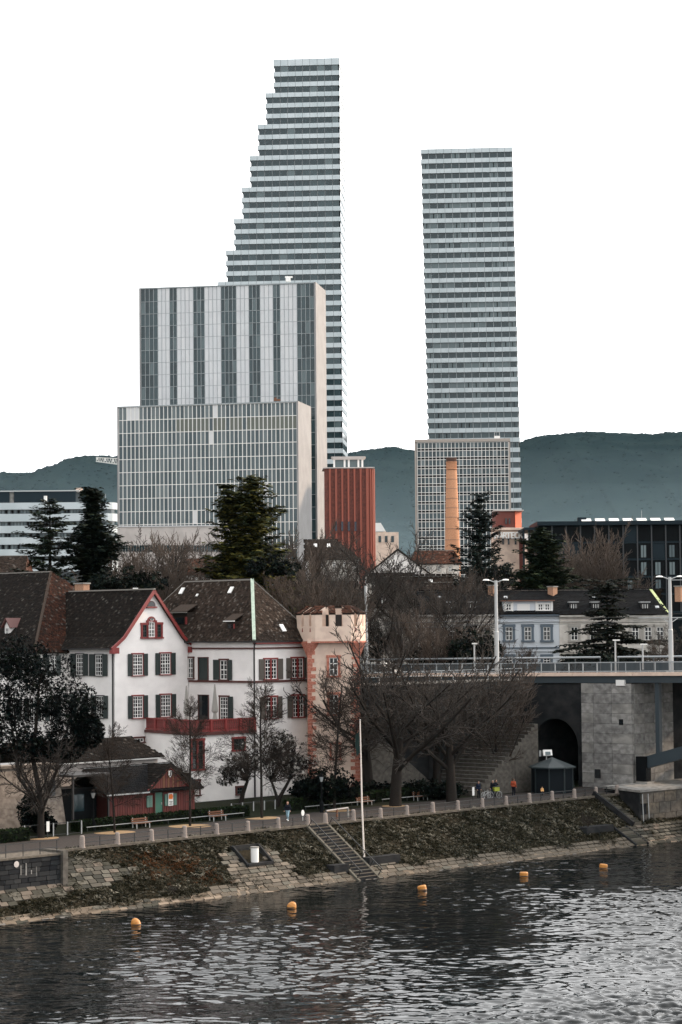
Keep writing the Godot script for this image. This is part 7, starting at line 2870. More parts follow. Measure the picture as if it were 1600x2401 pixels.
func trees() -> void:
	var plane := {"trunk": 14.0, "rad": 0.17, "segs": [9, 5, 4, 2, 1], "wander": [0.05, 0.16, 0.25, 0.3, 0.3], "up": [0.02, 0.05, 0.0, 0.03, 0.0], "n": [19, 12, 7, 4], "start": [0.27, 0.15, 0.15, 0.2], "ang": [78, 46, 40, 36], "ratio": [0.40, 0.50, 0.48, 0.55], "taper": [0.62, 0.3, 0.2, 0.2], "thin": [0.36, 0.5, 0.55, 0.6], "min_r": 0.017, "last": 4, "leader": true}
	var old := {"trunk": 6.5, "rad": 0.50, "segs": [4, 7, 5, 3, 2], "wander": [0.08, 0.22, 0.3, 0.35, 0.3], "up": [0.0, 0.07, 0.03, 0.02, 0.0], "n": [9, 9, 7, 3], "start": [0.42, 0.15, 0.12, 0.1], "ang": [52, 50, 46, 42], "ratio": [1.28, 0.44, 0.44, 0.5], "taper": [0.15, 0.30, 0.25, 0.2], "thin": [0.46, 0.42, 0.5, 0.62], "min_r": 0.032, "last": 4}
	var vase := {"trunk": 7.0, "rad": 0.22, "segs": [5, 6, 4, 3, 1], "wander": [0.08, 0.16, 0.24, 0.3, 0.3], "up": [0.03, 0.12, 0.09, 0.06, 0.04], "n": [10, 9, 8, 4], "start": [0.3, 0.12, 0.15, 0.2], "ang": [42, 38, 36, 32], "ratio": [1.0, 0.48, 0.46, 0.5], "taper": [0.2, 0.3, 0.2, 0.2], "thin": [0.45, 0.45, 0.5, 0.6], "min_r": 0.030, "last": 4}
	var knob := {"trunk": 6.0, "rad": 0.26, "segs": [5, 7, 5, 3, 1], "wander": [0.12, 0.38, 0.4, 0.4, 0.3], "up": [0.03, 0.10, 0.05, 0.04, 0.02], "n": [8, 9, 8, 4], "start": [0.4, 0.2, 0.15, 0.2], "ang": [50, 52, 48, 40], "ratio": [1.15, 0.42, 0.42, 0.5], "taper": [0.2, 0.3, 0.2, 0.2], "thin": [0.5, 0.45, 0.5, 0.55], "min_r": 0.02, "last": 4}
	var groups := {"plane": [], "old": [], "vase": [], "knob": []}
	var defs := {
		"plane": [plane, [11, 12]], "old": [old, [23, 24]], "vase": [vase, [31, 33]], "knob": [knob, [41, 42]]}
	# kind, variant, photo x, photo y of the top, foot (bank coordinates or depth), turn, label
	var list := [
		["plane", 0, 446, 1628, Vector2(-6.8, 7.6), 0.3, "slender bare plane tree standing at the right corner of the red hut"],
		["plane", 1, 267, 1690, Vector2(-15.1, 8.2), 1.7, "slender bare tree with a pale trunk before the dark porch of the hut"],
		["plane", 0, 615, 1585, Vector2(3.1, 8.5), 2.6, "tall bare tree whose crown reaches the double windows of the white house"],
		["plane", 1, 762, 1552, Vector2(13.4, 9.0), 4.1, "slender bare tree in front of the pink battlement tower"],
		["old", 0, 930, 1425, Vector2(20.8, 7.8), 0.4, "large bare riverside tree with a thick trunk right of the flagpole"],
		["old", 1, 1092, 1470, Vector2(27.5, 6.2), 2.1, "wide bare riverside tree before the broad bridge stairs"],
		["old", 1, 80, 1700, Vector2(-22.3, 9.3), 0.9, "bare tree with spreading limbs below the dark evergreen at the left"],
		["vase", 0, 1228, 1545, Vector2(41.5, 11.5), 0.7, "thin bare tree before the arched passage under the bridge"],
		["vase", 0, 310, 1238, 287.0, 0.2, "bare tree before the white podium, left of three"],
		["vase", 1, 365, 1232, 291.0, 1.2, "bare tree before the white podium, in the middle of three"],
		["knob", 0, 432, 1202, 296.0, 2.2, "tall gnarled bare tree left of the big central cedar"],
		["vase", 1, 285, 1262, 279.0, 3.3, "low bare tree right beside the dark columnar conifer"],
		["vase", 0, 478, 1236, 302.0, 4.0, "bare tree touching the left side of the big central cedar"],
		["vase", 1, 395, 1288, 270.0, 5.0, "low bare tree above the ridge of the gabled house"],
		["vase", 0, 335, 1300, 268.0, 5.6, "low bare tree behind the roof vent of the gabled house"],
		["vase", 1, 688, 1210, 335.0, 0.9, "feathery upright bare tree before the right edge of the lower slab block"],
		["vase", 0, 722, 1222, 338.0, 2.9, "feathery upright bare tree left of the ribbed red tower"],
		["vase", 1, 684, 1285, 262.0, 1.9, "dark bare tree right of the big central cedar"],
		["knob", 1, 748, 1292, 272.0, 0.1, "gnarled bare tree behind the battlement tower, before the skylight roof"],
		["knob", 0, 815, 1262, 288.0, 1.1, "gnarled bare tree below the ribbed red tower"],
		["vase", 0, 785, 1335, 260.0, 3.0, "low bare tree just above the battlements"],
		["knob", 1, 935, 1218, 305.0, 2.7, "prominent gnarled bare tree before the broad white gable"],
		["knob", 0, 885, 1372, 270.0, 4.4, "bare tree right beside the plain tram mast"],
		["knob", 1, 1000, 1320, 284.0, 5.1, "bare tree left of the orange brick chimney foot"],
		["vase", 0, 1052, 1318, 294.0, 0.6, "bare tree below the orange brick chimney"],
		["knob", 0, 1075, 1330, 276.0, 1.5, "dark gnarled bare tree before the cream town house"],
		["vase", 1, 965, 1395, 268.0, 2.0, "dense bare tree above the white van"],
		["vase", 0, 1020, 1445, 262.0, 3.7, "dense brown bare tree behind the bridge railing, left of the short lamp"],
		["vase", 1, 905, 1440, 300.0, 4.9, "bare tree right behind the roof of the white van"],
		["old", 0, 1015, 1440, Vector2(24.5, 14.5), 3.4, "bare tree with a broad tangled crown behind the thick riverside tree"],
		["old", 1, 1165, 1495, Vector2(36.5, 15.8), 4.6, "bare tree with a tangled crown before the arched passage wall"],
		["vase", 0, 1110, 1440, 272.0, 2.2, "dense bare tree left of the double armed mast, before the cream house"],
		["knob", 1, 930, 1400, 287.0, 0.5, "bare tangled tree between tram mast and brown roofed house"],
		["vase", 1, 1040, 1410, 290.0, 1.9, "bare tangled tree before the long brown roof"],
		["vase", 1, 1392, 1212, 337.0, 0.3, "tall bare brown tree before the left part of the dark offices"],
		["vase", 0, 1350, 1222, 340.0, 1.6, "tall bare brown tree beside the broad dark green pine"],
		["vase", 1, 1432, 1255, 333.0, 2.8, "bare brown tree before the middle of the dark offices"],
		["knob", 1, 1582, 1452, 274.0, 3.9, "bare tree at the right edge beside the lamp mast"],
		["vase", 0, 1545, 1490, 271.0, 4.6, "small bare tree before the cream corner house"],
		["vase", 1, 1235, 1500, 268.0, 5.2, "small bare tree before the blue grey town house"],
		["vase", 0, 1160, 1500, 266.0, 0.8, "small bare tree at the foot of the double armed mast"],
	]
	for t in list:
		var foot: Vector3
		if t[4] is Vector2:
			foot = W(t[4].x, t[4].y, 4.4)
		else:
			foot = P(t[2], 1480, t[4])
			var q := st(foot)
			foot.y = hgt(q.x, q.y)
		var h := P(t[2], t[3], -foot.z).y - foot.y
		var df: Array = defs[t[0]]
		var arr: Array = groups[t[0]]
		var src: Node3D = null
		for g in arr:
			if g[0] == t[1]:
				src = g[1]
		if src == null:
			src = bare_tree(df[1][t[1]], df[0], t[6], M.twig_dark if t[0] == "plane" else (M.twig_pale if t[0] == "vase" else M.twig))
			src.transform = Transform3D(Basis(Vector3.UP, t[5]).scaled(Vector3.ONE * h / src.get_meta("tall")), foot)
			arr.append([t[1], src])
		else:
			copy(src, foot, t[5], h / src.get_meta("tall"), t[6])
	# conifers and evergreens
	var at := func(px: float, d: float) -> Vector3:
		var p := P(px, 1480, d)
		var q := st(p)
		p.y = hgt(q.x, q.y)
		return p
	var a: Vector3 = at.call(118, 262)
	conifer("pine_tree", "open layered pine tree at the left before the white offices", a, P(118, 1168, 262).y - a.y, func(f): return 7.6 * pow(1.0 - f, 0.62) + 0.7, Color(0.014, 0.022, 0.015), Color(0.05, 0.055, 0.03), {"seed": 5, "from": 0.2, "gap": 0.05, "whorl": 5, "rise": 0.0, "curl": 0.12, "dense": 3.4, "len": 0.65, "wide": 0.12, "gaps": 0.25, "inner": 0.25, "flat": 0.6, "loose": 0.7})
	a = at.call(220, 264)
	conifer("cypress_tree", "dark columnar conifer beside the left edge of the lower slab block", a, P(218, 1146, 264).y - a.y, func(f): return 4.9 * (0.72 + 0.36 * sin(f * 19.0 + 1.0)) * pow(1.0 - f, 0.42) + 0.5, Color(0.011, 0.017, 0.013), Color(0.035, 0.04, 0.025), {"seed": 9, "from": 0.1, "gap": 0.03, "whorl": 7, "rise": 0.3, "dense": 4.6, "len": 0.7, "wide": 0.16, "gaps": 0.12, "inner": 0.1, "flat": 1.0, "loose": 0.8})
	a = at.call(592, 268)
	conifer("cedar_tree", "big shaggy green cedar standing before the lower slab block", a, P(585, 1106, 268).y - a.y, func(f): return 8.6 * pow(1.0 - f, 0.60) * (0.92 + 0.14 * sin(f * 26.0)) + 0.7, Color(0.018, 0.024, 0.011), Color(0.15, 0.135, 0.035), {"seed": 14, "from": 0.12, "gap": 0.036, "whorl": 6, "rise": 0.02, "curl": 0.14, "dense": 4.2, "len": 0.75, "wide": 0.15, "gaps": 0.16, "inner": 0.15, "flat": 0.5, "loose": 0.8, "droop": 0.3, "tops": [Vector3.ZERO, Vector3(-3.2, 0.03, 0.3)]})
	a = at.call(1128, 312)
	conifer("spruce_tree", "dark spruce with upswept arms before the roof lettering", a, P(1124, 1150, 312).y - a.y, func(f): return 7.8 * pow(1.0 - f, 0.62) * (0.92 + 0.14 * sin(f * 33.0)) + 0.5, Color(0.008, 0.013, 0.012), Color(0.022, 0.028, 0.022), {"seed": 21, "from": 0.1, "gap": 0.048, "whorl": 5, "rise": 0.02, "curl": 0.30, "dense": 4.4, "len": 0.55, "wide": 0.11, "gaps": 0.15, "inner": 0.1, "flat": 0.9, "loose": 0.45, "droop": 0.5})
	a = at.call(1272, 325)
	conifer("pine_tree", "broad dark green pine before the left end of the dark offices", a, P(1272, 1235, 325).y - a.y, func(f): return 6.4 * pow(sin(PI * clampf(f * 0.72 + 0.28, 0.0, 1.0)), 0.6) * (0.85 + 0.2 * sin(f * 24.0)) + 0.2, Color(0.012, 0.022, 0.013), Color(0.05, 0.058, 0.026), {"seed": 27, "from": 0.15, "gap": 0.04, "whorl": 7, "rise": 0.08, "curl": 0.1, "dense": 4.2, "len": 0.75, "wide": 0.15, "gaps": 0.1, "inner": 0.3, "flat": 0.5, "loose": 0.8})
	a = at.call(1425, 279)
	conifer("cedar_tree", "dark flat topped cedar in front of the cream town house", a, P(1440, 1352, 279).y - a.y, func(f): return (6.0 * (1.0 - smoothstep(0.25, 0.78, f)) + 2.2 + 3.2 * smoothstep(0.82, 0.97, f)) * (0.85 + 0.3 * sin(f * 40.0)), Color(0.009, 0.013, 0.011), Color(0.045, 0.045, 0.032), {"seed": 33, "from": 0.08, "gap": 0.05, "whorl": 6, "rise": 0.02, "curl": -0.08, "dense": 4.2, "len": 0.6, "wide": 0.1, "gaps": 0.12, "inner": 0.2, "flat": 0.25, "loose": 0.6, "droop": 0.35})
	# dark evergreen at the left foreground
	var f0 := W(-21.5, 10.4, 4.4)
	var c0 := func(px: float, py: float) -> Vector3: return P(px, py, -f0.z) - f0
	leafy("holm_oak", "big black green evergreen tree hiding the left wing's windows", "tree", f0,
		[[c0.call(95, 1600), Vector3(3.6, 3.4, 3.0)], [c0.call(40, 1560), Vector3(2.9, 2.6, 2.4)], [c0.call(170, 1660), Vector3(2.9, 2.2, 2.4)], [c0.call(60, 1720), Vector3(3.4, 2.6, 2.6)], [c0.call(205, 1715), Vector3(1.5, 1.5, 1.5)], [c0.call(-30, 1650), Vector3(3.0, 4.0, 2.6)], [c0.call(140, 1750), Vector3(2.4, 1.4, 2.0)]],
		[[[f0, f0 + Vector3(0.1, 3.0, 0), f0 + Vector3(-0.6, 6.5, 0), c0.call(95, 1580) + f0], [0.32, 0.26, 0.2, 0.06]], [[f0 + Vector3(0.1, 3.0, 0), f0 + Vector3(1.4, 5.5, 0), c0.call(165, 1680) + f0], [0.2, 0.15, 0.05]], [[f0 + Vector3(0, 2.4, 0), f0 + Vector3(-1.8, 5.0, 0), c0.call(20, 1640) + f0], [0.2, 0.15, 0.05]]],
		20000, Color(0.005, 0.0065, 0.006), Color(0.035, 0.04, 0.036), 0.05, 0.165, 61, 90)
	f0 = W(-20.6, 12.2, 4.5)
	leafy("dark_bush", "tall ivy dark bush under the evergreen, before the rampart wall", "bush", f0, [[Vector3(0, 1.7, 0), Vector3(1.5, 1.9, 1.2)], [Vector3(0.9, 1.0, 0.3), Vector3(1.0, 1.2, 0.9)]], [[[f0, f0 + Vector3(0, 2.0, 0)], [0.1, 0.04]]], 1500, Color(0.007, 0.009, 0.008), Color(0.03, 0.034, 0.03), 0.03, 0.26, 63)
	# silvery trees before the white house
	f0 = W(8.1, 16.4, 4.8)
	leafy("silvery_tree", "grey leaved tree with a leaning trunk, left one before the white house", "tree", f0, [[Vector3(-0.2, 3.7, 0), Vector3(1.8, 1.6, 1.5)], [Vector3(0.9, 4.7, 0), Vector3(1.6, 1.5, 1.4)], [Vector3(-1.3, 2.9, 0.2), Vector3(1.1, 1.0, 1.0)]], [[[f0, f0 + Vector3(0.25, 1.2, 0), f0 + Vector3(0.7, 2.4, 0), f0 + Vector3(0.3, 4.0, 0)], [0.27, 0.22, 0.15, 0.05]]], 1150, Color(0.030, 0.026, 0.023), Color(0.34, 0.32, 0.295), 0.34, 0.20, 65, 170)
	f0 = W(10.3, 13.6, 4.7)
	leafy("silvery_tree", "grey leaved tree with a forked trunk, right one before the white house", "tree", f0, [[Vector3(0.6, 5.0, 0), Vector3(2.6, 1.9, 2.0)], [Vector3(2.0, 4.0, 0), Vector3(2.0, 1.5, 1.6)], [Vector3(-0.9, 4.4, 0), Vector3(1.7, 1.5, 1.5)], [Vector3(0.2, 6.2, 0), Vector3(1.6, 1.3, 1.3)]], [[[f0, f0 + Vector3(0.3, 1.0, 0), f0 + Vector3(1.2, 2.6, 0), f0 + Vector3(1.6, 4.2, 0)], [0.22, 0.2, 0.13, 0.05]], [[f0 + Vector3(0.1, 0.6, 0), f0 + Vector3(-0.5, 2.4, 0), f0 + Vector3(-0.3, 4.4, 0)], [0.16, 0.12, 0.05]]], 1750, Color(0.032, 0.028, 0.025), Color(0.38, 0.36, 0.33), 0.32, 0.20, 67, 280)
	# dark yew bushes and understorey
	for k in [[768, 1876, 1800, 214.0, 3.0, "large dark yew bush at the foot of the battlement tower", 71, 1700], [722, 1868, 1818, 217.0, 1.7, "smaller dark yew bush left of the tower foot", 72, 900], [1110, 1560, 1470, 262.0, 3.2, "dark ivy covered bush left of the double armed mast", 73, 1500], [850, 1560, 1440, 290.0, 2.9, "dark evergreen bush between battlement tower and tram mast", 74, 1400], [1010, 1560, 1500, 290.0, 3.4, "dark bush behind the bridge railing below the brown trees", 75, 1500], [1395, 1590, 1520, 270.0, 4.0, "dark shrub mass below the flat topped cedar", 76, 1600], [1150, 1385, 1300, 300.0, 3.2, "dark shrub under the upswept spruce", 77, 1200], [640, 1350, 1300, 258.0, 3.0, "dark green shrub right behind the hipped roof", 78, 1100], [300, 1390, 1330, 256.0, 4.5, "dark shrub mass behind the ridge of the gabled house", 79, 1500], [880, 1875, 1830, 224.0, 2.6, "low dark shrub left of the thick riverside trunk", 80, 900], [1010, 1870, 1825, 226.0, 3.4, "low dark shrub under the broad stairs", 81, 1000]]:
		var p := P(k[0], k[1], k[3])
		var top := P(k[0], k[2], k[3]).y
		var hh := top - p.y
		leafy("dark_bush", k[5], "bush", p, [[Vector3(0, hh * 0.5, 0), Vector3(k[4], hh * 0.55, k[4] * 0.7)], [Vector3(k[4] * 0.5, hh * 0.38, 0.2), Vector3(k[4] * 0.6, hh * 0.4, k[4] * 0.6)], [Vector3(-k[4] * 0.5, hh * 0.34, 0.1), Vector3(k[4] * 0.6, hh * 0.36, k[4] * 0.6)]], [[[p, p + Vector3(0, hh * 0.5, 0)], [0.12, 0.05]]], k[7], Color(0.008, 0.011, 0.009), Color(0.03, 0.034, 0.026), 0.05, 0.3, k[6])
	# small growth on the bank and path
	for k in [[35.3, 0.35, 2.6, "leafless brown shrub on the bank below the kiosk"], [-20.5, 0.1, 1.4, "small leafless reddish shrub at the water's edge on the left"]]:
		var p := bank_at(k[0], k[1])
		copy(groups.knob[0][1], p, k[0], k[2] / 15.0, k[3])
	f0 = W(14.2, 10.6, 4.5)
	leafy("shrub", "little bright leaved shrub beside the lantern hedge", "bush", f0, [[Vector3(0, 0.9, 0), Vector3(0.8, 0.7, 0.6)]], [[[f0, f0 + Vector3(0, 0.8, 0)], [0.05, 0.02]]], 160, Color(0.05, 0.06, 0.03), Color(0.14, 0.15, 0.08), 0.2, 0.25, 83)

# ---- people, boats' buoys, vehicles ---------------------------------------------------------------
# joints joined by tapered capsules; the field is meshed as surface nets, so the body is one skin
func body_mesh(bones: Array, cell: float, k: float) -> MB:
	var lo := Vector3(1e9, 1e9, 1e9)
	var hi := -lo
	for b in bones:
		for i in 2:
			lo = lo.min(b[i] - Vector3.ONE * (maxf(b[2], b[3]) + cell * 2.0))
			hi = hi.max(b[i] + Vector3.ONE * (maxf(b[2], b[3]) + cell * 2.0))
	var n := Vector3i(((hi - lo) / cell).ceil()) + Vector3i.ONE
	var f := PackedFloat32Array()
	f.resize(n.x * n.y * n.z)
	f.fill(1.0)
	for b in bones:                                     # only the cells near each bone
		var pa: Vector3 = b[0]
		var pb: Vector3 = b[1]
		var r: float = maxf(b[2], b[3]) + cell * 2.0 + k
		var a0 := Vector3i(((pa.min(pb) - Vector3.ONE * r - lo) / cell).floor()).clamp(Vector3i.ZERO, n - Vector3i.ONE)
		var a1 := Vector3i(((pa.max(pb) + Vector3.ONE * r - lo) / cell).ceil()).clamp(Vector3i.ZERO, n - Vector3i.ONE)
		var ab := pb - pa
		var l2 := maxf(ab.length_squared(), 1e-8)
		for z in range(a0.z, a1.z + 1):
			for y in range(a0.y, a1.y + 1):
				for x in range(a0.x, a1.x + 1):
					var p := lo + Vector3(x, y, z) * cell
					var h := clampf((p - pa).dot(ab) / l2, 0.0, 1.0)
					var d: float = p.distance_to(pa + ab * h) - lerpf(b[2], b[3], h)
					var ix := (z * n.y + y) * n.x + x
					var o := f[ix]
					var m := maxf(k - absf(d - o), 0.0) / k
					f[ix] = minf(d, o) - m * m * k * 0.25
	var vid := {}
	var pos := []
	for z in n.z - 1:
		for y in n.y - 1:
			for x in n.x - 1:
				var s := Vector3.ZERO
				var c := 0
				var inside_n := 0
				var val := []
				for q in 8:
					var g := f[((z + (q >> 2)) * n.y + y + ((q >> 1) & 1)) * n.x + x + (q & 1)]
					val.append(g)
					if g < 0.0: inside_n += 1
				if inside_n == 0 or inside_n == 8:
					continue
				for e in [[0, 1], [2, 3], [4, 5], [6, 7], [0, 2], [1, 3], [4, 6], [5, 7], [0, 4], [1, 5], [2, 6], [3, 7]]:
					var u: float = val[e[0]]
					var w: float = val[e[1]]
					if (u < 0.0) != (w < 0.0):
						var h := u / (u - w)
						s += Vector3(e[0] & 1, (e[0] >> 1) & 1, e[0] >> 2).lerp(Vector3(e[1] & 1, (e[1] >> 1) & 1, e[1] >> 2), h)
						c += 1
				vid[(z * n.y + y) * n.x + x] = pos.size()
				pos.append(lo + (Vector3(x, y, z) + s / c) * cell)
	var grad := func(p: Vector3) -> Vector3:
		var best := 1e9
		var g := Vector3.UP
		var acc := Vector3.ZERO
		for b in bones:
			var ab: Vector3 = b[1] - b[0]
			var h := clampf((p - b[0]).dot(ab) / maxf(ab.length_squared(), 1e-8), 0.0, 1.0)
			var q: Vector3 = p - (b[0] + ab * h)
			var d: float = q.length() - lerpf(b[2], b[3], h)
			acc += q.normalized() * exp(-maxf(d, -0.05) * 60.0)
			if d < best:
				best = d
				g = q
		return acc.normalized() if acc.length() > 1e-6 else g.normalized()
	var mb := MB.new()
	var st0 := [1, n.x, n.x * n.y]
	for z in range(1, n.z - 1):
		for y in range(1, n.y - 1):
			for x in range(1, n.x - 1):
				var ix := (z * n.y + y) * n.x + x
				for ax in 3:
					if (f[ix] < 0.0) == (f[ix + st0[ax]] < 0.0):
						continue
					var b: int = st0[(ax + 1) % 3]
					var c: int = st0[(ax + 2) % 3]
					var ids := [ix, ix - b, ix - b - c, ix - c]
					if not (vid.has(ids[0]) and vid.has(ids[1]) and vid.has(ids[2]) and vid.has(ids[3])):
						continue
					var ps := []
					var ns := []
					for i in ids:
						ps.append(pos[vid[i]])
						ns.append(grad.call(pos[vid[i]]))
					if (ps[2] - ps[0]).cross(ps[1] - ps[0]).dot(ns[0]) < 0.0:
						ps.reverse()
						ns.reverse()
					mb.squad(ps, ns)
	return mb


# a standing or walking figure facing +z, feet at the origin; returns clothing parts cut from one body field
func person(label: String, at: Vector3, yaw: float, o_: Dictionary) -> void:
	var h: float = o_.get("h", 1.72)
	var s := h / 1.72
	var stride: float = o_.get("stride", 0.0)
	var o := thing("person", label, "person", at)
	var j := {}
	j.hip = Vector3(0, 0.93, 0)
	j.chest = Vector3(0, 1.30, 0.02)
	j.neck = Vector3(0, 1.47, 0.02)
	j.head = Vector3(0, 1.60, 0.035)
	var limbs := []
	for sx in [-1.0, 1.0]:
		var st_: float = stride * sx
		var hip := Vector3(sx * 0.09, 0.90, 0)
		var knee := Vector3(sx * 0.10, 0.50, 0.06 + st_ * 0.5)
		var ank := Vector3(sx * 0.10, 0.09 + (0.06 if st_ < -0.1 else 0.0), st_ - 0.02)
		limbs.append([hip, knee, ank, ank + Vector3(sx * 0.02, -0.05, 0.15)])
	var arms := []
	for sx in [-1.0, 1.0]:
		var sw: float = -stride * sx * 0.6
		var sh := Vector3(sx * 0.19, 1.41, 0.0)
		var el := Vector3(sx * 0.25, 1.13, -0.03 + sw * 0.4)
		var wr := Vector3(sx * 0.24, 0.92, 0.10 + sw)
		if o_.get("arms", "") == "up" and sx > 0.0:
			el = Vector3(0.24, 1.18, 0.12)
			wr = Vector3(0.10, 1.30, 0.24)
		arms.append([sh, el, wr])
	var skin := []
	var legs := []
	var torso := []
	var hair := []
	legs.append([Vector3(-0.08, 0.93, 0), Vector3(0.08, 0.93, 0), 0.125, 0.125])
	for l in limbs:
		legs.append([l[0], l[1], 0.095, 0.068])
		legs.append([l[1], l[2], 0.068, 0.05])
	torso.append([Vector3(-0.07, 1.0, 0.0), Vector3(0.07, 1.0, 0.0), 0.14, 0.14])
	torso.append([Vector3(-0.10, 1.28, 0.0), Vector3(0.10, 1.28, 0.0), 0.14, 0.14])
	torso.append([Vector3(-0.15, 1.40, 0.0), Vector3(0.15, 1.40, 0.0), 0.08, 0.08])
	for a in arms:
		torso.append([a[0], a[1], 0.068, 0.055])
		torso.append([a[1], a[2], 0.055, 0.042])
	skin.append([j.neck, j.head, 0.06, 0.055])
	skin.append([Vector3(0, 1.58, 0.05), Vector3(0, 1.64, 0.03), 0.072, 0.09])
	skin.append([Vector3(0, 1.595, 0.135), Vector3(0, 1.575, 0.15), 0.012, 0.018])
	for sx in [-1.0, 1.0]:
		skin.append([Vector3(sx * 0.085, 1.60, 0.02), Vector3(sx * 0.09, 1.585, 0.015), 0.016, 0.012])
	for a in arms:
		var d: Vector3 = (a[2] - a[1]).normalized()
		var palm: Vector3 = a[2] + d * 0.07
		skin.append([a[2], palm, 0.032, 0.036])
		var side := d.cross(Vector3(0, 0, 1)).normalized()
		var sgn := signf(a[0].x)
		for q in 4:
			var root: Vector3 = palm + Vector3(0, 0, 1) * (q - 1.5) * 0.019
			var mid := root + d * (0.045 - 0.006 * absf(q - 1.3))
			skin.append([root, mid, 0.010, 0.009])
			skin.append([mid, mid + (d * 0.8 - side * sgn * 0.4).normalized() * 0.03, 0.009, 0.007])
		skin.append([a[2] + d * 0.03 + Vector3(0, 0, 0.03), a[2] + d * 0.08 + Vector3(0, 0, 0.065), 0.012, 0.009])
	hair.append([Vector3(0, 1.66, -0.01), Vector3(0, 1.655, 0.015), 0.095, 0.09])
	hair.append([Vector3(0, 1.62, -0.045), Vector3(0, 1.52 - o_.get("hair", 0.02), -0.06), 0.075, 0.05])
	var turn := Basis(Vector3.UP, yaw).scaled(Vector3.ONE * s)
	var place := func(bones: Array) -> Array:
		var out := []
		for b in bones:
			out.append([at + turn * b[0], at + turn * b[1], b[2] * s, b[3] * s])
		return out
	var body := part(o, "body", body_mesh(place.call(skin), 0.016, 0.02), M.skin)
	part(body, "jacket", body_mesh(place.call(torso), 0.03, 0.06), o_.jacket)
	part(body, "trousers", body_mesh(place.call(legs), 0.03, 0.05), o_.trousers)
	part(body, "hair", body_mesh(place.call(hair), 0.022, 0.03), o_.get("hair_mat", M.hair))
	var eyes := MB.new()
	for sx in [-1.0, 1.0]:
		eyes.bx(at + turn * Vector3(sx * 0.034, 1.625, 0.118), Vector3(0.022, 0.012, 0.012) * s, Basis(Vector3.UP, yaw))
	eyes.bx(at + turn * Vector3(0, 1.545, 0.125), Vector3(0.045, 0.012, 0.012) * s, Basis(Vector3.UP, yaw))
	part(body, "face_marks", eyes, M.hair).set_meta("kind", "stuff")
	for l in limbs:
		var sh := body_mesh(place.call([[l[2] - Vector3(0, 0.035, 0.05), l[3] + Vector3(0, 0.0, 0.0), 0.045, 0.042]]), 0.02, 0.02)
		part(body, "shoe", sh, o_.get("shoes", M.iron))
	if o_.has("bag"):
		part(o, "rucksack", body_mesh(place.call([[Vector3(-0.08, 1.36, -0.2), Vector3(-0.08, 1.10, -0.21), 0.08, 0.10], [Vector3(0.08, 1.36, -0.2), Vector3(0.08, 1.10, -0.21), 0.08, 0.10]]), 0.03, 0.05), o_.bag)


func bicycle(label: String, at: Vector3, yaw: float, frame: Material) -> void:
	var o := thing("bicycle", label, "bicycle", at, "bicycles by the retaining wall")
	var b := Basis(Vector3.UP, yaw)
	var f := func(x: float, y: float) -> Vector3: return at + b.x * x + Vector3(0, y, 0)
	for x in [-0.52, 0.52]:
		var mb := MB.new()
		var pts := []
		var rad := []
		for i in 21:
			var a := TAU * i / 20.0
			pts.append(f.call(x + cos(a) * 0.33, 0.35 + sin(a) * 0.33))
			rad.append(0.022)
		mb.tube(pts, rad, 5)
		var w := part(o, "wheel", mb, M.pale_metal)
		mb = MB.new()
		for i in 10:
			var a := TAU * i / 10.0
			mb.bar(f.call(x, 0.35), f.call(x + cos(a) * 0.32, 0.35 + sin(a) * 0.32), 0.008, 0.008, b.z)
		part(w, "spokes", mb, M.pale_metal).set_meta("kind", "stuff")
	var mb := MB.new()
	for s in [[-0.52, 0.35, -0.12, 0.36], [-0.12, 0.36, -0.25, 0.85], [-0.52, 0.35, -0.22, 0.75], [-0.22, 0.75, 0.36, 0.80], [-0.12, 0.36, 0.36, 0.72], [0.52, 0.35, 0.34, 0.95]]:
		mb.tube([f.call(s[0], s[1]), f.call(s[2], s[3])], [0.02, 0.02], 5)
	part(o, "frame", mb, frame)
	mb = MB.new()
	mb.bar(f.call(0.33, 0.98) - b.z * 0.28, f.call(0.33, 0.98) + b.z * 0.28, 0.03, 0.03)
	part(o, "handlebar", mb, M.iron)
	mb = MB.new()
	mb.bar(f.call(-0.38, 0.88), f.call(-0.12, 0.89), 0.13, 0.05)
	part(o, "saddle", mb, M.iron)


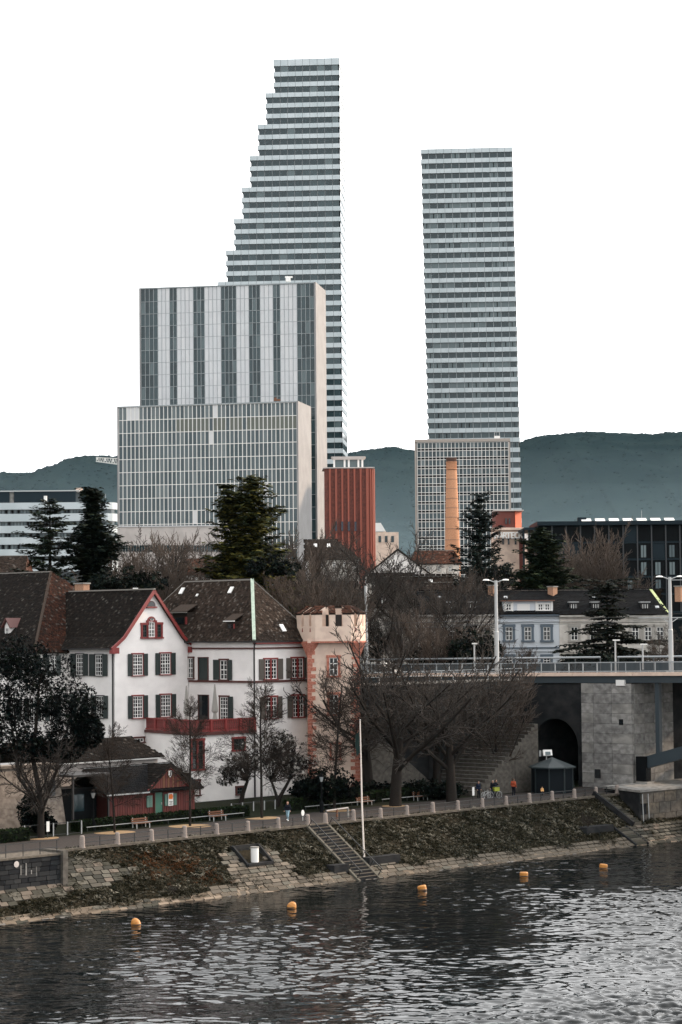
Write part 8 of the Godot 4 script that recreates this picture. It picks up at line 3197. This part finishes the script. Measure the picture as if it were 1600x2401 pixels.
func small_things() -> void:
	M.skin = mat(0.42, 0.24, 0.17, 0.6)
	M.hair = mat(0.06, 0.03, 0.015, 0.7)
	var jeans := mat(0.24, 0.36, 0.42, 0.9)
	var dark := mat(0.012, 0.014, 0.02, 0.9)
	var navy := mat(0.012, 0.018, 0.035, 0.9)
	var orange := mat(0.36, 0.06, 0.02, 0.8)
	var yellow := mat(0.30, 0.34, 0.04, 0.8)
	person("person in a dark jacket and pale blue jeans walking along the promenade", W(2.3, 4.4, 4.41), atan2(-DV.x, -DV.z) + 0.5, {"stride": 0.28, "jacket": dark, "trousers": jeans, "hair": 0.12, "bag": navy, "shoes": M.white_paint, "hair_mat": mat(0.14, 0.06, 0.03, 0.7)})
	person("person in an orange jacket standing beside the kiosk", W(37.6, 6.4, 4.41), 2.6, {"jacket": orange, "trousers": dark, "h": 1.8})
	person("person in dark clothes standing with the parked bicycles, left one", W(33.4, 7.6, 4.41), 0.6, {"jacket": navy, "trousers": dark, "h": 1.7})
	person("person with a pale cap standing with the bicycles, middle one", W(35.0, 7.0, 4.41), -0.5, {"jacket": dark, "trousers": navy, "h": 1.75, "hair_mat": M.concrete})
	person("person in dark clothes reaching out, nearest to the orange jacket", W(36.2, 7.6, 4.41), 1.4, {"jacket": dark, "trousers": dark, "h": 1.72, "arms": "up"})
	person("small child in a pale yellow top by the railing near the kiosk", W(39.3, 4.0, 4.41), 0.3, {"jacket": mat(0.75, 0.42, 0.16, 0.8), "trousers": dark, "h": 0.95, "hair_mat": mat(0.6, 0.42, 0.2, 0.8)})
	bicycle("silver bicycle standing before the dark retaining wall", W(33.0, 6.3, 4.41), 0.9, M.pale_metal)
	bicycle("bicycle with a bright yellow green bag on its carrier", W(34.3, 6.2, 4.41), 0.5, M.iron)
	var mb := MB.new()
	mb.bx(W(34.4, 6.1, 5.35), Vector3(0.6, 0.42, 0.35), yawed(30))
	var pan := solo("carrier_bag", mb, yellow, "bright yellow green bag sitting on the bicycle carrier", "bag", W(34.4, 6.1, 5.35))
	mb = MB.new()
	mb.bx(W(34.4, 6.1, 5.58), Vector3(0.62, 0.06, 0.37), yawed(30))
	part(pan, "flap", mb, M.iron)
	for k in [[30.5, 5.9, "white upright notice board beside the thick tree, near the bicycles"], [-21.9, 8.9, "white upright notice on the framed fence at the left"]]:
		mb = MB.new()
		mb.bx(W(k[0], k[1], 5.35), Vector3(0.3, 0.85, 0.06), Basis(DV, Vector3.UP, -NV))
		var nb := thing("notice_board", k[2], "notice", W(k[0], k[1], 4.4), "white notices on the promenade")
		part(nb, "board", mb, M.white_paint)
		mb = MB.new()
		mb.bar(W(k[0], k[1] + 0.06, 4.4), W(k[0], k[1] + 0.06, 5.7), 0.07, 0.07, DV)
		part(nb, "post", mb, M.iron)
	var rs := W(2.9, 3.1, 4.4)
	var sg := thing("round_sign", "small white round sign beside the top of the bank stairs", "sign", rs)
	mb = MB.new()
	mb.extr(PackedVector2Array([Vector2(-0.2, 0), Vector2(-0.14, 0.2), Vector2(0, 0.28), Vector2(0.14, 0.2), Vector2(0.2, 0), Vector2(0.14, -0.2), Vector2(0, -0.28), Vector2(-0.14, -0.2)]), rs + Vector3(0, 0.75, 0), DV, Vector3.UP, -NV * 0.04)
	part(sg, "plate", mb, M.white_paint)
	mb = MB.new()
	mb.bar(rs, rs + Vector3(0, 0.7, 0), 0.06, 0.06, DV)
	part(sg, "post", mb, M.pale_metal)
	var br := thing("barrier", "low wooden and metal barrier frame right of the bank stairs", "barrier", W(6.9, 2.6, 4.4))
	for k in 3:
		mb = MB.new()
		mb.bar(W(5.4 + k * 1.5, 2.6, 4.4), W(5.4 + k * 1.5, 2.6, 5.25), 0.14, 0.14, DV)
		part(br, "post", mb, [M.iron, M.wood, M.concrete][k])
	mb = MB.new()
	mb.bar(W(5.4, 2.6, 5.2), W(8.4, 2.6, 5.3), 0.1, 0.1)
	part(br, "top_bar", mb, M.stone_wall)
	# flagpole with a limp flag
	var fp := bank_at(3.15, 0.345)
	var fo := thing("flagpole", "tall thin pale flagpole rising from the bank right of the stairs", "flagpole", fp)
	var top := P(842, 1690, -fp.z).y
	mb = MB.new()
	mb.tube([fp, fp + Vector3(-0.15, (top - fp.y) * 0.4, 0), Vector3(fp.x - 0.25, top, fp.z)], [0.085, 0.078, 0.05], 8)
	part(fo, "pole", mb, M.pole_paint)
	mb = MB.new()
	mb.lathe(Vector3(fp.x - 0.25, top, fp.z), [Vector2(0.0, -0.02), Vector2(0.09, 0.06), Vector2(0.0, 0.14)], 8)
	part(fo, "finial", mb, M.pale_metal)
	var fg := Vector3(fp.x - 0.28, top - 0.9, fp.z)
	mb = MB.new()
	var xs := []
	var zs := []
	for i in 9: xs.append(i / 8.0)
	for i in 7: zs.append(i / 6.0)
	for i in 8:
		for q in 6:
			var g := func(a: float, b: float) -> Vector3: return fg + Vector3(-0.05 - b * 0.32 - 0.05 * sin(a * 5.0), -a * 1.9 - b * 0.35, 0.07 * sin(b * 16.0))
			mb.quad(g.call(i / 8.0, q / 6.0), g.call((i + 1) / 8.0, q / 6.0), g.call((i + 1) / 8.0, (q + 1) / 6.0), g.call(i / 8.0, (q + 1) / 6.0))
	solo("flag", mb, mat(0.035, 0.06, 0.055, 0.9), "dark green flag hanging limp at the top of the thin flagpole", "flag", fg)
	# buoys
	var bl := [[320.0, 2163.0, "leftmost", 0.35], [683.0, 2123.0, "second from the left", -0.5], [991.0, 2081.0, "middle", 0.2], [1229.0, 2049.0, "second from the right", 0.0], [1415.0, 2030.0, "rightmost", -0.1]]
	for k in bl:
		var p := G(k[0], k[1] + 6.0, 0.0)
		var bo := thing("buoy", "orange river buoy, the %s of the five" % k[2], "buoy", p, "orange buoys on the river")
		var tilt := Basis(Vector3.BACK, k[3])
		mb = MB.new()
		var prof := [Vector2(0.0, -0.2), Vector2(0.30, -0.18), Vector2(0.36, 0.02), Vector2(0.35, 0.22), Vector2(0.24, 0.42), Vector2(0.10, 0.52), Vector2(0.0, 0.54)] if absf(k[3]) > 0.25 else [Vector2(0.0, -0.2), Vector2(0.32, -0.18), Vector2(0.37, 0.0), Vector2(0.37, 0.3), Vector2(0.32, 0.38), Vector2(0.0, 0.42)]
		mb.lathe(Vector3.ZERO, prof, 18)
		var fl := MB.new()
		for i in mb.v.size():
			fl.v.append(tilt * mb.v[i] + p)
			fl.n.append(tilt * mb.n[i])
			fl.c.append(Color.WHITE)
		part(bo, "float", fl, M.buoy)
		mb = MB.new()
		mb.lathe(p, [Vector2(0.375, 0.0), Vector2(0.39, 0.04), Vector2(0.375, 0.09)], 18)
		part(bo, "dark_band", mb, M.iron)
		mb = MB.new()
		mb.bar(p + tilt * Vector3(0, 0.4, 0), p + tilt * Vector3(0.0, 0.62, 0), 0.06, 0.06, Vector3.RIGHT)
		part(bo, "lug", mb, M.iron)
	# white van on the bridge road
	var vt := 36.0
	var vo := W(60.5, vt, deck_y(vt) - 0.15)
	vo = P(895, 1592, 277.0)
	var v := thing("white_van", "white van with dark side windows on the bridge road behind bare branches", "van", vo)
	var bs := Basis(-NV, Vector3.UP, -DV)                # drives towards the river
	mb = MB.new()
	mb.extr(PackedVector2Array([Vector2(-2.6, 0.35), Vector2(2.55, 0.35), Vector2(2.62, 0.75), Vector2(2.5, 1.05), Vector2(1.75, 1.22), Vector2(1.05, 1.92), Vector2(0.8, 2.0), Vector2(-2.4, 2.02), Vector2(-2.58, 1.85), Vector2(-2.62, 0.8)]), vo - DV * 0.95, bs.x, Vector3.UP, DV * 1.9)
	part(v, "body", mb, M.white_paint)
	for k in [[-2.3, -0.85], [-0.7, 0.55]]:
		mb = MB.new()
		mb.extr(PackedVector2Array([Vector2(k[0], 1.2), Vector2(k[1], 1.2), Vector2(k[1], 1.78), Vector2(k[0], 1.78)]), vo - DV * 0.975, bs.x, Vector3.UP, DV * 0.02)
		part(v, "side_window", mb, M.glass_dark)
	mb = MB.new()
	mb.extr(PackedVector2Array([Vector2(0.68, 1.22), Vector2(1.62, 1.24), Vector2(1.0, 1.8), Vector2(0.68, 1.8)]), vo - DV * 0.975, bs.x, Vector3.UP, DV * 0.02)
	part(v, "front_window", mb, M.glass_dark)
	for x in [-1.7, 1.65]:
		for side in [-0.85, 0.85]:
			mb = MB.new()
			var c: Vector3 = vo + bs.x * x + DV * side + Vector3(0, 0.33, 0)
			var q := MB.new()
			q.lathe(Vector3.ZERO, [Vector2(0.0, -0.12), Vector2(0.33, -0.11), Vector2(0.33, 0.11), Vector2(0.0, 0.12)], 16)
			var rot := Basis(bs.x, -DV, Vector3.UP)
			for i in q.v.size():
				mb.v.append(rot * q.v[i] + c)
				mb.n.append(rot * q.n[i])
				mb.c.append(Color.WHITE)
			part(v, "wheel", mb, M.iron)
	mb = MB.new()
	mb.bx(vo + bs.x * 2.6 + Vector3(0, 0.8, 0) - DV * 0.65, Vector3(0.08, 0.2, 0.3), bs)
	part(v, "headlight", mb, M.glass_pale)
	mb = MB.new()
	mb.bx(vo + bs.x * 2.6 + Vector3(0, 0.48, 0), Vector3(0.16, 0.22, 1.8), bs)
	part(v, "bumper", mb, M.concrete_d)
